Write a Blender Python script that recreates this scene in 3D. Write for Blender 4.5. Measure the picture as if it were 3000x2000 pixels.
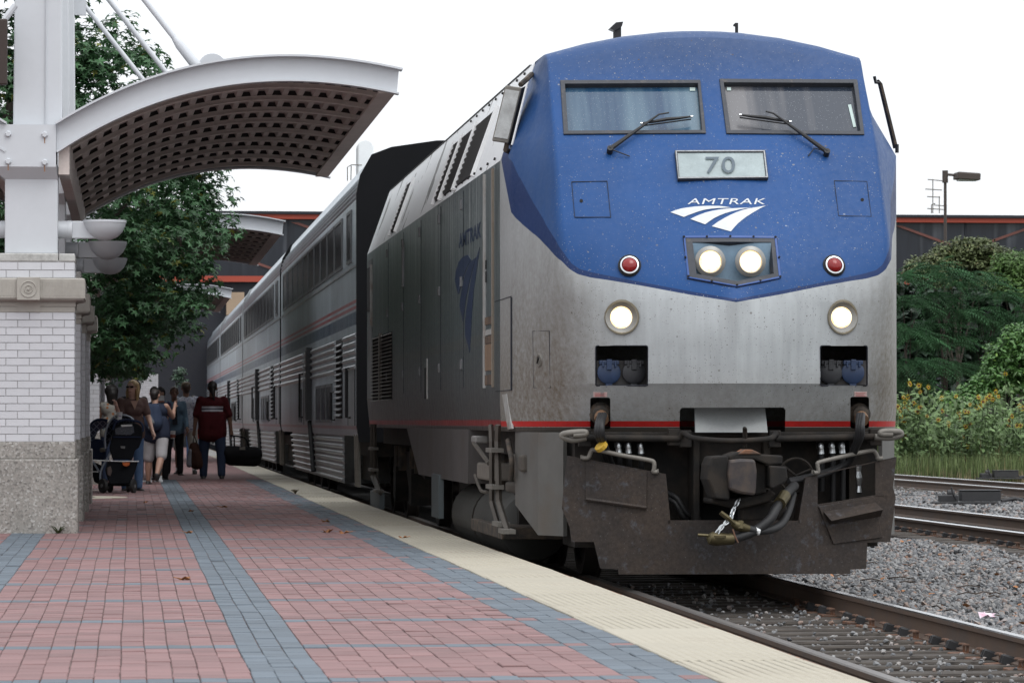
import bpy, bmesh, math, random
import numpy as np
from mathutils import Vector, Matrix
from mathutils.bvhtree import BVHTree
for _o in list(bpy.data.objects): bpy.data.objects.remove(_o)
SC = bpy.context.scene
COL = SC.collection
random.seed(7); RNG = np.random.default_rng(7)
# ---------------------------------------------------------------- camera
# world: rail top z=0, camera above x=0,y=0; +Y runs along the track, +X to the far side of the train
F_PX, VPX, VPY = 11033.0, 385.0, 1233.0
PITCH = math.atan((VPY - 1000) / F_PX)
YAW = math.atan((1500 - VPX) / F_PX * math.cos(PITCH))
CAMZ = 1.28
cam = bpy.data.cameras.new('camera'); cam_o = bpy.data.objects.new('camera', cam); COL.objects.link(cam_o)
cam.sensor_fit = 'HORIZONTAL'; cam.sensor_width = 36; cam.lens = 36 * F_PX / 3000
cam.clip_start = 0.5; cam.clip_end = 6000
cam_o.location = (0, 0, CAMZ)
cam_o.rotation_euler = (math.pi / 2 + PITCH, 0, -YAW)
cam.dof.use_dof = True; cam.dof.focus_distance = 29.5; cam.dof.aperture_fstop = 18
SC.camera = cam_o
# ---------------------------------------------------------------- sky, sun, exposure (overcast)
SUN_EL, SUN_AZ = math.radians(58), math.radians(150)      # azimuth clockwise from +Y
W = bpy.data.worlds.new('World'); SC.world = W; W.use_nodes = True
nt = W.node_tree; nt.nodes.clear()
sky = nt.nodes.new('ShaderNodeTexSky'); sky.sky_type = 'NISHITA'; sky.sun_disc = False
sky.sun_elevation = SUN_EL; sky.sun_rotation = SUN_AZ; sky.air_density = 1.0; sky.dust_density = 3.0
hs = nt.nodes.new('ShaderNodeHueSaturation'); hs.inputs['Saturation'].default_value = 0.22
mx = nt.nodes.new('ShaderNodeMix'); mx.data_type = 'RGBA'; mx.inputs[0].default_value = 0.72
mx.inputs[7].default_value = (9.9, 10.2, 10.6, 1)             # the even cloud cover
bg = nt.nodes.new('ShaderNodeBackground'); bg.inputs[1].default_value = 0.1
wo = nt.nodes.new('ShaderNodeOutputWorld')
nt.links.new(sky.outputs[0], hs.inputs['Color']); nt.links.new(hs.outputs[0], mx.inputs[6])
# overcast: the cloud cover is brighter overhead than at the horizon
tc = nt.nodes.new('ShaderNodeTexCoord'); sx = nt.nodes.new('ShaderNodeSeparateXYZ'); nt.links.new(tc.outputs['Generated'], sx.inputs[0])
mr = nt.nodes.new('ShaderNodeMapRange'); mr.inputs[1].default_value = 0; mr.inputs[2].default_value = 1; mr.inputs[3].default_value = .80; mr.inputs[4].default_value = 1.5; nt.links.new(sx.outputs[2], mr.inputs[0])
vm = nt.nodes.new('ShaderNodeVectorMath'); vm.operation = 'SCALE'; nt.links.new(mx.outputs[2], vm.inputs[0]); nt.links.new(mr.outputs[0], vm.inputs['Scale'])
nt.links.new(vm.outputs[0], bg.inputs[0]); nt.links.new(bg.outputs[0], wo.inputs[0])
sun = bpy.data.lights.new('sun', 'SUN'); sun.energy = 0.6; sun.angle = math.radians(35); sun.color = (1, .98, .95)
sun_o = bpy.data.objects.new('sun', sun); COL.objects.link(sun_o)
_d = Vector((math.sin(SUN_AZ) * math.cos(SUN_EL), math.cos(SUN_AZ) * math.cos(SUN_EL), math.sin(SUN_EL)))
sun_o.rotation_euler = _d.to_track_quat('Z', 'Y').to_euler()
SC.view_settings.view_transform = 'Standard'; SC.view_settings.look = 'None'
SC.view_settings.gamma = 1; SC.view_settings.use_curve_mapping = False
SC.view_settings.exposure = 0.6
SC.cycles.max_bounces = 6; SC.cycles.diffuse_bounces = 2; SC.cycles.transparent_max_bounces = 8
# ---------------------------------------------------------------- helpers
_F = Vector((math.sin(YAW) * math.cos(PITCH), math.cos(YAW) * math.cos(PITCH), math.sin(PITCH)))
_R = Vector((math.cos(YAW), -math.sin(YAW), 0)); _U = _R.cross(_F)
CAMP = Vector((0, 0, CAMZ))
def ray(u, v): return (_F + _R * ((u - 1500) / F_PX) + _U * ((1000 - v) / F_PX))
def P(u, v, Y):
    """the point at depth Y seen at photo pixel (u, v)"""
    d = ray(u, v); return CAMP + d * (Y / d.y)
def XZ(u, v, Y):
    p = P(u, v, Y); return p.x, p.z

def tag(o, label=None, cat=None, group=None, kind=None):
    if label: o['label'] = label
    if cat: o['category'] = cat
    if group: o['group'] = group
    if kind: o['kind'] = kind
    return o
def wloc(o):
    v = Vector((0, 0, 0))
    while o is not None: v += o.location; o = o.parent
    return v
def empty(name, loc, label=None, cat=None, group=None, rz=0):
    o = bpy.data.objects.new(name, None); COL.objects.link(o); o.location = loc; o.rotation_euler = (0, 0, rz)
    o.empty_display_size = .2
    return tag(o, label, cat, group)
_kids = {}
def link(o, parent=None):
    COL.objects.link(o)
    if parent is not None:
        o.parent = parent; _kids.setdefault(parent.name, []).append(o)
    return o
def kids(o): return [c for c in _kids.get(o.name, [])]
def copy_tree(o, parent=None):
    c = o.copy(); link(c, parent)
    for ch in kids(o): copy_tree(ch, c)
    return c

class MB:
    """collects shapes, then links them as ONE mesh object"""
    def __init__(s): s.v = []; s.f = []; s.m = []; s.t = []; s.cur = 0; s.tint = 0.0
    def face(s, idx): s.f.append(idx); s.m.append(s.cur); s.t.append(s.tint)
    def add(s, verts, faces):
        b = len(s.v); s.v.extend([tuple(p) for p in verts])
        for f in faces: s.face([b + i for i in f])
        return s
    def box(s, x0, x1, y0, y1, z0, z1):
        return s.add([(x0, y0, z0), (x1, y0, z0), (x1, y1, z0), (x0, y1, z0), (x0, y0, z1), (x1, y0, z1), (x1, y1, z1), (x0, y1, z1)],
              [(0, 3, 2, 1), (4, 5, 6, 7), (0, 1, 5, 4), (1, 2, 6, 5), (2, 3, 7, 6), (3, 0, 4, 7)])
    def cbox(s, c, size, rot=None, ch=0.0):
        """box by centre and size, optional rotation matrix, chamfered top edges"""
        hx, hy, hz = size[0] / 2, size[1] / 2, size[2] / 2
        if ch:
            pts = [(-hx, -hy, -hz), (hx, -hy, -hz), (hx, hy, -hz), (-hx, hy, -hz), (-hx, -hy, hz - ch), (hx, -hy, hz - ch), (hx, hy, hz - ch), (-hx, hy, hz - ch),
                   (-hx + ch, -hy + ch, hz), (hx - ch, -hy + ch, hz), (hx - ch, hy - ch, hz), (-hx + ch, hy - ch, hz)]
            fs = [(0, 3, 2, 1), (0, 1, 5, 4), (1, 2, 6, 5), (2, 3, 7, 6), (3, 0, 4, 7), (4, 5, 9, 8), (5, 6, 10, 9), (6, 7, 11, 10), (7, 4, 8, 11), (8, 9, 10, 11)]
        else:
            pts = [(x, y, z) for z in (-hz, hz) for (x, y) in ((-hx, -hy), (hx, -hy), (hx, hy), (-hx, hy))]
            fs = [(0, 3, 2, 1), (4, 5, 6, 7), (0, 1, 5, 4), (1, 2, 6, 5), (2, 3, 7, 6), (3, 0, 4, 7)]
        c = Vector(c)
        return s.add([(c + (rot @ Vector(p) if rot else Vector(p))) for p in pts], fs)
    def tube(s, pts, r, n=8, caps=True):
        """round bar along a polyline; r a number or a list"""
        pts = [Vector(p) for p in pts]; k = len(pts)
        rr = r if isinstance(r, (list, tuple)) else [r] * k
        rings = []; prev = None
        for i, p in enumerate(pts):
            t = (pts[min(i + 1, k - 1)] - pts[max(i - 1, 0)])
            if t.length < 1e-9: t = Vector((0, 0, 1))
            t.normalize()
            if prev is None:
                a = Vector((0, 0, 1)) if abs(t.z) < .9 else Vector((1, 0, 0))
                prev = t.cross(a).normalized()
            u = (prev - t * prev.dot(t))
            u = u.normalized() if u.length > 1e-6 else t.orthogonal().normalized()
            prev = u; w = t.cross(u)
            rings.append([p + (u * math.cos(2 * math.pi * j / n) + w * math.sin(2 * math.pi * j / n)) * rr[i] for j in range(n)])
        b = len(s.v)
        for rg in rings: s.v.extend([tuple(q) for q in rg])
        for i in range(k - 1):
            for j in range(n):
                s.face([b + i * n + j, b + i * n + (j + 1) % n, b + (i + 1) * n + (j + 1) % n, b + (i + 1) * n + j])
        if caps:
            s.face([b + j for j in reversed(range(n))]); s.face([b + (k - 1) * n + j for j in range(n)])
        return s
    def cyl(s, p0, p1, r, n=16): return s.tube([p0, p1], r, n)
    def lathe(s, prof, c, axis=(0, 0, 1), n=24, arc=2 * math.pi):
        """profile [(radius, height)] turned about axis through c"""
        ax = Vector(axis).normalized(); u = ax.orthogonal().normalized(); w = ax.cross(u); c = Vector(c)
        b = len(s.v); k = len(prof)
        for r, h in prof:
            for j in range(n):
                a = arc * j / n; s.v.append(tuple(c + ax * h + (u * math.cos(a) + w * math.sin(a)) * r))
        for i in range(k - 1):
            for j in range(n):
                s.face([b + i * n + j, b + i * n + (j + 1) % n, b + (i + 1) * n + (j + 1) % n, b + (i + 1) * n + j])
        if prof[0][0] > 1e-6: s.face([b + j for j in reversed(range(n))])
        if prof[-1][0] > 1e-6: s.face([b + (k - 1) * n + j for j in range(n)])
        return s
    def prism(s, poly, off):
        """closed solid between polygon poly (3D points) and poly + off"""
        off = Vector(off); n = len(poly); b = len(s.v)
        s.v.extend([tuple(Vector(p)) for p in poly]); s.v.extend([tuple(Vector(p) + off) for p in poly])
        s.face([b + i for i in reversed(range(n))]); s.face([b + n + i for i in range(n)])
        for i in range(n): s.face([b + i, b + (i + 1) % n, b + n + (i + 1) % n, b + n + i])
        return s
    def sweep(s, prof, path, closed=True, caps=True):
        """profile [(a, b)] in the local x/z of each path frame (origin, xdir, zdir)"""
        n = len(prof); b = len(s.v)
        for o, xd, zd in path:
            for a, c in prof: s.v.append(tuple(Vector(o) + Vector(xd) * a + Vector(zd) * c))
        m = n if closed else n - 1
        for i in range(len(path) - 1):
            for j in range(m): s.face([b + i * n + j, b + i * n + (j + 1) % n, b + (i + 1) * n + (j + 1) % n, b + (i + 1) * n + j])
        if closed and caps:
            s.face([b + j for j in reversed(range(n))]); s.face([b + (len(path) - 1) * n + j for j in range(n)])
        return s
    def mesh(s, name, mats, off=(0, 0, 0), smooth=None, fix=True):
        me = bpy.data.meshes.new(name)
        ox, oy, oz = off
        me.from_pydata([(x - ox, y - oy, z - oz) for x, y, z in s.v], [], s.f)
        for m in (mats if isinstance(mats, (list, tuple)) else [mats]): me.materials.append(m)
        me.polygons.foreach_set('material_index', s.m)
        if any(s.t):
            at = me.attributes.new('tint', 'FLOAT', 'FACE'); at.data.foreach_set('value', s.t)
        if fix:
            bm = bmesh.new(); bm.from_mesh(me); bmesh.ops.recalc_face_normals(bm, faces=bm.faces); bm.to_mesh(me); bm.free()
        if smooth is not None:
            me.polygons.foreach_set('use_smooth', [True] * len(me.polygons)); me.set_sharp_from_angle(angle=math.radians(smooth))
        me.update(); return me
    def build(s, name, mats, parent=None, world=True, smooth=None, bevel=0, label=None, kind=None, fix=True):
        off = wloc(parent) if (parent is not None and world) else (0, 0, 0)
        o = bpy.data.objects.new(name, s.mesh(name, mats, off, smooth, fix)); link(o, parent)
        if bevel:
            b = o.modifiers.new('edge', 'BEVEL'); b.width = bevel; b.segments = 2; b.limit_method = 'ANGLE'; b.angle_limit = math.radians(35)
        if label: o['label'] = label
        if kind: o['kind'] = kind
        return o
def np_mesh(name, V, Fq, mat, parent=None, kind=None, tint=None, smooth=False):
    """V (n,3), Fq (m,k) equal-sided faces"""
    me = bpy.data.meshes.new(name); n, (m, k) = len(V), Fq.shape
    me.vertices.add(n); me.vertices.foreach_set('co', np.asarray(V, np.float32).ravel())
    me.loops.add(m * k); me.loops.foreach_set('vertex_index', Fq.astype(np.int32).ravel())
    me.polygons.add(m); me.polygons.foreach_set('loop_start', np.arange(m, dtype=np.int32) * k)
    if tint is not None:
        at = me.attributes.new('tint', 'FLOAT', 'FACE'); at.data.foreach_set('value', np.asarray(tint, np.float32))
    me.polygons.foreach_set('use_smooth', np.full(m, smooth)); me.materials.append(mat)
    me.update(calc_edges=True); me.validate()
    o = bpy.data.objects.new(name, me); link(o, parent)
    if kind: o['kind'] = kind
    return o
# ---------------------------------------------------------------- materials
class N:
    def __init__(s, name):
        s.m = bpy.data.materials.new(name); s.m.use_nodes = True; s.t = s.m.node_tree; s.t.nodes.clear()
        s.out = s.t.nodes.new('ShaderNodeOutputMaterial'); s.b = s.t.nodes.new('ShaderNodeBsdfPrincipled')
        s.t.links.new(s.b.outputs[0], s.out.inputs[0])
    def n(s, kind, **kw):
        o = s.t.nodes.new('ShaderNode' + kind)
        for k, v in kw.items(): setattr(o, k, v)
        return o
    def l(s, a, b): s.t.links.new(a, b)
    def val(s, x, sock):
        if isinstance(x, (int, float)): sock.default_value = x
        else: s.l(x, sock)
    def math(s, op, a, b=0.0, c=None, clamp=False):
        o = s.n('Math', operation=op, use_clamp=clamp); s.val(a, o.inputs[0]); s.val(b, o.inputs[1])
        if c is not None: s.val(c, o.inputs[2])
        return o.outputs[0]
    def ramp(s, x, lo, hi, a=0.0, b=1.0):
        o = s.n('MapRange'); s.val(x, o.inputs[0])
        for i, q in enumerate((lo, hi, a, b)): o.inputs[i + 1].default_value = q
        return o.outputs[0]
    def mix(s, f, a, b):
        o = s.n('Mix', data_type='RGBA'); s.val(f, o.inputs[0])
        for q, i in ((a, 6), (b, 7)):
            if isinstance(q, (tuple, list)): o.inputs[i].default_value = (q[0], q[1], q[2], 1)
            else: s.l(q, o.inputs[i])
        return o.outputs[2]
    def co(s, scale=(1, 1, 1), kind='Object'):
        t = s.n('TexCoord'); mp = s.n('Mapping'); mp.inputs['Scale'].default_value = scale
        s.l(t.outputs[kind], mp.inputs[0]); return mp.outputs[0]
    def noise(s, scale, detail=4, rough=.6, vec=None, dist=0):
        o = s.n('TexNoise'); o.inputs['Scale'].default_value = scale; o.inputs['Detail'].default_value = detail
        o.inputs['Roughness'].default_value = rough; o.inputs['Distortion'].default_value = dist
        s.l(vec if vec is not None else s.co(), o.inputs['Vector']); return o.outputs[0]
    def voro(s, scale, vec=None, feature='F1', out=0):
        o = s.n('TexVoronoi', feature=feature); o.inputs['Scale'].default_value = scale
        s.l(vec if vec is not None else s.co(), o.inputs['Vector']); return o.outputs[out]
    def xyz(s, kind='Object'):
        t = s.n('TexCoord'); o = s.n('SeparateXYZ'); s.l(t.outputs[kind], o.inputs[0]); return o.outputs
    def attr(s, name='tint'):
        return s.n('Attribute', attribute_name=name).outputs['Fac']
    def rnd(s): return s.n('ObjectInfo').outputs['Random']
    def bump(s, h, strength=.3, dist=.01):
        o = s.n('Bump'); o.inputs['Strength'].default_value = strength; o.inputs['Distance'].default_value = dist
        s.l(h, o.inputs['Height']); s.l(o.outputs[0], s.b.inputs['Normal'])
    def set(s, col=None, rough=None, metal=None, spec=None, coat=None):
        for k, q in (('Base Color', col), ('Roughness', rough), ('Metallic', metal), ('Specular IOR Level', spec), ('Coat Weight', coat)):
            if q is None: continue
            if isinstance(q, (tuple, list)): s.b.inputs[k].default_value = (q[0], q[1], q[2], 1)
            elif isinstance(q, (int, float)): s.b.inputs[k].default_value = q
            else: s.l(q, s.b.inputs[k])
        return s.m
    def scale(s, col, f):
        o = s.n('Mix', data_type='RGBA', blend_type='MULTIPLY'); o.inputs[0].default_value = 1
        c = s.n('CombineColor')
        for i in range(3): s.val(f, c.inputs[i])
        if isinstance(col, (tuple, list)): o.inputs[6].default_value = (col[0], col[1], col[2], 1)
        else: s.l(col, o.inputs[6])
        s.l(c.outputs[0], o.inputs[7]); return o.outputs[2]
def M(name, col, rough=.6, metal=0., var=.2, vs=3., col2=None, bump=0., bs=60., spec=.5, rand=0., tint=0., stretch=(1, 1, 1), dirt=None, dirts=2., dirtlo=.5):
    """weathered surface: base colour, a broad and a fine noise, optional second colour patches, bump"""
    q = N(name); vec = q.co(stretch)
    n1 = q.noise(vs, 5, .6, vec); n2 = q.noise(vs * 11, 4, .6, vec)
    c = col
    if col2: c = q.mix(q.ramp(n1, .42, .62), col, col2)
    f = q.math('ADD', q.math('MULTIPLY', q.math('SUBTRACT', n1, .5), var * 2.2), 1.0)
    f = q.math('ADD', f, q.math('MULTIPLY', q.math('SUBTRACT', n2, .5), var * 1.3))
    if rand: f = q.math('ADD', f, q.math('MULTIPLY', q.math('SUBTRACT', q.rnd(), .5), rand))
    if tint: f = q.math('ADD', f, q.math('MULTIPLY', q.attr(), tint))
    c = q.scale(c, f)
    if dirt: c = q.mix(q.ramp(q.noise(dirts, 6, .65, q.co(stretch)), dirtlo, dirtlo + .22, 0, .85), c, dirt)
    r = q.math('ADD', q.math('MULTIPLY', q.math('SUBTRACT', n2, .5), .25), rough, clamp=True)
    if bump: q.bump(q.noise(bs, 5, .6, vec), .5, bump)
    return q.set(c, r, metal, spec)
# ================================================================ ground, platform, tracks
PZ = 0.246                                   # platform surface above the rail tops
TC = 4.53                                    # track centre
m_ground = M('earth', (.16, .14, .11), .95, var=.3, vs=.6, col2=(.10, .11, .06), bump=.02, bs=20)
m_bsheet = M('ballast_bed', (.075, .074, .072), .95, var=.5, vs=9, bump=.03, bs=28, col2=(.05, .044, .04))
m_stone = M('ballast_stone', (.35, .345, .345), .85, var=.3, vs=14, tint=.95, bump=.004, bs=120)
def _stonecol():
    q = N('ballast_stone'); t = q.attr(); n = q.noise(30, 4)
    c = q.n('ValToRGB'); q.l(t, c.inputs[0]); e = c.color_ramp.elements
    e[0].position = 0; e[0].color = (.05, .05, .053, 1); e[1].position = 1; e[1].color = (.33, .32, .31, 1)
    for p_, k_ in ((.2, (.11, .115, .122)), (.45, (.19, .192, .197)), (.7, (.26, .255, .25)), (.8, (.22, .165, .145)), (.86, (.30, .285, .27)), (.93, (.19, .10, .062))):
        z = e.new(p_); z.color = (*k_, 1)
    return q.set(q.scale(c.outputs[0], q.ramp(n, .3, .7, .78, 1.2)), .88, 0)
m_stone = _stonecol()
m_conc = M('concrete', (.34, .33, .31), .9, var=.25, vs=1.5, bump=.004, bs=60, dirt=(.14, .13, .12))
m_joint = M('joint_sand', (.12, .082, .075), .95, var=.3, vs=8)
m_red = M('paver_red', (.200, .114, .112), .82, var=.2, vs=5, rand=.26, tint=.26, bump=.003, bs=140, dirt=(.135, .095, .092), dirts=1.2, dirtlo=.55)
m_grey = M('paver_grey', (.105, .128, .152), .82, var=.16, vs=5, rand=.24, tint=.24, bump=.003, bs=140, dirt=(.10, .105, .115), dirts=1.0, dirtlo=.58)
m_tact = M('tactile_cream', (.345, .315, .252), .75, var=.12, vs=1.6, rand=.10, dirt=(.235, .20, .155), dirts=1.1, dirtlo=.56)
m_rail = M('rail_rust', (.105, .068, .048), .8, var=.35, vs=3, col2=(.075, .055, .045), bump=.003, bs=50)
m_railtop = M('rail_polished', (.62, .63, .65), .22, 1.0, var=.1, vs=2, stretch=(8, .5, 1))
m_railtop2 = M('rail_dark_reflection', (.20, .185, .175), .42, .85, var=.15, vs=2, stretch=(8, .5, 1))  # same steel made darker: its weaker reflection is put into the colour
m_tie = M('tie_wood', (.040, .033, .028), .92, var=.5, vs=6, stretch=(1, 12, 1), bump=.006, bs=30, col2=(.065, .055, .046))
m_iron = M('rusty_iron', (.09, .055, .04), .85, var=.4, vs=10, col2=(.16, .07, .035))
m_blackiron = M('black_iron', (.022, .022, .024), .6, var=.3, vs=10)

MB().box(-900, 900, -300, 3200, -1.4, -.42).build('ground', m_ground, kind='structure')

# ---- ballast bed: one long sheet with shallow shoulders, under all three tracks
def bed():
    xs = np.arange(2.95, 22.01, .35); ys = np.concatenate([np.arange(6, 60, .5), np.arange(60, 240, 4)])
    X, Y = np.meshgrid(xs, ys)
    Z = -.215 + .018 * np.sin(X * 2.3 + Y * .7) + .014 * np.sin(Y * 1.9 - X)
    Z -= .10 * np.exp(-((X - 7.7) / 1.0) ** 2); Z -= .03 * np.exp(-((X - 14.2) / 1.2) ** 2)
    Z = np.where(X > 20.6, -.45, Z)
    V = np.stack([X, Y, Z], -1).reshape(-1, 3); a, b = len(ys), len(xs)
    i = np.arange(a - 1)[:, None] * b + np.arange(b - 1)[None]
    Fq = np.stack([i, i + 1, i + b + 1, i + b], -1).reshape(-1, 4)
    return np_mesh('ballast_bed', V, Fq, m_bsheet, kind='structure', smooth=True)
bed()
# ---- loose stones
def rock_shapes(k=10):
    out = []
    bm = bmesh.new(); bmesh.ops.create_icosphere(bm, subdivisions=1, radius=1.0)
    base = np.array([v.co[:] for v in bm.verts]); fs = np.array([[v.index for v in f.verts] for f in bm.faces]); bm.free()
    for i in range(k):
        v = base.copy()
        for _ in range(5):                                  # slice flat facets
            d = RNG.normal(size=3); d /= np.linalg.norm(d); c = RNG.uniform(.35, .7)
            s_ = v @ d; v -= np.outer(np.maximum(s_ - c, 0), d)
        v *= 1 + RNG.normal(0, .07, (len(v), 1)); out.append(v * np.array([1.0, RNG.uniform(.65, .95), RNG.uniform(.5, .8)]))
    return out, fs
ROCKS, ROCKF = rock_shapes()
def stones(name, xyz, size, kind='stuff', mat=None):
    n = len(xyz); VV, FF, TT = [], [], []
    pick = RNG.integers(0, len(ROCKS), n); ang = RNG.uniform(0, 6.28, n); tl = RNG.normal(0, .45, (n, 2))
    for k in range(len(ROCKS)):
        ix = np.where(pick == k)[0]
        if not len(ix): continue
        v = np.repeat(ROCKS[k][None], len(ix), 0) * size[ix][:, None, None]
        a, b = tl[ix, 0][:, None], tl[ix, 1][:, None]
        y, z = v[:, :, 1] * np.cos(a) - v[:, :, 2] * np.sin(a), v[:, :, 1] * np.sin(a) + v[:, :, 2] * np.cos(a)
        x, z = v[:, :, 0] * np.cos(b) - z * np.sin(b), v[:, :, 0] * np.sin(b) + z * np.cos(b)
        c, s_ = np.cos(ang[ix])[:, None], np.sin(ang[ix])[:, None]
        v = np.stack([x * c - y * s_, x * s_ + y * c, z], -1) + xyz[ix][:, None, :]
        off = sum(len(q) for q in VV) + np.arange(len(ix))[:, None, None] * v.shape[1]
        VV.append(v.reshape(-1, 3)); FF.append((ROCKF[None] + off).reshape(-1, 3))
        TT.append(np.repeat(np.clip(RNG.beta(2.2, 2.4, len(ix)) * 1.05, 0, 1), len(ROCKF)))
    return np_mesh(name, np.concatenate(VV), np.concatenate(FF), mat or m_stone, kind=kind, tint=np.concatenate(TT))
def zbed(X, Y):
    return -.215 + .018 * np.sin(X * 2.3 + Y * .7) + .014 * np.sin(Y * 1.9 - X) - .10 * np.exp(-((X - 7.7) / 1.0) ** 2) - .03 * np.exp(-((X - 14.2) / 1.2) ** 2)
pts = []
n = 62000; X = RNG.uniform(5.36, 9.75, n); Y = RNG.uniform(17.5, 54, n)
k = (X < .246 * Y + .5) & (X > .165 * Y - .1); X, Y = X[k], Y[k]
Z = zbed(X, Y) + RNG.uniform(-.012, .03, len(X)); pts.append(np.stack([X, Y, Z], -1))
n = 19000; X2 = RNG.uniform(3.83, 5.24, n); Y2 = RNG.uniform(14.5, 33, n)
ph = ((Y2 + .02 * np.sin(X2 * 9)) % .5)                       # gaps between the ties hold most of the stone
k = ((ph > .135) & (ph < .40)) | (RNG.uniform(size=n) < .07); X2, Y2, ph = X2[k], Y2[k], ph[k]
pts.append(np.stack([X2, Y2, np.where((ph > .12) & (ph < .40), -.205, -.160) + RNG.uniform(-.012, .012, len(X2))], -1))
A = np.concatenate(pts)
stones('ballast_stones', A, np.concatenate([RNG.uniform(.022, .048, len(X)), RNG.uniform(.014, .030, len(X2))]))
n = 17000; X = RNG.uniform(11.95, 18.1, n); Y = RNG.uniform(50, 100, n); k = (X < .246 * Y + .6) & (X > .19 * Y - .6)
X, Y = X[k], Y[k]; stones('ballast_stones', np.stack([X, Y, zbed(X, Y) + RNG.uniform(-.01, .035, len(X))], -1), RNG.uniform(.028, .06, len(X)))
# rusty leaves and sticks lying on the stones
m_dead = M('dead_leaf', (.30, .13, .05), .8, var=.4, vs=20, rand=.5)
sx = MB()
for _ in range(26):
    y = random.uniform(24, 46); x = random.uniform(max(5.5, .185 * y), min(9.5, .24 * y)); a = random.uniform(0, 3.14); L = random.uniform(.08, .3)
    z = float(zbed(np.array(x), np.array(y))) + .05
    sx.tube([(x, y, z), (x + math.cos(a) * L * .5, y + math.sin(a) * L * .5, z + .02), (x + math.cos(a) * L, y + math.sin(a) * L, z + .005)], .006, 5)
sx.build('twigs', M('twig', (.06, .045, .035), .9), kind='stuff')
lf = MB()
for _ in range(90):
    y = random.uniform(23, 50); x = random.uniform(max(5.45, .18 * y), min(9.6, .243 * y)); z = float(zbed(np.array(x), np.array(y))) + random.uniform(.035, .06)
    a = random.uniform(0, 6.28); s = random.uniform(.018, .04); R3 = Matrix.Rotation(a, 3, 'Z') @ Matrix.Rotation(random.uniform(-.7, .7), 3, 'X')
    lf.add([Vector((x, y, z)) + R3 @ Vector(p) * s for p in ((-1, 0, 0), (-.2, -.7, .1), (1, 0, .25), (-.1, .7, .15))], [(0, 1, 2, 3)])
lf.build('dead_leaves', m_dead, kind='stuff', fix=False)
lt = MB()                                                        # crumpled wrapper
_w = P(2885, 1800, 26.0)
for i in range(5):
    for j in range(4): lt.v.append((_w.x - .06 + i * .03 + random.uniform(-.02, .02), 25.9 + j * .03, _w.z - .02 + random.uniform(0, .05)))
for i in range(4):
    for j in range(3): lt.face((i * 4 + j, i * 4 + j + 1, (i + 1) * 4 + j + 1, (i + 1) * 4 + j))
tag(lt.build('plastic_wrapper', M('wrapper', (.7, .62, .68), .35, var=.4, vs=12, col2=(.5, .3, .38)), fix=False), 'crumpled white and pink plastic wrapper lying on the gravel', 'litter')

# ---- tracks
RP = [(-.07, -.168), (.07, -.168), (.07, -.158), (.013, -.14), (.009, -.06), (.012, -.045), (.034, -.036), (.036, -.008), (.028, 0), (-.028, 0), (-.036, -.008), (-.034, -.036), (-.012, -.045), (-.009, -.06), (-.013, -.14), (-.07, -.158)]
def track(name, xs, y0, y1, label, tops, ties=None, gear=None, stub=None):
    root = empty(name, (xs[0], y0, 0)); tag(root, label, None, None, 'structure')
    for x, top in zip(xs, tops):
        q = MB(); nseg = 6
        q.sweep(RP, [((x, y0 + (y1 - y0) * i / nseg, 0), (1, 0, 0), (0, 0, 1)) for i in range(nseg + 1)])
        for i, f in enumerate(q.f[:nseg * 16]): q.m[i] = 1 if (i % 16) in (7, 8, 9) else 0
        q.build('rail', [m_rail, top], root, smooth=40)
    if ties:
        c = sum(xs[:2]) / 2; proto = None
        for i in range(int((ties[1] - ties[0]) / .5)):
            if proto is None:
                proto = MB().cbox((0, 0, -.27), (2.6, .225, .2), None, .012).build('tie', m_tie, root, world=False); o = proto
            else: o = proto.copy(); link(o, root)
            o.location = (c - xs[0] + random.uniform(-.03, .03), ties[0] - y0 + i * .5 + random.uniform(-.03, .03), random.uniform(-.006, .004)); o.rotation_euler = (random.uniform(-.02, .02), 0, random.uniform(-.012, .012))
    if gear:
        side, g0, g1, x = gear
        pl = MB().cbox((0, 0, 0), (.36, .19, .018), None, .004); sp = MB()
        sp.box(-.008, .008, -.008, .008, -.04, .035).cbox((-.012 * side, 0, .04), (.045, .03, .014), None, .005)
        an = MB().cbox((0, 0, 0), (.085, .03, .06), Matrix.Rotation(.35 * side, 3, 'Y'), .012)
        P0 = []; yy = g0
        while yy < g1:
            P0.append((pl, 'tie_plate', m_iron, (x, yy, -.172)))
            for d in (-.05, .05): P0.append((sp, 'spike', m_iron, (x - side * .085, yy + d, -.155)))
            if int(yy * 2) % 3 != 1:
                for d in (-.15, -.10): P0.append((an, 'rail_anchor', m_blackiron, (x - side * .075, yy + d + .02, -.145)))
            yy += .5
        me = {}
        for mb, nm, mt, loc in P0:
            if nm not in me: me[nm] = mb.mesh(nm, mt)
            o = bpy.data.objects.new(nm, me[nm]); link(o, root); o.location = Vector(loc) - root.location; o.rotation_euler = (0, random.uniform(-.06, .06), random.uniform(-.12, .12))
        # joint bar with bolts near the front
    return root
GX0, GX1 = TC - .7525, TC + .7525
t1 = track('railway_track', (GX0, GX1), 6, 210, None, (m_railtop2, m_railtop), (14, 50), (1, 17.2, 29.5, GX1))
jb = MB(); jb.box(GX1 - .034, GX1 - .012, 18.2, 19.3, -.135, -.05)
for i in range(6): jb.cyl((GX1 - .034, 18.28 + i * .17, -.09), (GX1 - .075, 18.28 + i * .17, -.09), .02, 6)
jb.build('joint_bar', m_iron, t1, bevel=.004)
t2 = track('railway_track', (10.22, 11.72), 20, 240, None, (m_railtop, m_railtop), (36, 66), (1, 37, 66, 10.22))
t3 = track('railway_track', (16.85, 18.35), 40, 260, None, (m_railtop, m_railtop), (60, 84), None)
q = MB(); q.box(17.05, 17.10, 76, 84, -.10, -.01); q.build('guard_rail', m_rail, t3)

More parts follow.
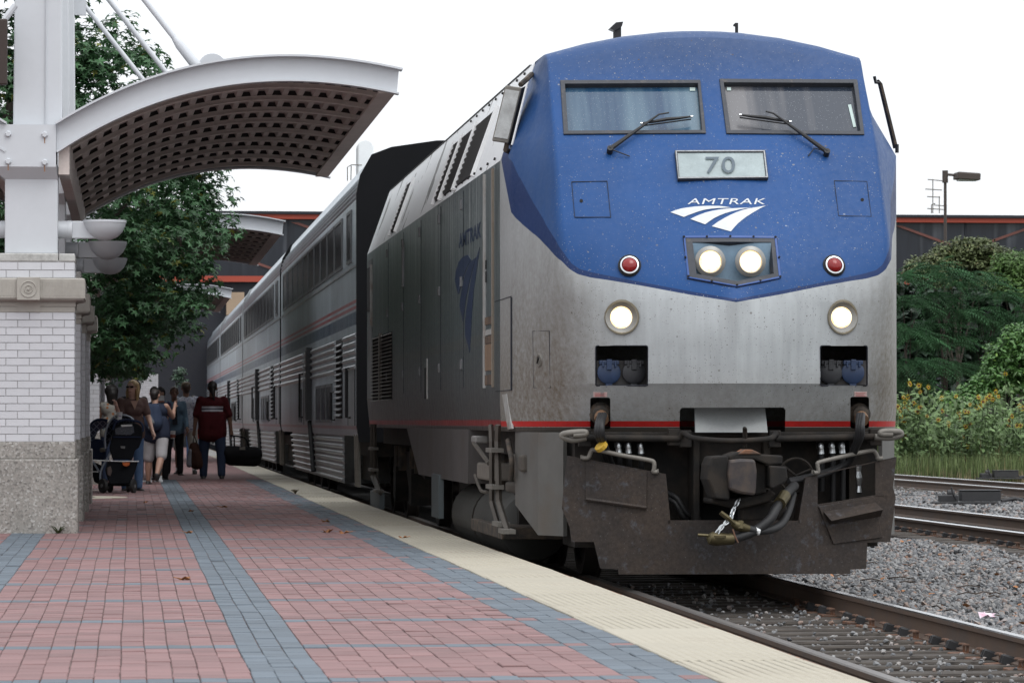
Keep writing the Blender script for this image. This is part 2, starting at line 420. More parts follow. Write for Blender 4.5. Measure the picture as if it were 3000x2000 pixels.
# ---- switch machines between the tracks
def switch_machine(x, y, rz, label, sc=.62):
    r = empty('switch_machine', (x, y, -.20), label, 'switch machine', 'black switch machines beside the tracks', rz); r.scale = (sc, sc, sc * 1.15)
    q = MB().cbox((0, 0, .02), (2.2, .7, .05), None, .01); q.build('base_plate', m_blackiron, r, world=False)
    q = MB().cbox((.25, 0, .19), (1.15, .5, .26), None, .03).cbox((.25, 0, .335), (1.2, .54, .03), None, .012); q.build('motor_case', m_blackiron, r, world=False, bevel=.008)
    q = MB().cbox((-.68, 0, .14), (.5, .42, .18), None, .03); q.lathe([(.0, -.1), (.09, -.1), (.09, .1), (0, .1)], (-.62, -.1, .26), (1, 0, 0), 14); q.build('gear_case', m_blackiron, r, world=False)
    MB().tube([(-.5, -.28, .1), (-.62, -.36, .25), (-.66, -.36, .42)], .025, 8).build('hand_lever', m_blackiron, r, world=False)
    MB().tube([(.9, 0, .06), (1.3, .05, .12), (1.6, 0, .06)], .05, 8).build('throw_rod', m_blackiron, r, world=False)
    return r
switch_machine(P(2845, 1478, 66.6).x, 66.6, 0, 'black iron switch machine between the two far tracks')
switch_machine(P(2930, 1400, 95).x, 95, 0, 'low black switch machine beside the weeds past the last rail', .55)

# ---- platform
plat = empty('platform', (0, 30, PZ)); tag(plat, None, None, None, 'structure')
q = MB().box(-14, 2.895, -8, 150, -1.0, PZ - .012); q.build('slab', m_conc, plat)
cols = []
def fill(a, b, n, kind):
    w = (b - a) / n
    for i in range(n): cols.append((a + i * w, a + (i + 1) * w, kind, i))
fill(-2.26, -1.098, 11, 'r'); fill(-1.098, -.789, 3, 'g'); fill(-.789, .488, 12, 'r'); fill(.488, .789, 3, 'g'); fill(.789, 2.0, 11, 'r'); fill(2.0, 2.32, 3, 'b')
BL, PER = .2145, 2.252
bricks = []                                                     # (x0,x1,y0,y1,colour)
for ci, (a, b, kd, i) in enumerate(cols):
    y = 15.0 - PER
    while y < 66:
        row = []
        if kd == 'g':
            o = (ci % 2) * .5 * BL
            for r in range(11):
                y0 = y + r * PER / 10.5 + o
                row.append((y0, y0 + PER / 10.5, 'g'))
            row = row[:10] if ci % 2 == 0 else row[:10]
            row.append((row[-1][1], y + PER + o, 'g'))
        else:
            row.append((y, y + BL, 'r' if (kd == 'b' and i != 1) else 'g')); yy = y + BL
            c2 = 'g' if kd == 'b' else 'r'
            if ci % 2: row.append((yy, yy + BL / 2, c2)); yy += BL / 2
            for r in range(9): row.append((yy, yy + BL, c2)); yy += BL
            if not ci % 2: row.append((yy, y + PER, c2))
        for y0, y1, c in row: bricks.append((a, b, y0, y1, c))
        y += PER
def wob(x, y): return .002 * math.sin(y * 1.3 + x * 1.1) + .0014 * math.sin(y * 2.7 + x * 5)
bricks = [b for b in bricks if b[3] > 13.9]
def seen(b): 
    y = b[2]; return b[0] > -.101 * y * .98 and 14.9 < y
near = sorted([b for b in bricks if seen(b)], key=lambda b: b[2])[:300]; nearset = set(near)
pm = {}
for b in near:
    key = (round(b[1] - b[0], 3), round(b[3] - b[2], 2), b[4])
    if key not in pm:
        w, l = b[1] - b[0] - .0024, b[3] - b[2] - .0024
        pm[key] = MB().cbox((0, 0, -.03), (w, l, .06), None, .0035).mesh('paver', m_red if b[4] == 'r' else m_grey)
    o = bpy.data.objects.new('paver', pm[key]); link(o, plat)
    cx, cy = (b[0] + b[1]) / 2, (b[2] + b[3]) / 2
    o.location = (cx + wob(cx, cy) + random.gauss(0, .001), cy - 30, random.gauss(0, .0016)); o.rotation_euler = (random.gauss(0, .006), random.gauss(0, .006), random.gauss(0, .005))
def field(name, bs, mat):
    c = np.array([((b[0] + b[1]) / 2, (b[2] + b[3]) / 2, (b[1] - b[0] - .0024) / 2, (b[3] - b[2] - .0024) / 2) for b in bs]); n = len(c)
    T = np.array([(-1, -1, 0), (1, -1, 0), (1, 1, 0), (-1, 1, 0), (-1, -1, 1), (1, -1, 1), (1, 1, 1), (-1, 1, 1)], float)
    ins = np.where(T[:, 2] == 1, .003, 0)
    cx = c[:, 0] + .002 * np.sin(c[:, 1] * 1.3 + c[:, 0] * 1.1) + .0014 * np.sin(c[:, 1] * 2.7 + c[:, 0] * 5)
    hz = RNG.normal(0, .0016, n); tx = RNG.normal(0, .006, (n, 2))
    x = cx[:, None] + T[:, 0] * (c[:, 2][:, None] - ins); y = c[:, 1][:, None] + T[:, 1] * (c[:, 3][:, None] - ins)
    z = PZ + hz[:, None] - np.where(T[:, 2] == 1, 0, .005) + tx[:, 0][:, None] * T[:, 0] * .05 + tx[:, 1][:, None] * T[:, 1] * .1
    V = np.stack([x, y, z], -1).reshape(-1, 3) - np.array([0, 30, PZ])
    f = np.array([(4, 5, 6, 7), (0, 1, 5, 4), (1, 2, 6, 5), (2, 3, 7, 6), (3, 0, 4, 7)])
    Fq = (f[None] + (np.arange(n) * 8)[:, None, None]).reshape(-1, 4)
    return np_mesh(name, V, Fq, mat, plat, 'stuff', np.repeat(RNG.uniform(-.5, .5, n), 5))
far = [b for b in bricks if b not in nearset]
field('paver_field', [b for b in far if b[4] == 'r'], m_red); field('paver_field', [b for b in far if b[4] == 'g'], m_grey)
MB().box(-2.27, 2.325, 12.5, 66.5, PZ - .0115, PZ - .0065).build('joint_bed', m_joint, plat)
# the rest of the platform: same paving, too far or out of view to tell the bricks apart
def paved(name):
    q = N(name); v = q.co((1, 1, 1)); b = q.n('TexBrick'); b.inputs['Scale'].default_value = 4.7; b.inputs['Mortar Size'].default_value = .012
    b.inputs['Color1'].default_value = (.205, .108, .104, 1); b.inputs['Color2'].default_value = (.17, .09, .088, 1); b.inputs['Mortar'].default_value = (.06, .05, .047, 1)
    q.l(v, b.inputs[0]); return q.set(q.scale(b.outputs[0], q.ramp(q.noise(2), .3, .7, .8, 1.15)), .85)
m_paved = paved('paving_far')
MB().box(-13.98, -2.272, -8, 150, PZ - .012, PZ - .002).build('paving', m_paved, plat)
MB().box(-2.268, 2.32, -8, 13.7, PZ - .012, PZ - .002).build('paving', m_paved, plat)
MB().box(-2.268, 2.32, 66.6, 150, PZ - .012, PZ - .002).build('paving', m_paved, plat)
# cream paving disc under the canopy
dm = MB(); cx, cy, rr = -1.1, 51.3, 1.05
dm.lathe([(rr - .34, 0), (rr, 0), (rr, .006), (rr - .34, .006)], (cx, cy, PZ + .001), (0, 0, 1), 48); dm.face([len(dm.v) - 48 + j for j in range(48)][:0] or [0, 1, 49, 48])
dm.build('paving_ring', M('cream_paver', (.40, .37, .30), .8, var=.15), plat)
dm = MB(); dm.lathe([(0, 0), (.62, 0), (.62, .006), (0, .006)], (cx, cy, PZ + .001), (0, 0, 1), 40); dm.build('paving_disc', m_grey, plat)
MB().box(-1.9, -.3, 56.35, 56.62, PZ, PZ + .007).build('paving_strip', M('cream_paver', (.40, .37, .30), .8, var=.15), plat)
# tactile edge panels with truncated domes
y = 13.6 - 3.6; i = 0; DV, DF = [], []
pan = {}
while y < 112:
    L = 1.22
    if 'p' not in pan: pan['p'] = MB().cbox((0, 0, -.02), (.575, L - .012, .045), None, .004).mesh('tactile_panel', m_tact)
    o = bpy.data.objects.new('tactile_panel', pan['p']); link(o, plat); o.location = (2.6105 + .004 * math.sin(y), y + L / 2 - 30, .003 + random.gauss(0, .0015)); o.rotation_euler = (random.gauss(0, .002), random.gauss(0, .002), random.gauss(0, .0012))
    y += L
    i += 1
nx, pit = 12, .047
yy = np.arange(13.7, 60, pit); xx = 2.352 + np.arange(nx) * pit
Xd, Yd = np.meshgrid(xx, yy); Yd = Yd + (np.arange(nx) % 2)[None] * 0; Xd = Xd.ravel(); Yd = Yd.ravel(); nd = len(Xd); sides = 6
a = np.arange(sides) * 2 * math.pi / sides
r0 = np.stack([np.cos(a) * .0155, np.sin(a) * .0155, np.zeros(sides)], -1); r1 = np.stack([np.cos(a) * .009, np.sin(a) * .009, np.full(sides, .0032)], -1)
ring = np.concatenate([r0, r1]); V = (ring[None] + np.stack([Xd, Yd - 30, np.full(nd, .0045)], -1)[:, None]).reshape(-1, 3)
f4 = np.array([(j, (j + 1) % sides, sides + (j + 1) % sides, sides + j) for j in range(sides)] + [(6, 7, 8, 9), (9, 10, 11, 6)])
np_mesh('tactile_domes', V, (f4[None] + (np.arange(nd) * 12)[:, None, None]).reshape(-1, 4), m_tact, plat, 'stuff')
MB().box(2.8965, 2.93, 6, 150, PZ - .05, PZ - .005).build('edge_nosing', m_iron, plat)
# fallen leaves on the platform
def fallen(x, y, s, rz, label):
    q = MB(); pts = []
    for k in range(10):
        a = k * math.pi / 5; r = s if k % 2 == 0 else s * .45
        pts.append((math.cos(a) * r, math.sin(a) * r * .8, .012 + .018 * math.sin(k * 1.7 + rz) * (s / .06)))
    q.add([(0, 0, .006)] + pts, [(0, 1 + k, 1 + (k + 1) % 10) for k in range(10)]); q.tube([(0, 0, .006), (s * 1.4, .01, .02)], .003, 4)
    o = q.build('fallen_leaf', m_dead, fix=False); o.location = (x, y, PZ); o.rotation_euler = (0, 0, rz)
    tag(o, label, 'leaf', 'dry leaves lying on the platform')
for u, v, s, l in ((958, 1558, .075, 'brown curled leaf, larger of the pair near the grey band'), (1008, 1562, .06, 'pale brown leaf, right one of the pair near the grey band'), (955, 1528, .06, 'brown leaf where the red paving meets the grey band, under the cream strip'),
                   (540, 1696, .05, 'small brown leaf on red bricks left of the centre stripe'), (1180, 1577, .05, 'dark brown leaf lying on the cream edge strip'), (553, 1560, .045, 'dark crumpled leaf on the grey centre stripe, nearer one'), (561, 1497, .05, 'dark leaf on the grey centre stripe, farther one'), (655, 1485, .06, 'tan leaf on red bricks right of the centre stripe'), (426, 1471, .045, 'dark round leaf near the cream ring paving')):
    p = P(u, v, 1.034 * F_PX / (v - VPY)); fallen(p.x, p.y, s, random.uniform(0, 6), l)
# ================================================================ the locomotive
loco = empty('locomotive', (TC, 38, 0), 'blue and silver diesel locomotive with lit headlights leading the train along the platform', 'locomotive')
SX = TC - 1.546                                              # left side wall
def SP(u, v, x=SX):
    d = ray(u, v); k = x / d.x; p = CAMP + d * k; return p
def plane_pt(u, v, o, n):
    d = ray(u, v); k = (Vector(o) - CAMP).dot(n) / d.dot(n); return CAMP + d * k
# ---- nose surface
ZS = lambda z: CAMZ + (z - CAMZ) * 1.0125            # measured heights corrected for the oblique view
rows = [ # ze, zc, Yc, Ye, w, h, Ys, a
 (1.20, 1.20, 28.20, 28.70, 1.27, 1.535, 29.62, .34), (1.40, 1.40, 28.09, 28.59, 1.277, 1.546, 29.6, .34), (1.535, 1.535, 28.015, 28.535, 1.28, 1.546, 29.6, .34),
 (1.56, 1.56, 27.995, 28.515, 1.28, 1.546, 29.6, .34), (1.85, 1.85, 28.01, 28.46, 1.278, 1.546, 29.6, .30), (2.176, 2.176, 28.03, 28.41, 1.276, 1.546, 29.6, .22),
 (2.40, 2.40, 28.17, 28.43, 1.276, 1.546, 29.6, .09), (2.66, 2.66, 28.37, 28.55, 1.275, 1.546, 29.6, .05), (3.0, 3.0, 28.66, 28.76, 1.27, 1.546, 29.6, .03),
 (3.37, 3.37, 28.95, 28.985, 1.268, 1.546, 29.6, .02), (3.5, 3.5, 29.06, 29.08, 1.266, 1.50, 29.73, .02), (3.98, 3.98, 29.46, 29.48, 1.264, 1.325, 30.2, .02),
 (4.06, 4.20, 29.54, 29.54, 1.264, 1.297, 30.0, .02), (4.115, 4.29, 29.59, 29.59, 1.263, 1.277, 29.83, .015), (4.145, 4.335, 29.66, 29.65, 1.262, 1.267, 29.74, .01), (4.16, 4.36, 29.78, 29.76, 1.26, 1.264, 29.85, .01), (4.17, 4.37, 30.5, 30.5, 1.258, 1.26, 30.5, .01)]
def row_pts(r):
    ze, zc, Yc, Ye, w, h, Ys, a = r
    hb = 1.546 if ze <= ZS(3.37) else 1.546 - (ze - ZS(3.37)) * (.29 / .80)
    if ze < 1.55: hb = h
    face = lambda x: Yc + (Ye - Yc) * x / w
    out = [(w * t, face(w * t)) for t in (0, .12, .25, .5, .75)]
    c = Vector((w, Ye)); d1 = (Vector((0, Yc)) - c).normalized(); d2 = Vector((h, Ys)) - c; L = d2.length; d2.normalize() if L > 1e-6 else None
    b0 = c + d1 * a; b2 = c + d2 * min(a * 2.2, L * .72)
    for t in (0, .25, .5, .75, 1.): q = b0 * (1 - t) ** 2 + c * 2 * t * (1 - t) + b2 * t * t; out.append((q.x, q.y))
    out += [((b2.x + h) / 2, (b2.y + Ys) / 2), (h, Ys), (hb, max(Ys, 30.5))]
    return [(x, y, ze + (zc - ze) * max(0, 1 - (x / w) ** 2)) for x, y in out]
rows = [(ZS(r[0]), ZS(r[1])) + r[2:] for r in rows]
NR = len(rows); half = [row_pts(r) for r in rows]; NC = len(half[0]); NT = 2 * NC - 1
bm = bmesh.new(); uvl = bm.loops.layers.uv.new('UVMap'); grid = []; suv = {}
for r in half:
    s = [0]
    for i in range(1, NC): s.append(s[-1] + math.hypot(r[i][0] - r[i - 1][0], r[i][1] - r[i - 1][1]))
    line = []
    for j in range(NT):
        k = NC - 1 - j if j < NC else j - NC + 1; sg = -1 if j < NC - 1 else 1
        v = bm.verts.new((TC + sg * r[k][0], r[k][1], r[k][2])); suv[v] = (sg * s[k], r[k][2]); line.append(v)
    grid.append(line)
for i in range(NR - 1):
    for j in range(NT - 1): bm.faces.new((grid[i][j], grid[i][j + 1], grid[i + 1][j + 1], grid[i + 1][j]))
bm.faces.new(grid[0][::-1])
bm.faces.new([g[0] for g in grid] + grid[-1][1:-1] + [g[-1] for g in reversed(grid)])
for f in bm.faces:
    for l in f.loops: l[uvl].uv = suv[l.vert]
bmesh.ops.triangulate(bm, faces=[f for f in bm.faces if len(f.verts) > 4]); bmesh.ops.recalc_face_normals(bm, faces=bm.faces)
nose_me = bpy.data.meshes.new('cab_nose'); bm.to_mesh(nose_me)
bmt = bm.copy(); bmesh.ops.triangulate(bmt, faces=bmt.faces); NB = BVHTree.FromBMesh(bmt)
bmt.faces.ensure_lookup_table(); uvt = bmt.loops.layers.uv[0]
def hit(u, v):
    d = ray(u, v).normalized(); p, n, i, k = NB.ray_cast(CAMP, d)
    return p, (-n if n is not None and n.dot(d) > 0 else n), i, k
def on_nose(u, v, raise_=0.0):
    p, n, i, d = hit(u, v); return p + n * raise_
def nose_sz(u, v):
    p, n, i, d = hit(u, v)
    if p is None: return None
    f = bmt.faces[i]; from mathutils.interpolate import poly_3d_calc
    w = poly_3d_calc([q.co for q in f.verts], p); s = sum(w[k] * f.loops[k][uvt].uv[0] for k in range(3)); return s, p.z
# ---- paint
lower = [(2157, 885), (2021, 863), (1881, 837), (1787, 821), (1731, 813), (1693, 803), (1670, 789), (1647, 766), (1600, 720), (1581, 700), (1530, 657), (1500, 629)]
upper = [(2157, 876), (2021, 853), (1834, 818), (1740, 799), (1698, 788), (1675, 772), (1651, 739), (1628, 703), (1600, 660), (1564, 597), (1518, 514), (1500, 470)]
def curve_pts(px, tail):
    out = sorted((abs(a[0]), a[1]) for a in (nose_sz(u, v) for u, v in px) if a); out[0] = (0, out[0][1])
    return out + tail
lp = curve_pts(lower, []); upp = curve_pts(upper, [])
sc = max(lp[-1][0], 1.9)
s_corner = sum(math.hypot(half[8][i][0] - half[8][i - 1][0], half[8][i][1] - half[8][i - 1][1]) for i in range(1, NC - 1))
lp = [q for q in lp if q[0] < s_corner - .01] + [(s_corner, 2.88), (s_corner + .50, 3.31), (s_corner + .62, 3.45), (4, 4.6)]
upp = [q for q in upp if q[0] < s_corner - .01] + [(s_corner, 3.37), (4, 4.6)]
SPECK = []
def nose_paint():
    q = N('loco_paint'); uv = q.n('UVMap', uv_map='UVMap').outputs[0]; xy = q.n('SeparateXYZ'); q.l(uv, xy.inputs[0])
    s = q.math('ABSOLUTE', xy.outputs[0]); z = xy.outputs[1]
    def fc(pts):
        o = q.n('FloatCurve'); c = o.mapping.curves[0]
        while len(c.points) > 2: c.points.remove(c.points[1])
        P2 = [(min(a / 4, 1), (b - 1) / 4) for a, b in pts]
        c.points[0].location = P2[0]; c.points[-1].location = P2[-1]
        for a in P2[1:-1]: c.points.new(*a)
        for p in c.points: p.handle_type = 'VECTOR'
        o.mapping.use_clip = False; o.mapping.update(); q.l(q.math('DIVIDE', s, 4.0), o.inputs['Value'])
        return q.math('ADD', q.math('MULTIPLY', o.outputs[0], 4.0), 1.0)
    bl, bu = fc(lp), fc(upp)
    is_tr = q.math('GREATER_THAN', z, bl); is_bl = q.math('GREATER_THAN', z, bu)
    vec = q.co(); sv = q.co((3, 3, .35))
    n1, n2 = q.noise(1.3, 5, .6, vec), q.noise(22, 5, .7, vec); streak = q.noise(5, 4, .6, sv)
    silver = q.scale((.375, .395, .405), q.ramp(q.math('ADD', q.math('MULTIPLY', n1, .5), q.math('MULTIPLY', streak, .5)), .35, .65, .82, 1.1))
    # brown road grime: low on the front, and round the outer corners
    gz = q.ramp(z, 1.25, 1.75, 1, 0); gs = q.math('MULTIPLY', q.ramp(s, .80, 1.45, 0, 1.15), q.ramp(z, 1.6, 2.7, 1, .3))
    grime = q.math('MULTIPLY', q.math('MAXIMUM', q.math('MULTIPLY', gz, .75), gs), q.ramp(n2, .25, .75, .35, 1.0), clamp=True)
    silver = q.mix(grime, silver, (.135, .112, .085))
    blue = q.scale((.0065, .056, .195), q.ramp(n1, .3, .7, .88, 1.1)); blue = q.mix(q.ramp(z, 3.85, 4.35, 0, .5), blue, (.060, .082, .135))
    blue = q.mix(q.math('MULTIPLY', q.ramp(s, 1.3, 1.45, 0, .22), q.ramp(streak, .3, .7, .3, 1)), blue, (.11, .14, .19))
    trim = q.scale((.006, .025, .100), q.ramp(n1, .3, .7, .9, 1.1))
    c = q.mix(is_bl, q.mix(is_tr, silver, trim), blue)
    red = q.math('MULTIPLY', q.math('GREATER_THAN', z, 1.236), q.math('LESS_THAN', z, 1.280)); c = q.mix(red, c, q.scale((.40, .018, .016), q.ramp(n2, .3, .7, .8, 1.1)))
    c = q.mix(q.math('LESS_THAN', z, 1.232), c, (.05, .043, .036))
    # squashed insects and chips: dark on silver, pale on blue, thicker low down
    mp = q.n('Mapping'); mp.inputs['Scale'].default_value = (1, 1, 1.25); q.l(vec, mp.inputs[0])
    for sc_, th, prob in ((40, .13, .55), (17, .10, .62), (75, .17, .5)):
        vo = q.n('TexVoronoi'); vo.inputs['Scale'].default_value = sc_; q.l(mp.outputs[0], vo.inputs['Vector'])
        rd = q.n('SeparateXYZ'); q.l(vo.outputs['Color'], rd.inputs[0])
        m = q.math('MULTIPLY', q.math('LESS_THAN', q.math('ADD', vo.outputs['Distance'], q.math('MULTIPLY', q.math('SUBTRACT', n2, .5), .25)), q.math('MULTIPLY', rd.outputs[1], th * 1.7)), q.math('GREATER_THAN', rd.outputs[0], prob))
        m = q.math('MULTIPLY', m, q.ramp(s, 1.3, 1.5, 1, .12)); m = q.math('MULTIPLY', m, q.ramp(q.noise(3.1, 3, .6, vec), .36, .62, .15, .9))
        c = q.mix(m, c, q.mix(is_tr, (.075, .06, .045), q.mix(rd.outputs[2], (.30, .33, .37), (.065, .045, .035))))
    q.bump(q.noise(2.2, 3, .5, vec), .25, .02)
    return q.set(c, q.ramp(n2, .3, .7, .42, .6), q.math('MULTIPLY', q.math('SUBTRACT', 1.0, is_tr), .12), .28)
m_nose = nose_paint()
m_dark = M('recess_dark', (.028, .024, .02), .85, var=.4, vs=9, col2=(.07, .05, .035))  # dark mottled tone for the recess walls and small fittings
m_hole = M('dark_void', (.006, .006, .006), .9)
m_black = M('black_rubber', (.010, .010, .011), .6, var=.25, vs=14)
m_gasket = M('window_gasket', (.032, .036, .046), .6, var=.35, vs=16, dirt=(.12, .10, .085), dirts=14, dirtlo=.58)
m_under = M('underframe', (.013, .0118, .011), .8, var=.45, vs=5, spec=.3, col2=(.024, .019, .015), bump=.004, bs=40)
def plow_mat(name):
    q = N(name); v = q.co(); n1, n2, n3 = q.noise(2.2, 6, .65, v), q.noise(9, 6, .7, v), q.noise(38, 4, .7, v)
    c = q.mix(q.ramp(n1, .38, .64), (.044, .032, .025), (.025, .021, .020)); c = q.mix(q.ramp(n2, .56, .68, 0, .75), c, (.075, .078, .09)); c = q.mix(q.ramp(n2, .30, .40, .8, 0), c, (.022, .016, .014))
    c = q.scale(c, q.ramp(n3, .3, .7, .65, 1.35)); vo = q.voro(34, v); c = q.mix(q.math('MULTIPLY', q.math('LESS_THAN', q.math('ADD', vo, q.math('MULTIPLY', n2, .4)), .30), .5), c, (.12, .112, .11))
    q.bump(n2, .35, .006); return q.set(c, q.ramp(n2, .3, .7, .55, .8), .1, .35)
m_plow = plow_mat('plow_rust')
m_galv = M('worn_steel', (.17, .158, .14), .6, .3, var=.3, vs=18)
m_brass = M('brass', (.085, .07, .036), .5, .7, var=.3, vs=30)
m_chrome = M('zinc', (.55, .57, .58), .3, 1., var=.2, vs=30)
m_white = M('white_paint', (.74, .75, .75), .55, var=.12, vs=5)
m_fab = M('mid_grey_paint', (.15, .155, .16), .6, var=.3, vs=5, dirt=(.07, .06, .05))
# recess cutters
def quad(u0, v0, u1, v1): return [(u0, v0), (u1, v0), (u1, v1), (u0, v1)]
def rquad(u0, v0, u1, v1, r=6):
    out = []
    for cx, cy, a0 in ((u1 - r, v0 + r, -90), (u1 - r, v1 - r, 0), (u0 + r, v1 - r, 90), (u0 + r, v0 + r, 180)):
        for t in (0, 45, 90): a = math.radians(a0 + t); out.append((cx + r * math.cos(a), cy + r * math.sin(a)))
    return out
def circ(u, v, ru, rv=None, n=20): return [(u + ru * math.cos(2 * math.pi * k / n), v + (rv or ru) * math.sin(2 * math.pi * k / n)) for k in range(n)]
WL = [(1641, 238), (2051, 237), (2068, 393), (1651, 396)]; WLi = [(1655, 249), (2044, 247), (2056, 384), (1664, 386)]
WR = [(2107, 234), (2511, 236), (2532, 397), (2128, 394)]; WRi = [(2120, 245), (2500, 247), (2520, 387), (2140, 384)]
HB = [(2008, 700), (2138, 700), (2268, 701), (2280, 812), (2157, 838), (2021, 813)]
HBi = [(2029, 712), (2140, 711), (2258, 712), (2266, 803), (2157, 826), (2041, 804)]
SOL, SOR = rquad(1746, 1013, 1897, 1129), rquad(2404, 1013, 2540, 1129)
CAL, CAR = rquad(1729, 1164, 1788, 1256), rquad(2491, 1162, 2546, 1254)
CEN = [(1992, 1201), (1998, 1194), (2295, 1193), (2301, 1200), (2301, 1300), (1992, 1300)]
DIL, DIR = circ(1821, 929, 46, 45), circ(2468, 929, 39, 43)
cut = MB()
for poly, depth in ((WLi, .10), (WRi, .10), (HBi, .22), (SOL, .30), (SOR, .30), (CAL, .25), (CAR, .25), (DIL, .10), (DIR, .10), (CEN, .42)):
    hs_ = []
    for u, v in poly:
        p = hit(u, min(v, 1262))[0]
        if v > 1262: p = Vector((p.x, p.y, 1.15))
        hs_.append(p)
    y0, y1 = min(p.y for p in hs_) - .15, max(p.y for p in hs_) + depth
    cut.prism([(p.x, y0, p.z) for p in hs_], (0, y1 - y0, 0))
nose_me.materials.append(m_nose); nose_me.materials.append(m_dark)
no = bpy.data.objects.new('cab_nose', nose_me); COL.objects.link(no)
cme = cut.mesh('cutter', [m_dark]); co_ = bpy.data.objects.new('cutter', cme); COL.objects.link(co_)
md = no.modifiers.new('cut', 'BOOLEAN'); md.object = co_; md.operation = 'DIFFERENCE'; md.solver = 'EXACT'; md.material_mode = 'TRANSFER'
dg = bpy.context.evaluated_depsgraph_get(); nm2 = bpy.data.meshes.new_from_object(no.evaluated_get(dg)); nm2.name = 'cab_nose'
no.modifiers.clear(); no.data = nm2; bpy.data.objects.remove(co_)
nm2.transform(Matrix.Translation(-loco.location)); nm2.polygons.foreach_set('use_smooth', [True] * len(nm2.polygons)); nm2.set_sharp_from_angle(angle=math.radians(26))
no.parent = loco; _kids.setdefault(loco.name, []).append(no)
# helpers on the nose
def npoly(px, r=0.0):
    return [on_nose(u, v, r) for u, v in px]
def plate(name, px, raise_, depth, mats, parent=loco, smooth=None, mb=None, bevel=0):
    q = mb or MB(); a = npoly(px, raise_); b = npoly(px, raise_ - depth); n = len(px); k = len(q.v)
    q.v.extend([tuple(p) for p in a + b]); q.face([k + i for i in range(n)]); q.face([k + n + i for i in reversed(range(n))])
    for i in range(n): q.face([k + i, k + n + i, k + n + (i + 1) % n, k + (i + 1) % n])
    return q if mb else q.build(name, mats, parent, smooth=smooth, bevel=bevel)
def ringp(name, po, pi, raise_, depth, mats, parent=loco, mb=None, bevel=0, inset=0):
    q = mb or MB(); ao, ai = npoly(po, raise_), npoly(pi, raise_); bo, bi = npoly(po, raise_ - depth), npoly(pi, raise_ - depth - inset); n = len(po); k = len(q.v)
    q.v.extend([tuple(p) for p in ao + ai + bo + bi])
    for i in range(n):
        j = (i + 1) % n
        q.face([k + i, k + n + i, k + n + j, k + j]); q.face([k + i, k + j, k + 2 * n + j, k + 2 * n + i]); q.face([k + n + i, k + 3 * n + i, k + 3 * n + j, k + n + j])
    return q if mb else q.build(name, mats, parent, bevel=bevel)
# windshields: gasket frame, pane set back, wiper
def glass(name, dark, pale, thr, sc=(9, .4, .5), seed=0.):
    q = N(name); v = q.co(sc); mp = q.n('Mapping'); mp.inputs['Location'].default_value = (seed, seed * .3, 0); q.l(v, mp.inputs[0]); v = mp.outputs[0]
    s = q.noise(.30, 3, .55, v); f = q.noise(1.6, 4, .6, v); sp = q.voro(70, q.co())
    m = q.ramp(q.math('ADD', q.math('MULTIPLY', s, .82), q.math('MULTIPLY', f, .18)), thr - .07, thr + .1, 0, 1)  # broad pale streaks painted into the glass as reflections
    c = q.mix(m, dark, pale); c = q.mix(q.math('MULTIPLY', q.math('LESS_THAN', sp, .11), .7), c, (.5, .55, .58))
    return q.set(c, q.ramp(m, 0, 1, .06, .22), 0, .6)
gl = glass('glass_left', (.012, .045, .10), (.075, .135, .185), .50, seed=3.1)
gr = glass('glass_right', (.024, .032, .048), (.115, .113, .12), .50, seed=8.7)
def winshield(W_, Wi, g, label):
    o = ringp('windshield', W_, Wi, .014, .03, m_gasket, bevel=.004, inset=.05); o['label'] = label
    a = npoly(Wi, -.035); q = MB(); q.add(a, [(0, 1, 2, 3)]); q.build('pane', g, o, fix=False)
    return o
wl = winshield(WL, WLi, gl, 'bluish windshield on the platform side, with reflection streaks painted in'); wr = winshield(WR, WRi, gr, 'grey windshield on the far side, with reflection streaks painted in')
for o, px in ((wl, quad(2022, 249, 2038, 259)), (wr, quad(2131, 249, 2143, 258)), (wr, [(2486, 300), (2495, 299), (2510, 364), (2502, 366)])):
    plate('sticker', px, -.028, .004, M('sticker', (.42, .52, .5), .6), o)
def wiper(base, elbow, end, b0, b1, stub):
    q = MB(); B, E, T = on_nose(*base, .045), on_nose(*elbow, .075), on_nose(*end, .07)
    q.tube([B, (B * .45 + E * .55), E], [.020, .013, .007], 8); q.tube([E, T], .007, 6); q.cyl(on_nose(*base, -.01), on_nose(*base, .06), .024, 10)
    o = q.build('wiper', m_black, loco, smooth=40)
    p0, p1 = on_nose(*b0, .035), on_nose(*b1, .035); m = (p0 + p1) / 2
    MB().tube([p0, p0 * .75 + p1 * .25 + Vector((0, -.012, 0)), m + Vector((0, -.02, .004)), p0 * .25 + p1 * .75 + Vector((0, -.012, 0)), p1], [.008, .013, .016, .013, .008], 6).tube([p0 + Vector((0, .012, -.02)), p1 + Vector((0, .012, -.02))], .006, 5).build('blade', m_black, o, smooth=40)
    for p in (p0, p1): MB().cyl(p + Vector((-.006, 0, 0)), p + Vector((.012, 0, 0)), .011, 8).build('blade_tip', m_chrome, o)
    MB().tube([B, on_nose(*stub[0], .03), on_nose(*stub[1], .012)], .005, 5).build('washer_hose', m_black, o)
wiper((1786, 447), (1928, 355), (1957, 349), (1877, 371), (2024, 351), ((1820, 456), (1845, 461)))
wiper((2420, 455), (2262, 352), (2240, 345), (2166, 346), (2312, 366), ((2384, 441), (2367, 460)))
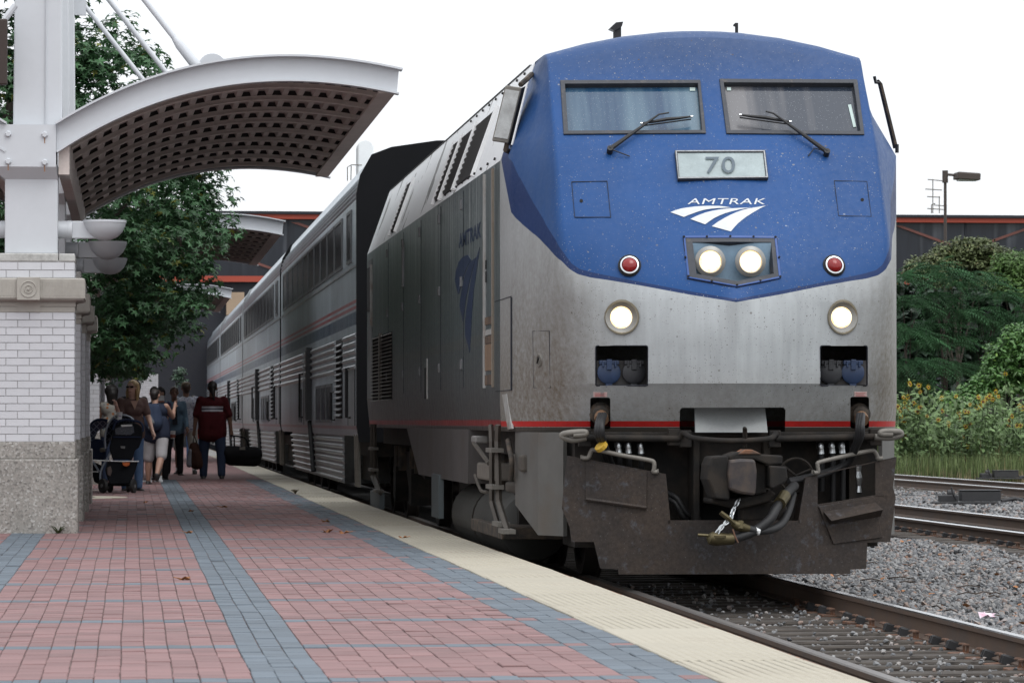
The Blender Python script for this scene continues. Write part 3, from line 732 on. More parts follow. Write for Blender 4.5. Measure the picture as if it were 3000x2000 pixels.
# number board with 70
nb = ringp('number_board', [(1976, 448), (2240, 447), (2249, 530), (1985, 533)], [(1984, 455), (2233, 454), (2241, 524), (1990, 526)], .034, .07, m_gasket, bevel=.003)
q = ringp('', [(1978, 450), (2238, 449), (2247, 528), (1987, 531)], [(1982, 453), (2235, 452), (2243, 526), (1988, 528)], .038, .005, None, mb=MB()); q.build('trim', M('trim_steel', (.22, .23, .24), .4, .6, var=.5, vs=30), nb)
q = MB(); q.add(npoly([(1984, 455), (2233, 454), (2241, 524), (1990, 526)], .026), [(0, 1, 2, 3)])
q.build('face', M('number_glass', (.27, .33, .34), .35, var=.35, vs=5, dirt=(.20, .25, .26), dirts=3.5, dirtlo=.45), nb, fix=False)
# lettering
def text_mesh(s, bold=.0, res=4):
    cu = bpy.data.curves.new('lettering', 'FONT'); cu.body = s; cu.align_x = 'CENTER'; cu.align_y = 'CENTER'; cu.size = 1; cu.resolution_u = res; cu.offset = bold; cu.space_character = 1.08
    o = bpy.data.objects.new('lettering', cu); COL.objects.link(o); d = bpy.context.evaluated_depsgraph_get(); me = bpy.data.meshes.new_from_object(o.evaluated_get(d))
    bpy.data.objects.remove(o); return me
def px_text(name, s, u, v, wpx, hpx, raise_, mat, parent, shear=0., bold=0., slope=0.):
    me = text_mesh(s, bold); b = bmesh.new(); b.from_mesh(me)
    xs = [q.co.x for q in b.verts]; ys = [q.co.y for q in b.verts]; x0, x1, y0, y1 = min(xs), max(xs), min(ys), max(ys)
    for q in b.verts: q.co = Vector((u + ((q.co.x - x0) / (x1 - x0) - .5) * wpx + (q.co.y - y0) / (y1 - y0) * shear, v - ((q.co.y - y0) / (y1 - y0) - .5) * hpx, 0))
    flat_to_nose(b, raise_); return finish(b, name, mat, parent)
def flat_to_nose(b, raise_):
    bmesh.ops.triangulate(b, faces=b.faces)
    for cu_ in (2108, 2120, 2132, 2144, 2156): 
        bmesh.ops.bisect_plane(b, geom=b.verts[:] + b.edges[:] + b.faces[:], plane_co=(cu_, 0, 0), plane_no=(1, 0, 0))
    for q in b.verts: q.co = on_nose(q.co.x, q.co.y, raise_)
def finish(b, name, mat, parent):
    me = bpy.data.meshes.new(name); off = wloc(parent)
    for q in b.verts: q.co -= off
    b.to_mesh(me); b.free(); me.materials.append(mat); o = bpy.data.objects.new(name, me); link(o, parent); return o
m_num = M('number_print', (.085, .115, .14), .6)
px_text('number', '70', 2109, 490, 86, 47, .030, m_num, nb, bold=.0)
m_letter = M('letter_white', (.55, .57, .59), .5, var=.15, vs=25)
px_text('lettering', 'AMTRAK', 2127, 591, 226, 17, .005, m_letter, loco, shear=6, bold=.0)
def zs(p): return [(1900 + x / 2.4125, 50 + y / 2.4125) for x, y in p]
E1 = zs([(155, 1382), (190, 1368), (230, 1356), (280, 1348), (330, 1342), (385, 1338), (440, 1337), (500, 1338), (540, 1342), (585, 1351), (540, 1351), (490, 1353), (440, 1358), (400, 1364), (355, 1376), (315, 1390), (280, 1403), (250, 1416)])
E2 = zs([(295, 1430), (345, 1406), (400, 1385), (450, 1372), (510, 1362), (570, 1356), (640, 1352), (727, 1350), (680, 1356), (640, 1363), (590, 1375), (540, 1390), (500, 1406), (460, 1426), (430, 1446), (400, 1468)])
E3 = zs([(447, 1481), (490, 1450), (540, 1421), (580, 1400), (620, 1382), (660, 1368), (705, 1356), (760, 1347), (830, 1335), (790, 1354), (760, 1371), (725, 1392), (690, 1414), (660, 1437), (630, 1462), (604, 1490), (581, 1518)])
b = bmesh.new()
for E in (E1, E2, E3): b.faces.new([b.verts.new((u, v, 0)) for u, v in E])
bmesh.ops.triangulate(b, faces=b.faces); flat_to_nose(b, .005); finish(b, 'emblem', m_letter, loco)
# hatches: raised doors with a dark seam
m_blue = M('blue_panel', (.0165, .065, .24), .45, var=.15, vs=8, dirt=(.07, .10, .17), dirts=6, dirtlo=.6)
m_seam = M('seam', (.01, .012, .02), .8)
for px, hole in (([(1674, 533), (1779, 531), (1790, 638), (1683, 638)], (1703, 589)), ([(2443, 530), (2540, 532), (2553, 636), (2456, 634)], (2526, 586))):
    c = (sum(p[0] for p in px) / 4, sum(p[1] for p in px) / 4); inn = [(u + (c[0] - u) * .028, v + (c[1] - v) * .028) for u, v in px]
    o = ringp('nose_hatch', px, inn, .006, .02, m_seam); plate('latch_hole', circ(*hole, 5, 5, 12), .004, .008, m_hole, o)
# headlight box
hb_ = ringp('headlight_box', [(2000, 692), (2138, 691), (2276, 693), (2289, 817), (2157, 844), (2013, 818)], HB, .004, .012, m_seam)
ringp('frame', [(2002, 694), (2138, 693), (2274, 695), (2287, 816), (2157, 842), (2015, 816)], HB, .016, .02, m_blue, hb_, bevel=.003)
ringp('gasket', HB, HBi, .012, .02, m_gasket, hb_, inset=.06)
sb = MB()
for u, v in ((2004, 697), (2071, 697), (2138, 696), (2206, 697), (2270, 698), (2008, 757), (2281, 757), (2018, 812), (2086, 826), (2157, 838), (2225, 825), (2283, 813)): sb.cyl(on_nose(u, v, .012), on_nose(u, v, .022), .009, 6)
sb.build('screw', m_hole, hb_, kind='stuff')
bp = [Vector((p.x, 28.37, p.z)) for p in npoly(HBi)]
MB().add(bp, [tuple(range(6))]).build('reflector_plate', M('headlight_back', (.17, .26, .35), .45, var=.25, vs=6), hb_, fix=False)
m_lamp = N('lamp_lit'); lw = m_lamp.n('LayerWeight'); lw.inputs[0].default_value = .35
m_lamp.b.inputs['Emission Color'].default_value = (1, .86, .60, 1); m_lamp.b.inputs['Emission Strength'].default_value = 7; m_lamp = m_lamp.set((.9, .85, .7), .2)
def lampw():
    q = N('lamp_lit_edge'); e = q.mix(q.ramp(q.noise(26, 3), .35, .65), (1, .58, .22), (1, .84, .55)); q.l(e, q.b.inputs['Emission Color']); q.b.inputs['Emission Strength'].default_value = 1.3; return q.set((.6, .5, .35), .3)
m_lampw = lampw()
m_rim = M('lamp_rim', (.26, .26, .25), .4, .3, var=.2, vs=20)
def lamp(u, v, Y, r, rim, name, parent, back=.03):
    p = P(u, v, Y); o = MB().lathe([(rim, 0), (rim, -.014), (r * 1.08, -.03), (r, -.012), (r, 0)], p, (0, 1, 0), 28).build(name, m_rim, parent, smooth=40)
    MB().lathe([(r, -.012), (r * .72, -.024)], p, (0, 1, 0), 24).build('lens_ring', m_lampw, o, smooth=60); MB().lathe([(r * .72, -.024), (r * .45, -.03), (0.0001, -.033)], p, (0, 1, 0), 24).build('lens', m_lamp, o, smooth=60); return o
lamp(2080, 766, 28.30, .082, .118, 'headlight', hb_); lamp(2198, 766, 28.30, .082, .118, 'headlight', hb_)
# ditch lights in round recesses
for (u, v), rr in (((1822, 929), .084), ((2468, 929), .080)):
    c = on_nose(u, v); o = ringp('ditch_light', circ(u, v, 51 if u < 2000 else 44, 51, 28), circ(u, v, 46 if u < 2000 else 39, 45, 28), .012, .03, M('ring_cream', (.16, .14, .10), .55), loco, bevel=.003)
    q = Vector((c.x, c.y + .045, c.z)); MB().lathe([(.128, 0), (.122, -.02), (rr, -.005)], q, (0, 1, 0), 28).build('bezel', m_rim, o, smooth=40)
    MB().lathe([(rr, -.005), (rr * .80, -.017)], q, (0, 1, 0), 24).build('lens_ring', m_lampw, o, smooth=60); MB().lathe([(rr * .80, -.017), (rr * .5, -.024), (0.0001, -.028)], q, (0, 1, 0), 24).build('lens', m_lamp, o, smooth=60)
# red markers
m_redlens = M('red_lens', (.22, .008, .008), .12, var=.3, vs=30)
for u, v, f in ((1844, 780, 1.), (2442, 780, .93)):
    p, n = hit(u, v)[:2]; n = (n * .55 + Vector((0, -1, .05)) * .45).normalized()
    o = MB().lathe([(.086, -.03), (.088, .02), (.078, .03), (.070, .018)], p, n, 28).build('marker_light', m_black, loco, smooth=40)
    MB().lathe([(.070, .02), (.071, .034), (.060, .036), (.060, .02)], p, n, 28).build('ring', m_chrome, o, smooth=40)
    MB().lathe([(.061, .022), (.05, .045), (.03, .056), (.0001, .06)], p, n, 24).build('lens', m_redlens, o, smooth=60)
# MU sockets
m_bluecap = M('socket_cap_blue', (.010, .026, .07), .5, var=.3, vs=20); m_blackcap = M('socket_cap_black', (.02, .021, .025), .5, var=.35, vs=20)
for S, caps in ((SOL, ((1783, m_bluecap), (1856, m_blackcap))), (SOR, ((2432, m_blackcap), (2497, m_bluecap)))):
    mid = hit(sum(p[0] for p in S) / len(S), 1090)[0]; Yb = mid.y + .10
    a, b2 = P(S[0][0], 0, Yb), P(S[3][0], 0, Yb)
    u0, u1 = min(p[0] for p in S), max(p[0] for p in S)
    rcp = ringp('jumper_receptacle', [(u + (2 if u > (u0 + u1) / 2 else -2), v + (2 if v > 1070 else -2)) for u, v in S], S, .003, .01, m_seam)
    q = MB(); p0, p1 = P(u0 + 2, 1056, Yb), P(u1 - 2, 1127, Yb); q.box(p0.x, p1.x, Yb, Yb + .12, p1.z, p0.z); q.build('backing_box', M('socket_box', (.032, .03, .03), .7, dirt=(.15, .14, .13), dirts=9, dirtlo=.6), rcp)
    for cu_, m in caps:
        c = P(cu_, 1091, Yb); o = MB().lathe([(.088, 0), (.088, -.03), (.07, -.04), (.0001, -.042)], c, (0, 1, 0), 26).build('socket_cap', m, rcp, smooth=35)
        q = MB(); q.box(c.x - .075, c.x + .075, Yb - .045, Yb, c.z + .062, c.z + .092).box(c.x - .02, c.x + .02, Yb - .058, Yb - .02, c.z + .02, c.z + .10).box(c.x - .055, c.x - .04, Yb - .056, Yb - .02, c.z + .04, c.z + .09).box(c.x + .04, c.x + .055, Yb - .056, Yb - .02, c.z + .04, c.z + .09); q.build('hinge', m, o, bevel=.004)
        MB().box(c.x - .025, c.x + .025, Yb - .03, Yb, c.z - .11, c.z - .08).build('latch', m, o, bevel=.004)
# warning labels above the cable recesses
m_pink = M('warning_label', (.50, .36, .34), .6, var=.25, vs=30); m_pr = M('label_print', (.40, .10, .10), .7)
for u0, v0, u1, v1 in ((1739, 1148, 1779, 1162), (2502, 1147, 2539, 1161)):
    o = plate('warning_label', quad(u0, v0, u1, v1), .004, .006, m_pink)
    q = MB()
    for k in range(3): plate('', quad(u0 + 4, v0 + 3 + k * 4, u1 - 5 - 4 * (k % 2), v0 + 4.4 + k * 4), .0055, .001, None, mb=q)
    q.build('print', m_pr, o)
# cables hanging from the lower recesses
def loosetube(pts, r, name, mat, parent, n=8): return MB().tube(pts, r, n).build(name, mat, parent, smooth=50)
def spl(pts, k=6):
    """smooth curve through points"""
    p = [Vector(a) for a in pts]; p = [p[0] * 2 - p[1]] + p + [p[-1] * 2 - p[-2]]; out = []
    for i in range(1, len(p) - 2):
        for j in range(k):
            t = j / k; a, b_, c, d = p[i - 1], p[i], p[i + 1], p[i + 2]
            out.append(.5 * ((2 * b_) + (c - a) * t + (2 * a - 5 * b_ + 4 * c - d) * t * t + (3 * b_ - a - 3 * c + d) * t ** 3))
    return out + [p[-2]]
def z6(x, y, Y): return P(1600 + x / 2.138, 1100 + y / 2.138, Y)
for xs, Yf in (((340, 235), 28.35), ((1965, 240), 28.35)):
    c = z6(xs[0], xs[1], hit(1600 + xs[0] / 2.138, 1100 + xs[1] / 2.138)[0].y + .05)
    o = MB().lathe([(.085, .12), (.085, 0), (.06, -.02), (.06, -.05), (.035, -.06)], c, (0, 1, 0), 18).build('jumper_plug', m_dark, loco, smooth=40)
    MB().cyl(c + Vector((0, -.03, -.02)), c + Vector((0, -.08, -.05)), .055, 14).build('collar', M('rusty_collar', (.16, .09, .05), .7), o)
for k in range(3):
    d = k * 14; y = 28.12 - .02 * k
    loosetube(spl([z6(338 + d, 245, 28.3), z6(322 + d, 300, y), z6(318 + d * 1.2, 370, y - .02), z6(345 + d * .9, 430, y + .1), z6(365 + d, 500, y + .3), z6(395 + d, 580, y + .42)]), .022, 'jumper_cable', m_black, loco)
    loosetube(spl([z6(1955 + d, 245, 28.3), z6(1952 + d, 300, y), z6(1948 + d, 380, y), z6(1925 + d * .8, 450, y + .1), z6(1890 + d * .4, 540, y + .25), z6(1780, 590 + d * .5, y + .3), z6(1640, 630 + d * .6, y + .2), z6(1520, 655 + d * .3, y + .05)]), .020, 'jumper_cable', m_black, loco)
MB().cyl(z6(338, 435, 28.10), z6(352, 452, 28.11), .05, 12).build('yellow_tape', M('yellow_tape', (.45, .28, .03), .5), loco)
# centre recess panel
q = MB(); a = [z6(930, 165, 28.42), z6(1368, 165, 28.42), z6(1388, 355, 28.20), z6(935, 355, 28.20)]
q.prism(a, (0, .03, 0)); q.build('drawbar_cover', M('silver_panel', (.25, .26, .26), .5, .1, var=.25, vs=5, dirt=(.06, .05, .045), dirts=12, dirtlo=.63), loco)
# ---- pilot: dark bulkhead, uncoupling lever, coupler, plow
q = MB(); PYb = 28.62
p0, p1 = P(1682, 1262, PYb), P(2586, 1600, PYb); q.box(TC - 1.13, TC + 1.13, PYb, PYb + .05, .42, 1.21)
q.build('pilot_bulkhead', m_under, loco)
q = MB().box(TC - 1.24, TC + 1.24, 28.34, 28.62, 1.155, 1.198); q.build('pilot_beam', m_under, loco, bevel=.01)
q = MB(); a, b2 = z6(912, 372, 28.4), z6(1392, 372, 28.4); q.box(a.x, a.x + .05, 28.32, 28.62, .34, 1.15).box(b2.x - .05, b2.x, 28.32, 28.62, .34, 1.15).box(a.x + .05, b2.x - .05, 28.40, 28.44, .94, 1.15)
q.box(a.x, b2.x, 28.3, 28.62, .30, .34); q.build('draft_gear_box', m_under, loco, bevel=.008)
MB().box(a.x + .055, b2.x - .055, 28.55, 28.60, .36, .93).build('draft_pocket', m_hole, loco)
for s_ in (-1, 1):
    MB().box(TC + s_ * 1.06 - .11, TC + s_ * 1.06 + .11, 28.5, 29.3, .32, 1.15).build('side_bracket', m_under, loco)
lev = MB(); yb = 28.22
L0, L1 = z6(250, 388, yb), z6(835, 395, yb); lev.tube([L0, L1], .026, 8); R0, R1 = z6(1440, 395, yb), z6(2060, 382, yb); lev.tube([R0, R1], .026, 8)
lev.tube(spl([z6(835, 395, yb), z6(862, 360, 28.18), z6(905, 385, 28.0), z6(1000, 400, 27.9), z6(1160, 408, 27.86), z6(1320, 402, 27.9), z6(1410, 390, 28.0), z6(1438, 365, 28.18), z6(1440, 395, yb)]), .022, 8)
lv = lev.build('uncoupling_lever', m_under, loco, smooth=50)
for pts in ([(250, 388), (170, 402), (110, 385), (102, 370), (140, 358), (210, 352), (246, 354), (240, 366), (170, 372)], [(2060, 384), (2150, 388), (2215, 372), (2222, 358), (2190, 348), (2120, 348), (2092, 358), (2110, 366), (2170, 366)]):
    loosetube(spl([z6(x, y, 28.16 - .03 * (i > 3)) for i, (x, y) in enumerate(pts)]), .024, 'handle_loop', m_galv, lv)
MB().tube(spl([z6(1240, 450, 27.9), z6(1238, 340, 27.84), z6(1245, 328, 27.82), z6(1252, 345, 27.84), z6(1250, 450, 27.9)]), .010, 6).build('lift_link', m_under, lv, smooth=50)
bk = MB()
for x, y in ((870, 395), (1430, 395), (800, 385), (240, 390), (2060, 385)):
    c = z6(x, y, 28.26); bk.cbox(c, (.09, .08, .13))
bk.build('lever_bracket', m_under, lv, bevel=.008, kind='stuff')
# coupler: one knuckle with jaw and guard arm
cp = MB(); yc = 27.45
def cpoly(pts, y0, y1): cp.prism([z6(x, y, yc) + Vector((0, y0, 0)) for x, y in pts], (0, y1 - y0, 0))
cpoly([(1022, 560), (1042, 508), (1140, 500), (1148, 560), (1150, 700), (1150, 778), (1062, 770), (1044, 720), (1014, 650)], .0, .4)            # knuckle side
cpoly([(1150, 500), (1222, 474), (1240, 490), (1290, 490), (1318, 490), (1492, 500), (1490, 556), (1400, 560), (1310, 525), (1150, 530)], .06, .42)   # top lip
cpoly([(1400, 562), (1506, 570), (1514, 640), (1500, 668), (1420, 710), (1400, 700)], .0, .4)                                              # guard arm
cpoly([(1310, 530), (1398, 560), (1400, 735), (1310, 752)], .14, .42)
cpoly([(1060, 770), (1150, 780), (1310, 754), (1400, 738), (1420, 712), (1470, 740), (1440, 790), (1230, 840), (1060, 800)], .2, .6)
coup = cp.build('coupler', m_under, loco, bevel=.014)
kn = MB(); kn.prism([z6(x, y, yc - .05) for x, y in ((1148, 528), (1228, 520), (1310, 524), (1322, 600), (1318, 700), (1310, 752), (1230, 742), (1150, 716), (1140, 620))], (0, .3, 0)); kn.build('knuckle', M('knuckle_iron', (.030, .024, .025), .6, var=.4, vs=10, col2=(.05, .036, .028)), coup, bevel=.02)
MB().prism([z6(x, y, yc + .05) for x, y in ((1225, 476), (1250, 462), (1290, 462), (1330, 480), (1350, 492), (1200, 492))], (0, .25, 0)).build('lock_lift', m_iron, coup, bevel=.01)
MB().box(TC - .2, TC + .16, 27.85, 28.6, .66, .98).build('shank', m_under, coup)
MB().prism([z6(x, y, 27.75) for x, y in ((1225, 800), (1500, 780), (1520, 900), (1225, 905))], (0, .2, 0)).build('carrier_iron', m_under, coup, bevel=.012)
# plow: a shallow V blade
PV, PS = 28.02, .26
def PL(x, y, off=0.0, u0=1600, v0=1100, k=2.138):
    u, v = u0 + x / k, v0 + y / k; d = ray(u, v); sgn = -1
    for _ in range(3):
        n = Vector((-sgn * PS, 1, 0)).normalized(); o = Vector((TC, PV + off, .5)); t = (o - CAMP).dot(n) / d.dot(n); p = CAMP + d * t
        s2 = -1 if p.x < TC else 1
        if s2 == sgn: break
        sgn = s2
    return p
TH = Vector((0, .03, 0)); pw = MB(); CXp = TC
def cen(y):
    lo, hi = 900, 1500
    for _ in range(30):
        m = (lo + hi) / 2
        if PL(m, y).x < TC: lo = m
        else: hi = m
    return PL(lo, y)
left = [(135, 500), (735, 612), (765, 925), None, None, (455, 1243), (450, 1211), (340, 1206), (300, 1040), (160, 1040), (150, 950), (100, 830), (112, 700)]
def blade(pts, mid0, mid1):
    out = []
    for p in pts:
        out.append(PL(*p) if p else None)
    i = out.index(None); out[i] = cen(mid0); out[i + 1] = cen(mid1); return out
pw.prism(blade(left, 922, 1242), TH)
right = [(1590, 925), (1640, 630), (2195, 508), (2172, 700), (2190, 760), (2155, 1040), (2012, 1044), (2006, 1208), (1906, 1214), (1904, 1240), None, None]
def blade2():
    full = blade(right, 1241, 922); return full
# the right wing has a real opening: build it from strips round it
op = [(1695, 625), (2052, 545), (2050, 760), (1705, 815)]
R_ = lambda *p: [PL(*a) for a in p]
pw.prism(R_((1640, 630), (1700, 618), (1700, 812), (1712, 925), (1590, 925)), TH); pw.prism(R_((2062, 538), (2195, 508), (2172, 700), (2190, 760), (2062, 757)), TH)
pw.prism(R_((1700, 806), (2062, 748), (2190, 760), (2155, 1040), (2012, 1044), (1712, 930)), TH)
pw.prism([PL(1590, 925), PL(1712, 925), PL(2012, 1044), PL(2006, 1208), PL(1906, 1214), PL(1904, 1240), cen(1241), cen(924)], TH)
pw.prism(R_((1640, 630), (2195, 508), (2195, 513), (1640, 637)), Vector((0, .035, 0)))
plow = pw.build('snow_plow', m_plow, loco, bevel=0)
MB().prism(R_((735, 612), (750, 614), (780, 925), (765, 925)), Vector((0, .22, 0))).prism(R_((1640, 632), (1625, 640), (1577, 925), (1590, 925)), Vector((0, .22, 0))).prism([PL(762, 905), cen(905), cen(926), PL(765, 926)], Vector((0, .06, 0))).prism([cen(905), PL(1590, 908), PL(1592, 926), cen(926)], Vector((0, .06, 0))).build('cutout_flange', m_plow, plow)
MB().prism([p - Vector((0, .012, 0)) for p in R_((247, 535), (630, 602), (628, 830), (247, 778))], Vector((0, .012, 0))).build('hinged_panel', plow_mat('plow_panel'), plow, bevel=.003)
MB().tube([PL(248, 772) + Vector((0, -.02, 0)), PL(626, 826) + Vector((0, -.02, 0))], .015, 6).build('panel_lip', m_plow, plow)
fp = MB().prism([p - Vector((0, .018, 0)) for p in R_((1705, 818), (2052, 758), (2105, 1012), (1797, 1052))], Vector((0, .016, 0))).build('fallen_panel', m_plow, plow, bevel=.003)
q = MB(); a, b2, c, d = R_((1735, 850), (2060, 792), (2088, 835), (1765, 905)); e, f = R_((2092, 880), (1772, 932)); fw = Vector((0, -.14, 0)); q.add([a + Vector((0, -.02, 0)), b2 + Vector((0, -.02, 0)), c + fw, d + fw, e + Vector((0, -.02, 0)), f + Vector((0, -.02, 0))], [(0, 1, 2, 3), (3, 2, 4, 5), (0, 3, 5), (1, 4, 2)]); q.build('step_angle', m_plow, fp, fix=False)
for pts in ([(225, 515), (262, 512), (278, 475), (305, 464), (480, 500), (640, 528), (672, 545), (672, 585), (668, 600), (695, 602)], [(1672, 608), (1700, 602), (1696, 560), (1712, 540), (1880, 500), (2020, 470), (2052, 474), (2070, 505), (2072, 518), (2100, 518)]):
    o = loosetube(spl([PL(x, y) + Vector((0, -.03, 0)) for x, y in pts], 4), .017, 'grab_handle', m_galv, plow)
    for x, y in (pts[0], pts[-1]): MB().cyl(PL(x, y - 18), PL(x, y + 6), .014, 6).build('bolt', m_galv, o)
# air hoses and fittings
for x, y, y2 in ((450, 405, 560), (512, 405, 570), (590, 408, 585), (1718, 410, 720), (1788, 405, 790), (1850, 405, 800)):
    q = MB(); q.cyl(z6(x - 4, y, 28.5), z6(x - 2, y + 18, 28.48), .034, 8); o = q.build('air_fitting', m_under, loco)
    MB().tube([z6(x - 2, y + 18, 28.46), z6(x, y + 40, 28.45), z6(x + 3, y + 48, 28.45), z6(x + 5, y + 80, 28.45)], [.026, .03, .024, .028], 10).build('fitting', m_chrome, o, smooth=40)
    loosetube([z6(x + 5, y + 80, 28.45), z6(x + 8, y + 130, 28.46), z6(x + 8, y2, 28.5)], .023, 'hose', m_black, o)
bh = loosetube(spl([z6(1555, 690, 28.0), z6(1500, 745, 27.7), z6(1440, 830, 27.55), z6(1400, 900, 27.5), z6(1310, 970, 27.48), z6(1210, 1010, 27.46), z6(1160, 1022, 27.45)]), [.03] * 6 + [.04] * 8 + [.05] * 6 + [.045] * 20 if False else .036, 'brake_hose', m_black, loco, 12)
MB().cyl(z6(1462, 800, 27.57), z6(1495, 750, 27.68), .047, 12).build('hose_clamp', m_brass, bh)
gq = MB(); gq.tube([z6(1165, 1020, 27.44), z6(1140, 1024, 27.43), z6(1060, 1022, 27.42), z6(1030, 1015, 27.42), z6(1010, 1005, 27.42)], [.045, .042, .052, .05, .02], 12).tube([z6(1015, 1000, 27.4), z6(950, 996, 27.4)], .012, 6).cyl(z6(1085, 1000, 27.4), z6(1085, 1015, 27.4), .05, 12)
gq.build('glad_hand', m_brass, bh, smooth=40)
h2 = loosetube(spl([z6(1545, 740, 28.0), z6(1520, 840, 27.8), z6(1480, 920, 27.65), z6(1420, 960, 27.55), z6(1330, 972, 27.48), z6(1270, 960, 27.46)]), .030, 'air_hose', m_black, loco, 12)
MB().cyl(z6(1310, 968, 27.475), z6(1334, 970, 27.48), .034, 12).build('white_band', m_white, h2)
q = MB().tube([z6(1272, 960, 27.46), z6(1235, 950, 27.45), z6(1200, 940, 27.44), z6(1165, 920, 27.44)], [.028, .034, .04, .025], 10).cyl(z6(1218, 912, 27.44), z6(1214, 960, 27.42), .026, 8); q.build('angle_cock', m_brass, h2, smooth=40)
MB().tube([z6(1185, 930, 27.42), z6(1140, 892, 27.41), z6(1092, 856, 27.41)], [.012, .02, .018], 6).build('cock_handle', m_brass, h2)
MB().tube([z6(1168, 960, 27.41), z6(1185, 1010, 27.4), z6(1202, 1045, 27.4)], .006, 5).build('cotter_wire', m_iron, h2)
ch = empty('safety_chain', z6(1195, 790, 27.5)); ch.parent = loco; ch.location = ch.location - loco.location; _kids.setdefault(loco.name, []).append(ch)
cps = spl([z6(1205, 780, 27.52), z6(1190, 805, 27.5), z6(1168, 850, 27.46), z6(1158, 890, 27.43), z6(1120, 925, 27.41), z6(1088, 960, 27.4), z6(1070, 985, 27.4)], 2)
lk = None
for i in range(0, len(cps) - 1):
    a, b2 = cps[i], cps[i + 1]; d = (b2 - a); L = d.length * .75; m = (a + b2) / 2
    if lk is None:
        lk = MB(); lk.tube([(.013 * math.cos(t), 0, .030 * math.sin(t)) for t in [k * math.pi / 5 for k in range(11)]], .0055, 5, caps=False); lk = lk.mesh('chain_link', m_chrome, smooth=50)
    o = bpy.data.objects.new('chain_link', lk); link(o, ch); o.location = m - ch.location - loco.location
    o.rotation_euler = (d.to_track_quat('Z', 'Y') @ Matrix.Rotation((i % 2) * math.pi / 2 + .3, 3, 'Z').to_quaternion()).to_euler()
hw = MB(); c = z6(1565, 625, 28.35); hw.tube([c + Vector((math.cos(t) * .13, 0, math.sin(t) * .13)) for t in [k * math.pi / 12 for k in range(25)]], .012, 6); hw.tube([c, c + Vector((.12, 0, .05))], .01, 5).tube([c, c + Vector((-.1, 0, .08))], .01, 5).tube([c, c + Vector((0, 0, -.13))], .01, 5); hw.build('hand_wheel', m_under, loco)
loosetube(spl([z6(765, 735, 28.5), z6(820, 770, 28.45), z6(880, 860, 28.45), z6(960, 900, 28.5)]), .022, 'floor_hose', m_black, loco); loosetube(spl([z6(765, 765, 28.5), z6(810, 800, 28.45), z6(860, 885, 28.45), z6(900, 905, 28.5)]), .020, 'floor_hose', m_black, loco)
# dangling bright fitting seen through the plow opening
MB().tube([z6(1955, 560, 28.5), z6(1955, 600, 28.5), z6(1958, 640, 28.5), z6(1960, 690, 28.5), z6(1960, 730, 28.5)], [.028, .022, .03, .016, .022], 8).build('drain_fitting', m_chrome, loco)
# ---- hood, roof, side details, trucks of the locomotive
def side_paint():
    q = N('loco_side_paint'); o = q.xyz(); vec = q.co(); st = q.co((1, 2.6, .22)); st2 = q.co((1, 9, .35))
    n1, n2, s1, s2 = q.noise(.9, 5, .6, vec), q.noise(18, 4, .7, vec), q.noise(1.2, 5, .65, st), q.noise(1.5, 4, .6, st2)
    c = q.scale((.125, .155, .165), q.ramp(q.math('ADD', q.math('MULTIPLY', s1, .6), q.math('MULTIPLY', n1, .4)), .35, .65, .72, 1.12))
    c = q.mix(q.math('MULTIPLY', q.ramp(s2, .54, .70, 0, .8), q.ramp(o[2], 2.2, 3.0, .18, 1)), c, (.46, .49, .49))  # pale streaks painted in for reflections, strongest on the upper wall
    c = q.mix(q.math('MULTIPLY', q.ramp(o[2], 1.35, 2.1, .75, 0), q.ramp(n1, .3, .7, .5, 1)), c, (.085, .068, .056))
    band = q.math('MULTIPLY', q.math('GREATER_THAN', o[2], 1.93), q.math('LESS_THAN', o[2], 2.02)); c = q.mix(q.math('MULTIPLY', band, .22), c, (.17, .15, .12))
    hip = q.math('GREATER_THAN', o[2], 3.40)
    peel = q.math('GREATER_THAN', q.noise(1.6, 4, .6, q.co((1, .9, .7))), .62); c = q.mix(q.math('MULTIPLY', hip, 1), c, q.mix(peel, (.78, .80, .81), (.22, .225, .22)))  # hip painted white, standing in for sky mirrored in its silver
    red = q.math('MULTIPLY', q.math('GREATER_THAN', o[2], 1.238), q.math('LESS_THAN', o[2], 1.29)); c = q.mix(red, c, q.scale((.36, .04, .04), q.ramp(n1, .3, .7, .7, 1.1)))
    c = q.mix(q.math('LESS_THAN', o[2], 1.232), c, (.06, .055, .05))
    q.bump(q.noise(1.7, 3, .55, q.co((1, 5, .22))), .55, .03)
    return q.set(c, q.math('ADD', q.ramp(n2, .3, .7, .30, .42), q.math('MULTIPLY', hip, .1)), q.math('MULTIPLY', q.math('SUBTRACT', 1.0, hip), .6), .5)
m_side = side_paint()
m_roof = M('roof_grey', (.20, .205, .21), .6, .2, var=.2, vs=2)
HY0, HY1 = 30.504, 47.9
prof = [(1.51, 1.20), (1.546, 1.56), (1.546, ZS(3.37)), (1.258, ZS(4.17)), (.95, 4.29), (.6, 4.358), (.25, 4.40), (0, 4.408)]
full = [(-x, z) for x, z in prof] + [(x, z) for x, z in prof[-2::-1]]
q = MB(); ys = [HY0, 33, 36, 39, 42, 45, HY1]
q.sweep([(x, z) for x, z in full], [((TC, y, 0), (1, 0, 0), (0, 0, 1)) for y in ys], closed=True)
q.build('hood', m_side, loco, smooth=25)
m_slat = M('louvre_slat', (.06, .062, .062), .6, .3, var=.3, vs=10)
HIPO, HIPN = Vector((SX, 0, ZS(3.37))), Vector((-.80, 0, .288)).normalized()
def hipp(u, v): return plane_pt(u, v, HIPO, HIPN)
def hpx(x, y): return (1050 + x / 2.412, 50 + y / 2.412)
e_up = Vector((.288, 0, .80)).normalized()
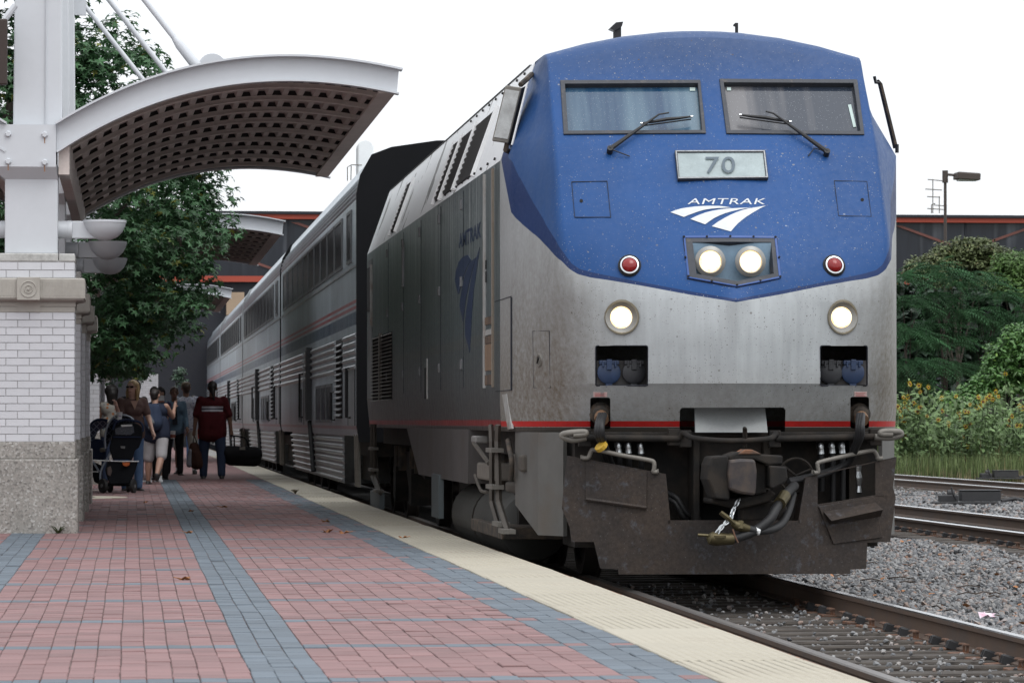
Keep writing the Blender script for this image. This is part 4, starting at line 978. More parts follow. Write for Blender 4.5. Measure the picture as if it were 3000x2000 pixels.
def hip_grille(corners, n, mull=None):
    """grille on the sloping hip: four corners (top rear, top front, bottom front, bottom rear)"""
    P4 = [hipp(*hpx(*c)) for c in corners]; y0 = (P4[0].y + P4[3].y) / 2; y1 = (P4[1].y + P4[2].y) / 2
    t0 = min((P4[0] - HIPO).dot(e_up), (P4[1] - HIPO).dot(e_up)); b0 = max((P4[2] - HIPO).dot(e_up), (P4[3] - HIPO).dot(e_up))
    t0, b0 = min(max(t0, .66), .74), max(min(b0, .16), .06)
    pt = lambda y, t, r: HIPO + Vector((0, y, 0)) + e_up * t + HIPN * r
    o = MB().add([pt(y0, t0, .004), pt(y1, t0, .004), pt(y1, b0, .004), pt(y0, b0, .004)], [(0, 1, 2, 3)]).build('hip_grille', m_hole, loco, fix=False)
    for i in range(n):
        t = b0 + (t0 - b0) * (i + .5) / n; q = MB(); q.prism([pt(y0, t - .014, .012), pt(y0, t + .014, .03), pt(y0, t + .016, .026), pt(y0, t - .012, .008)], (0, y1 - y0, 0)); q.build('slat', m_slat, o)
    q = MB()
    for y in (y0, y1): q.prism([pt(y - .03, t0 + .03, .002), pt(y + .03, t0 + .03, .002), pt(y + .03, b0 - .03, .002), pt(y - .03, b0 - .03, .002)], HIPN * .035)
    q.build('frame', m_white, o, kind='stuff')
hip_grille([(812, 820), (948, 705), (850, 1105), (725, 1185)], 11)
hip_grille([(715, 885), (803, 812), (695, 1255), (610, 1315)], 11)
hip_grille([(650, 935), (700, 897), (598, 1328), (555, 1355)], 11)
hip_grille([(330, 1205), (365, 1185), (285, 1540), (245, 1568)], 12)
q = MB()
for i in range(9):
    y = 31.0 + i * .62; c = HIPO + Vector((0, y, 0)) + e_up * .80 + HIPN * .01; q.cyl(c, c + HIPN * .018, .013, 6); c = HIPO + Vector((0, y, 0)) + e_up * .05 + HIPN * .005; q.cyl(c, c + HIPN * .018, .013, 6)
q.build('bolts', m_black, loco, kind='stuff')
MB().box(TC - 1.262, TC - 1.235, 30.9, 47.8, 4.205, 4.222).build('roof_rail', m_black, loco)
for y, h in ((33, .12), (36.5, .18), (40.5, .1), (44, .14)):
    MB().box(TC - .7, TC + .7, y - .8, y + .8, 4.3, 4.42 + h * .3).build('roof_hatch', m_roof, loco, bevel=.03)
# side wall pieces: seam rails, recessed grab column, slots, louvre panel, door handrail
def spq(u, v): return SP(u, v)
def strip(name, u0, u1, v0, v1, r, mat, parent=loco, d=.012):
    a, b_ = SP(u0, (v0 + v1) / 2), SP(u1, (v0 + v1) / 2); zt, zb = SP((u0 + u1) / 2, v0).z, SP((u0 + u1) / 2, v1).z
    return MB().box(SX - r, SX - r + d, min(a.y, b_.y), max(a.y, b_.y), zb, zt).build(name, mat, parent)
m_pale = M('bare_metal', (.40, .40, .385), .45, .3, var=.25, vs=7, dirt=(.22, .15, .10), dirts=5, dirtlo=.5)
m_slot = M('slot_rust', (.045, .03, .022), .8, var=.4, vs=8, col2=(.10, .06, .035))
def wall_bar(name, Yc, w, z0, z1, mat, r=.016): return MB().box(SX - r, SX + .004, Yc - w / 2, Yc + w / 2, z0, z1).build(name, mat, loco)
def ucol(u): return SP(u, 1233).y
yA, yB, yC = ucol(1421), ucol(1446), ucol(1498)
wall_bar('seam_strip', yA, .10, 1.56, 3.37, m_pale); wall_bar('seam_strip', yB, .08, 1.56, 3.37, M('tan_strip', (.20, .17, .135), .6, var=.3, vs=4, dirt=(.14, .10, .07), dirts=4, dirtlo=.5))
ym = (yA + yB) / 2; wd = abs(yA - yB) - .12
for v0, v1, m in ((928, 950, m_slot), (965, 981, m_pale), (984, 1006, m_slot), (1008, 1085, M('rust_slot', (.16, .10, .06), .8, var=.4, vs=8)), (1098, 1127, m_slot)):
    zt, zb = SP(1433, v0).z, SP(1433, v1).z; MB().box(SX - .008, SX + .004, ym - wd / 2, ym + wd / 2, zb, zt).build('grab_recess', m, loco)
for v0, v1 in ((761, 787), (794, 826)):
    zt, zb = SP(1427, v0).z, SP(1427, v1).z; MB().box(SX - .006, SX + .004, yA - .14, yA - .07, zb, zt).build('door_slot', m_hole, loco)
strip('access_seam', 1450, 1498, 875, 877, .004, m_seam); strip('access_seam', 1496.5, 1498.5, 871, 1142, .004, m_seam); strip('access_seam', 1452, 1498, 1143, 1145, .004, m_seam)
MB().prism([SP(1471, 1156, SX - .004), SP(1484, 1153, SX - .004), SP(1498, 1255, SX - .004), SP(1487, 1257, SX - .004)], (.02, 0, 0)).build('pale_stripe', m_pale, loco)
strip('side_slot', 1245, 1251, 1077, 1168, .006, m_hole); strip('side_seam', 1251, 1252.5, 1050, 1168, .008, m_pale)
strip('door_post', 1181, 1184, 708, 840, .02, m_fab, d=.03)
lpn = strip('side_grille', 1093, 1149, 980, 1172, .006, m_hole); a, b_ = SP(1093, 1070), SP(1149, 1070); zt, zb = SP(1120, 976).z, SP(1120, 1172).z
for i in range(19):
    z = zb + (zt - zb) * (i + .5) / 19; MB().prism([(SX - .006, b_.y, z - .022), (SX - .040, b_.y, z - .030), (SX - .040, b_.y, z - .024), (SX - .006, b_.y, z - .01)], (0, a.y - b_.y, 0)).build('slat', m_galv, lpn)
MB().box(SX - .045, SX - .002, (a.y + b_.y) / 2 - .05, (a.y + b_.y) / 2 + .05, zb, zt).build('mullion', m_galv, lpn)
rd = MB().box(SX - .008, SX + .004, ucol(1090) - .05, ucol(1080), 1.56, 3.30).build('rear_door', m_fab, loco)
rw = strip('door_window', 1079, 1087, 784, 912, .014, m_hole, rd); MB().tube([SP(1088, 775, SX - .03), SP(1088, 955, SX - .03)], .02, 6).build('handrail', m_pale, rd)
for yy in (33.9, 36.4, 38.9, 41.4, 43.9):
    MB().box(SX - .003, SX + .004, yy - .009, yy + .009, 1.58, 3.36).build('panel_seam', m_seam, loco)
    for z in (1.75, 2.5, 3.2): MB().box(SX - .014, SX + .002, yy + .12, yy + .24, z, z + .09).build('latch', m_fab, loco)
# faint emblem and letters on the side (dark blue print)
m_bluep = M('faded_blue_print', (.018, .035, .085), .4, .3, var=.3, vs=6, stretch=(1, 3, .4))
def sz(p): return [(1280 + x / 3.268, 580 + y / 3.268) for x, y in p]
for px in ([(295, 545), (325, 590), (280, 680), (235, 800), (212, 915), (200, 920), (170, 790), (180, 700), (205, 615), (250, 560)], [(372, 570), (345, 660), (305, 830), (270, 1010), (250, 1195), (215, 1030), (232, 900), (265, 740), (318, 610)],
           [(408, 470), (395, 580), (372, 740), (350, 900), (335, 1080), (322, 1320), (312, 1480), (268, 1300), (272, 1150), (290, 1010), (318, 820), (352, 650), (380, 560)]):
    MB().prism([SP(u, v, SX - .003) for u, v in sz(px)], (.01, 0, 0)).build('side_emblem', m_bluep, loco)
me = text_mesh('AMTRAK', .03); b = bmesh.new(); b.from_mesh(me); xs = [v.co.x for v in b.verts]; yv = [v.co.y for v in b.verts]
ya, yb2 = SP(1345, 690).y, SP(1410, 690).y; zt, zb = SP(1400, 650).z, SP(1400, 700).z
for v in b.verts: v.co = Vector((SX - .003, ya + (v.co.x - min(xs)) / (max(xs) - min(xs)) * (yb2 - ya), zb + (v.co.y - min(yv)) / (max(yv) - min(yv)) * (zt - zb) * .9))
finish(b, 'side_lettering', m_bluep, loco)
# facet hatch on the near corner of the nose
px = [(1561, 969), (1610, 968), (1613, 1136), (1564, 1136)]; c = (1587, 1052); inn = [(u + (c[0] - u) * .04, v + (c[1] - v) * .015) for u, v in px]
o = ringp('corner_hatch', px, inn, .003, .01, m_seam); p, n = hit(1581, 1055)[:2]
MB().lathe([(.055, 0), (.05, .012), (.035, .012), (.03, -.01)], p, n, 18).build('lock_ring', m_galv, o); MB().tube([p + n * .015 + Vector((0, -.05, .02)), p + n * .02 + Vector((0, .01, -.02))], .008, 5).build('lock_handle', m_black, o)
# front skirt below the corner, running back to the steps
sk = [(TC - 1.512, 29.62), (TC - 1.40, 28.98), (TC - 1.24, 28.66)]
q = MB()
for (xa, ya_), (xb, yb_) in zip(sk[:-1], sk[1:]):
    q.prism([(xa, ya_, 1.195), (xb, yb_, 1.195), (xb, yb_, .40), (xa, ya_, .40 if ya_ < 29.5 else .62)], (.03, .01, 0))
q.build('corner_skirt', M('skirt_grey', (.105, .103, .096), .55, .15, var=.25, vs=3, dirt=(.10, .085, .07), dirts=2, dirtlo=.48), loco)
q = MB()
for (xa, ya_), (xb, yb_) in zip(sk[:-1], sk[1:]):
    q.prism([(2 * TC - xa, ya_, 1.195), (2 * TC - xb, yb_, 1.195), (2 * TC - xb, yb_, .40), (2 * TC - xa, ya_, .40)], (-.03, .01, 0))
q.build('corner_skirt', M('skirt_grey', (.105, .103, .096), .55, .15, var=.25, vs=3), loco)
# fuel tank side box, ladder steps, air tank, boxes under the frame
q = MB(); pts = [SP(1186, 1270), SP(1366, 1271), SP(1364, 1392), SP(1221, 1370)]
zb1 = pts[2].z
q.prism([(SX + .02, pts[0].y, 1.205), (SX + .02, pts[1].y, 1.205), (SX + .02, pts[2].y, .72), (SX + .02, pts[3].y, .72)], (2.98, 0, 0)); q.build('fuel_tank', M('tank_grey', (.085, .078, .076), .55, .2, var=.3, vs=2.5, dirt=(.07, .055, .045), dirts=1.6, stretch=(1, 1, .4)), loco)
def sbox(name, u0, u1, v0, v1, depth, mat, r=0.0, parent=loco, bevel=0):
    x = SX - r; a, b_ = SP(u0, (v0 + v1) / 2, x), SP(u1, (v0 + v1) / 2, x); zt, zb = SP((u0 + u1) / 2, v0, x).z, SP((u0 + u1) / 2, v1, x).z
    return MB().box(x, x + depth, min(a.y, b_.y), max(a.y, b_.y), zb, zt).build(name, mat, parent, bevel=bevel)
def zl(x, y, r=0.0): return SP(1060 + x / 3.734, 1180 + y / 3.734, SX - r)
m_step = M('step_tan', (.065, .055, .045), .7, var=.35, vs=4, dirt=(.07, .06, .05), dirts=4)
def ladder(rail1, rail2, rungs, name, label):
    o = MB().tube([zl(*p, .03) for p in rail1], .022, 4).build(name, m_step, loco); o['label'] = label
    MB().tube([zl(*p, .03) for p in rail2], .026, 4).build('side_rail', m_step, o)
    for (xa, ya_), (xb, yb_) in rungs:
        p0, p1 = zl(xa, ya_, .04), zl(xb, yb_, .04); MB().cbox((p0 + p1) / 2, (.10, abs(p1.y - p0.y), .035)).build('rung', M('rung_pale', (.13, .12, .105), .6, var=.3, vs=8), o)
ladder([(1412, 240), (1420, 420), (1420, 1080), (1490, 1330)], [(1490, 240), (1485, 420), (1500, 1080), (1600, 1410)], [((1420, 515), (1485, 515)), ((1420, 915), (1490, 915)), ((1490, 1310), (1555, 1330)), ((1560, 1400), (1615, 1400))], 'cab_ladder', 'tan step ladder below the cab door')
ladder([(110, 230), (110, 800), (175, 960)], [(140, 230), (140, 780), (205, 990)], [((112, 498), (138, 498)), ((112, 728), (138, 728)), ((165, 960), (195, 960))], 'rear_ladder', 'dark step ladder at the rear corner')
sbox('foot_board', 1085, 1112, 1440, 1486, .06, M('foot_board', (.10, .12, .13), .6), .04)
sbox('mud_plate', 1264, 1285, 1388, 1515, .05, M('mud_plate', (.08, .095, .10), .6), 0)
c0, c1 = zl(990, 1090), zl(1330, 1140)
q = MB(); cy0, cy1 = SP(1302, 1470).y, SP(1440, 1470).y; q.lathe([(.0001, 0), (.18, .02), (.28, .06), (.30, .12), (.30, abs(cy0 - cy1) - .1), (.28, abs(cy0 - cy1) - .04), (.0001, abs(cy0 - cy1))], (SX + .36, min(cy0, cy1), .40), (0, 1, 0), 28)
q.build('air_tank', M('tank_dark', (.045, .044, .04), .6, .2, var=.3, vs=3), loco, smooth=40)
MB().lathe([(.305, 0), (.31, .0), (.31, .05), (.305, .05)], (SX + .36, (cy0 + cy1) / 2, .40), (0, 1, 0), 28).build('tank_strap', m_under, loco)
sbox('equipment_box', 1380, 1470, 1530, 1566, .5, m_dark, 0, bevel=.01)
sbox('brake_valve', 1394, 1432, 1355, 1405, .25, M('valve_grey', (.17, .15, .13), .7, var=.3, vs=8), -.1, bevel=.02); sbox('relay_can', 1380, 1392, 1276, 1297, .12, M('can_grey', (.20, .19, .18), .6), 0, bevel=.015)
MB().tube([zl(1225, 440), zl(1390, 660)], .02, 6).build('brake_rod', m_step, loco)
loosetube(spl([zl(1240, 790), zl(1270, 880), zl(1310, 960), zl(1370, 975)]), .015, 'drain_pipe', m_step, loco)
loosetube(spl([zl(1600, 410), zl(1620, 520), zl(1640, 640), zl(1632, 850)]), .022, 'sand_pipe', m_dark, loco)
sbox('sand_box', 1500, 1528, 1330, 1380, .2, m_step, -.05, bevel=.02); sbox('journal_box', 1480, 1532, 1415, 1445, .3, m_step, -.1, bevel=.02)
MB().box(TC - 1.35, TC + 1.35, 29.7, 47.7, 1.0, 1.195).build('floor_frame', m_under, loco)
m_wheel = M('wheel_steel', (.07, .06, .055), .55, .4, var=.3, vs=5)
WPROF = [(.30, -.02), (.44, -.03), (.46, -.065), (.515, -.065), (.535, .055), (.535, .06), (.515, .062), (.44, .04), (.3, .03), (.09, .06), (.09, .12)]
wheel_mesh = None
def axle(y, parent, zr=.515):
    global wheel_mesh
    for s_ in (-1, 1):
        if wheel_mesh is None:
            wheel_mesh = MB().lathe([(.0001, -.1)] + [(.09, -.1), (.09, -.02)] + [(.30, -.02), (.42, -.035), (.44, -.065), (.512, -.065), (.520, .055), (.545, .06), (.545, .085), (.44, .08), (.42, .03), (.12, .03), (.0001, .03)], (0, 0, 0), (1, 0, 0), 36).mesh('wheel', m_wheel, smooth=35)
        o = bpy.data.objects.new('wheel', wheel_mesh); link(o, parent); o.location = Vector((TC + s_ * .735, y, zr)) - wloc(parent); o.rotation_euler = (0, 0, 0 if s_ < 0 else math.pi)
    return MB().cyl((TC - .7, y, zr), (TC + .7, y, zr), .09, 12).build('axle', m_under, parent)
for ys_ in ((31.3, 33.85), (43.4, 45.95)):
    for y in ys_: axle(y, loco)
    ym = sum(ys_) / 2
    for s_ in (-1, 1):
        x = TC + s_ * 1.08; q = MB()
        q.prism([(x, ys_[0] - .8, .62), (x, ys_[0] + .45, .70), (x, ym - .3, .42), (x, ym + .3, .42), (x, ys_[1] - .45, .70), (x, ys_[1] + .8, .62), (x, ys_[1] + .8, .92), (x, ys_[0] - .8, .92)], (.14 * s_, 0, 0))
        for y in ys_: q.cbox((x + .1 * s_, y, .52), (.3, .42, .42))
        q.build('truck_frame', m_under, loco)
        for y in ys_:
            for d in (-.38, .38): MB().lathe([(.11, 0), (.11, .3)], (x + .12 * s_, y + d, .68), (0, 0, 1), 12).build('coil_spring', m_dark, loco)
# mirrors on the cab side
m_mirror = M('mirror_back', (.40, .41, .40), .5, 0, var=.35, vs=14, dirt=(.25, .245, .235), dirts=10)
def hz(x, y, Y): return P(1050 + x / 2.412, 50 + y / 2.412, Y)
mi = [hz(*p, 29.75) for p in ((1038, 482), (1152, 500), (1056, 892), (942, 875))]
q = MB(); q.prism(mi, (.02, .06, 0)); mo = q.build('side_mirror', m_galv, loco, bevel=.008)
ctr = sum(mi, Vector()) / 4; q = MB(); q.prism([ctr + (p - ctr) * .86 + Vector((0, -.006, 0)) for p in mi], (0, .004, 0)); q.build('mirror_face', m_mirror, mo)
MB().prism([mi[1] + Vector((.005, .02, 0)), mi[1] + Vector((.045, .05, .02)), mi[2] + Vector((.045, .05, .0)), mi[2] + Vector((.005, .02, 0))], (.0, .2, 0)).build('mirror_arm', m_black, mo)
MB().tube([hz(1145, 480, 29.8), hz(1190, 440, 29.9), hz(1225, 405, 30.2)], .022, 6).build('top_bracket', m_dark, mo); MB().tube([hz(1050, 895, 29.8), hz(1040, 940, 29.8), hz(1075, 955, 29.9)], .022, 6).build('bottom_bracket', m_dark, mo)
MB().tube([hz(1190, 485, 29.72), hz(1085, 905, 29.72)], .009, 5).build('drip_rail', m_white, mo)
def rz4(x, y, Y): return P(1900 + x / 2.4125, 50 + y / 2.4125, Y)
mi = [rz4(*p, 29.75) for p in ((1628, 440), (1655, 470), (1762, 905), (1745, 930))]
q = MB(); q.prism(mi, (-.01, .05, 0)); mo = q.build('side_mirror', m_dark, loco, bevel=.005)
MB().tube([rz4(1595, 420, 29.75), rz4(1605, 465, 29.75), rz4(1635, 465, 29.75)], .014, 5).build('top_bracket', m_black, mo)
MB().tube([rz4(1755, 900, 29.75), rz4(1755, 960, 29.75)], .016, 5).build('bottom_bracket', m_black, mo)
# horn and antenna on the cab roof
c = P(1808, 100, 30.6); hn = empty('horn', c); hn.parent = loco; hn.location = c - loco.location; _kids.setdefault(loco.name, []).append(hn)
MB().box(c.x - .03, c.x + .03, c.y - .03, c.y + .03, c.z - .35, c.z + .06).build('post', m_black, hn)
MB().prism([P(1786, 84, 30.55), P(1805, 66, 30.55), P(1826, 64, 30.55), P(1822, 78, 30.55), P(1800, 90, 30.55)], (0, .12, 0)).build('horn_cover', m_black, hn)
MB().tube([P(2158, 112, 29.9), P(2158, 68, 29.9)], .014, 6).tube([P(2158, 70, 29.9), P(2152, 74, 29.9), P(2151, 78, 29.9)], .011, 5).build('roof_antenna', m_black, loco)

# ================================================================ passenger cars
m_car = None
def car_paint():
    q = N('stainless'); o = q.xyz(); vec = q.co(); st = q.co((1, 1.3, .25))
    n1, s1, n2 = q.noise(.8, 4, .6, vec), q.noise(1.6, 5, .65, st), q.noise(25, 3, .6, vec)
    c = q.scale((.44, .50, .545), q.ramp(q.math('ADD', q.math('MULTIPLY', s1, .6), q.math('MULTIPLY', n1, .4)), .35, .65, .75, 1.15))
    def band(lo, hi): return q.math('MULTIPLY', q.math('GREATER_THAN', o[2], lo), q.math('LESS_THAN', o[2], hi))
    fade = q.ramp(s1, .35, .65, .6, 1)
    c = q.mix(q.math('MULTIPLY', band(2.86, 2.905), fade), c, (.42, .06, .07)); c = q.mix(q.math('MULTIPLY', band(2.78, 2.825), fade), c, (.42, .06, .07))
    c = q.mix(q.math('MULTIPLY', band(2.57, 2.745), fade), c, (.022, .05, .11)); c = q.mix(q.math('MULTIPLY', band(1.17, 1.215), q.math('MULTIPLY', fade, .8)), c, (.34, .07, .07))
    c = q.mix(q.math('MULTIPLY', q.ramp(o[2], 1.0, 1.7, .55, 0), fade), c, (.12, .10, .085))
    q.bump(q.noise(1.5, 3, .55, q.co((1, 4, .22))), .5, .03)
    return q.set(c, q.ramp(n2, .3, .7, .26, .42), .62, .5)
m_car = car_paint(); m_flute = M('fluted_steel', (.38, .40, .41), .34, .8, var=.25, vs=2, stretch=(1, .6, 1), dirt=(.12, .105, .09), dirts=1.5, dirtlo=.52)
m_end = M('end_wall_black', (.008, .0085, .010), .85, var=.2, vs=2, spec=.15)
m_wframe = M('window_frame', (.13, .135, .14), .4, .7, var=.2, vs=6); m_wpane = M('dark_pane', (.012, .014, .016), .3, 0, var=.3, vs=1.5, spec=.03)
CL, CW = 25.5, 1.55
def passenger_car(Y0):
    root = empty('passenger_car', (TC, Y0, 0)); B = lambda: MB(); X0 = TC - CW
    prof = [(1.53, 1.08), (CW, 1.22), (CW, 4.2), (1.545, 4.24)]
    sh = []
    for i in range(6):                                         # ribbed shoulder
        z = 4.24 + i * .068; x = 1.545 - .006 * i * i
        sh += [(x - .012, z + .006), (x + .012, z + .03), (x + .012, z + .045), (x - .012, z + .064)]
    prof += sh + [(1.33, 4.80), (1.1, 4.89), (.7, 4.96), (0, 5.0)]
    full = [(-x, z) for x, z in prof] + [(x, z) for x, z in prof[-2::-1]]
    q = B(); q.sweep(full, [((TC, Y0 + .03, 0), (1, 0, 0), (0, 0, 1)), ((TC, Y0 + CL / 2, 0), (1, 0, 0), (0, 0, 1)), ((TC, Y0 + CL, 0), (1, 0, 0), (0, 0, 1))]); q.build('body_shell', m_car, root, smooth=35)
    q = B(); pe = [(1.52, 1.0), (1.555, 1.22), (1.56, 4.3), (1.51, 4.55), (1.36, 4.82), (1.1, 4.92), (.5, 5.01), (0, 5.02)]; pf = [(-x, z) for x, z in pe] + [(x, z) for x, z in pe[-2::-1]]
    q.sweep(pf, [((TC, Y0 - .10, 0), (1, 0, 0), (0, 0, 1)), ((TC, Y0 + .06, 0), (1, 0, 0), (0, 0, 1))]); q.build('end_wall', m_end, root)
    MB().box(TC - .55, TC + .55, Y0 - .3, Y0 - .1, 2.6, 4.7).build('diaphragm', m_black, root)
    proto = {}
    def win(y0, y1, z0, z1, name='window'):
        key = (round(y1 - y0, 2), round(z1 - z0, 2), name)
        if key not in proto:
            h, w = (z1 - z0) / 2, (y1 - y0) / 2; q = MB(); t = .045
            q.box(-.022, .01, -w, -w + t, -h, h).box(-.022, .01, w - t, w, -h, h).box(-.0215, .01, -w + t, w - t, h - t, h).box(-.0215, .01, -w + t, w - t, -h, -h + t)
            p = MB().box(-.010, .01, -w + t, w - t, -h + t, h - t); proto[key] = (q.mesh(name, m_wframe), p.mesh('pane', m_wpane))
        a, b_ = proto[key]; o = bpy.data.objects.new(name, a); link(o, root); o.location = (X0 - TC, (y0 + y1) / 2 - Y0, (z0 + z1) / 2)
        p = bpy.data.objects.new('pane', b_); link(p, o); return o
    y = Y0 + 3.35
    for i in range(9): win(y, y + 1.92, 3.44, 4.15); y += 2.07
    win(Y0 + 1.1, Y0 + 2.15, 3.44, 4.15); win(Y0 + 22.4, Y0 + 24.2, 3.44, 4.15)
    for i in range(3): win(Y0 + 6.1 + i * 1.62, Y0 + 7.62 + i * 1.62, 1.26, 1.84)
    win(Y0 + 16.2, Y0 + 17.1, 1.26, 1.84); win(Y0 + 14.1, Y0 + 14.5, 1.28, 1.84)
    MB().box(X0 - .014, X0 + .01, Y0 + .06, Y0 + CL - .05, 3.34, 3.365).build('belt_rail', m_flute, root)
    # ribbed band below the stripes: five ribs
    for i in range(5):
        z = 2.46 - i * .105; q = MB()
        for a, b_ in ((.15, 3.1), (5.2, 14.9), (15.6, CL - .1)): q.prism([(X0 + .003, Y0 + a, z), (X0 - .03, Y0 + a, z - .025), (X0 - .03, Y0 + a, z - .05), (X0 + .003, Y0 + a, z - .075)], (0, b_ - a, 0))
        q.build('flute', m_flute, root, kind='stuff')
    lv = MB().box(X0 - .01, X0 + .01, Y0 + 3.4, Y0 + 5.0, 1.32, 2.45).build('louvre', m_hole, root)
    for i in range(13): MB().prism([(X0 - .01, Y0 + 3.42, 1.36 + i * .083), (X0 - .05, Y0 + 3.42, 1.345 + i * .083), (X0 - .05, Y0 + 3.42, 1.355 + i * .083), (X0 - .01, Y0 + 3.42, 1.39 + i * .083)], (0, 1.56, 0)).build('slat', m_wframe, lv)
    for a, b_ in ((.35, 1.9), (13.2, 15.3)):
        d = MB().box(X0 - .006, X0 + .01, Y0 + a, Y0 + b_, 1.22, 2.03 if a < 1 else 2.45).build('door', M('door_steel', (.30, .32, .33), .36, .7, var=.25, vs=3), root)
        for s_ in (a - .02, b_): MB().box(X0 - .012, X0 + .002, Y0 + s_, Y0 + s_ + .03, 1.22, 2.0).build('jamb', m_black, d)
    for y, z0, z1 in ((1.25, 1.33, 2.0), (12.95, 1.45, 2.45), (15.6, 1.35, 2.1), (5.2, 1.3, 1.7)):
        MB().tube([(X0 - .01, Y0 + y, z1), (X0 - .07, Y0 + y, z1), (X0 - .07, Y0 + y, z0), (X0 - .01, Y0 + y, z0)], .022, 6).build('grab_iron', m_black, root)
    MB().box(X0 - .09, X0, Y0 + 12.6, Y0 + 12.8, 1.3, 2.5).build('pipe_casing', m_black, root)
    # skirt: seven ribs, cut back at both ends
    q = MB(); q.prism([(X0 + .06, Y0 + 4.0, 1.08), (X0 + .06, Y0 + 21.5, 1.08), (X0 + .10, Y0 + 20.9, .38), (X0 + .10, Y0 + 4.6, .38)], (2.9, 0, 0)); sk_ = q.build('skirt', m_flute, root)
    for i in range(7):
        z = 1.05 - i * .098; t = (1.08 - z) / .7; a, b_ = 4.0 + .6 * t, 21.5 - .6 * t
        MB().prism([(X0 + .06 + .04 * t, Y0 + a, z), (X0 + .02 + .04 * t, Y0 + a, z - .02), (X0 + .02 + .04 * t, Y0 + a, z - .045), (X0 + .06 + .04 * t, Y0 + a, z - .07)], (0, b_ - a, 0)).build('rib', m_flute, sk_)
    MB().tube([(X0 - .02, Y0 + 12.75, 1.28), (X0 + .03, Y0 + 12.5, .45)], .05, 6).build('drain_pipe', m_black, root)
    MB().box(TC - 1.3, TC + 1.3, Y0 + .4, Y0 + CL - .4, .8, 1.1).build('underframe', m_under, root)
    for yc in (2.6, 22.9):
        for d in (-1.3, 1.3): axle(Y0 + yc + d, root, .46)
        for s_ in (-1, 1): MB().prism([(TC + s_ * 1.05, Y0 + yc - 1.9, .45), (TC + s_ * 1.05, Y0 + yc + 1.9, .45), (TC + s_ * 1.05, Y0 + yc + 1.6, .8), (TC + s_ * 1.05, Y0 + yc - 1.6, .8)], (.16 * s_, 0, 0)).build('truck_frame', m_under, root)
    for y in (.25, .75, CL - .4): MB().tube([(X0 + .03, Y0 + y, 1.1), (X0 + .05, Y0 + y + .08, .4)], .03, 6).build('stirrup', m_galv, root)
    return root
car = passenger_car(50.0); PITCHC = 25.9
tag(car, 'silver double-deck coach with a black end wall, coupled right behind the locomotive', 'train car', 'coaches of the train')
names = ['second coach behind the locomotive, dark gap at its near end', 'third coach behind the locomotive, windows above the standing people', 'fourth coach behind the locomotive, its near end over the red-shirted man', 'fifth coach behind the locomotive, mostly hidden by the dark tree', 'sixth and last visible coach, a thin sliver beside the tree']
for i, nm in enumerate(names):
    c = copy_tree(car); c.location.y = 50 + PITCHC * (i + 1); c['label'] = nm
    if i in (1, 2):
        for k in kids(c):
            if k.name.startswith('end_wall'): k.data = k.data.copy(); k.data.materials[0] = m_flute
# white exhaust housing with a ladder rail on the first coach roof
vz = P(1072, 455, 58); ex = MB().lathe([(.105, -.55), (.105, .14), (.09, .20), (.05, .235), (.0001, .24)], vz + Vector((0, 0, .0)), (0, 0, 1), 20)
ex = MB(); w = .12
arc = [(w * math.cos(t), .12 + w * math.sin(t)) for t in [math.pi * k / 10 for k in range(11)]] + [(-w, -.7), (w, -.7)]
p0 = P(1072, 455, 56)
ex.prism([(p0.x + a, p0.y, p0.z + b_) for a, b_ in arc], (0, .5, 0)); exo = ex.build('roof_vent', m_white, car, bevel=.02)
MB().tube([P(1018, 530, 56), P(1018, 490, 56), P(1030, 483, 56), P(1060, 484, 56)], .008, 5).tube([P(1028, 528, 56), P(1029, 486, 56)], .008, 5).build('roof_ladder', m_galv, car)
# ================================================================ canopies, piers, lamps
m_paint = M('canopy_white', (.54, .56, .59), .45, var=.06, vs=1.2, dirt=(.52, .50, .47), dirts=1.6, dirtlo=.66)
m_soffit = M('soffit_taupe', (.60, .53, .495), .75, var=.15, vs=2, dirt=(.30, .24, .18), dirts=1.2, dirtlo=.6)
m_purlin = M('purlin_taupe', (.58, .51, .475), .7, var=.2, vs=4)
m_deckvoid = M('deck_top_flute_shade', (.035, .033, .033), .9)  # deck top, and the dark strips standing for shade in the flutes
m_brick = M('white_brick', (.545, .55, .575), .55, var=.05, vs=6, rand=.10, bump=.002, bs=60)
m_mortar = M('mortar', (.42, .415, .42), .9, var=.2, vs=10)
m_lime = M('limestone', (.37, .35, .315), .85, var=.14, vs=4, bump=.002, bs=90, dirt=(.27, .25, .22), dirts=3, dirtlo=.55)
m_cap = M('cap_concrete', (.46, .46, .44), .9, var=.3, vs=5, bump=.006, bs=30, dirt=(.20, .20, .19), dirts=6, dirtlo=.55)
def granite():
    q = N('exposed_aggregate'); v = q.co(); vo = q.n('TexVoronoi'); vo.inputs['Scale'].default_value = 55; q.l(v, vo.inputs['Vector'])
    c = q.n('SeparateXYZ'); q.l(vo.outputs['Color'], c.inputs[0]); r = q.n('ValToRGB'); q.l(c.outputs[0], r.inputs[0]); e = r.color_ramp.elements
    e[0].color = (.15, .14, .13, 1); e[1].color = (.42, .41, .39, 1)
    for p_, k in ((.2, (.30, .28, .255)), (.5, (.27, .255, .235)), (.62, (.21, .20, .185)), (.8, (.31, .295, .27)), (.9, (.35, .335, .315))): z = e.new(p_); z.color = (*k, 1)
    q.bump(vo.outputs['Distance'], .35, .006)
    return q.set(q.scale(r.outputs[0], q.ramp(q.noise(2.5), .3, .7, .88, 1.1)), .85)
m_gran = granite()
CTOP = [(165, 368), (223, 328), (312, 286), (402, 248), (491, 217), (580, 195), (670, 180), (765, 171), (893, 167), (1020, 179), (1110, 194), (1178, 208)]
CBOT = [(160, 450), (223, 404), (312, 357), (446, 304), (580, 262), (670, 248), (765, 237), (893, 233), (1020, 245), (1163, 272)]
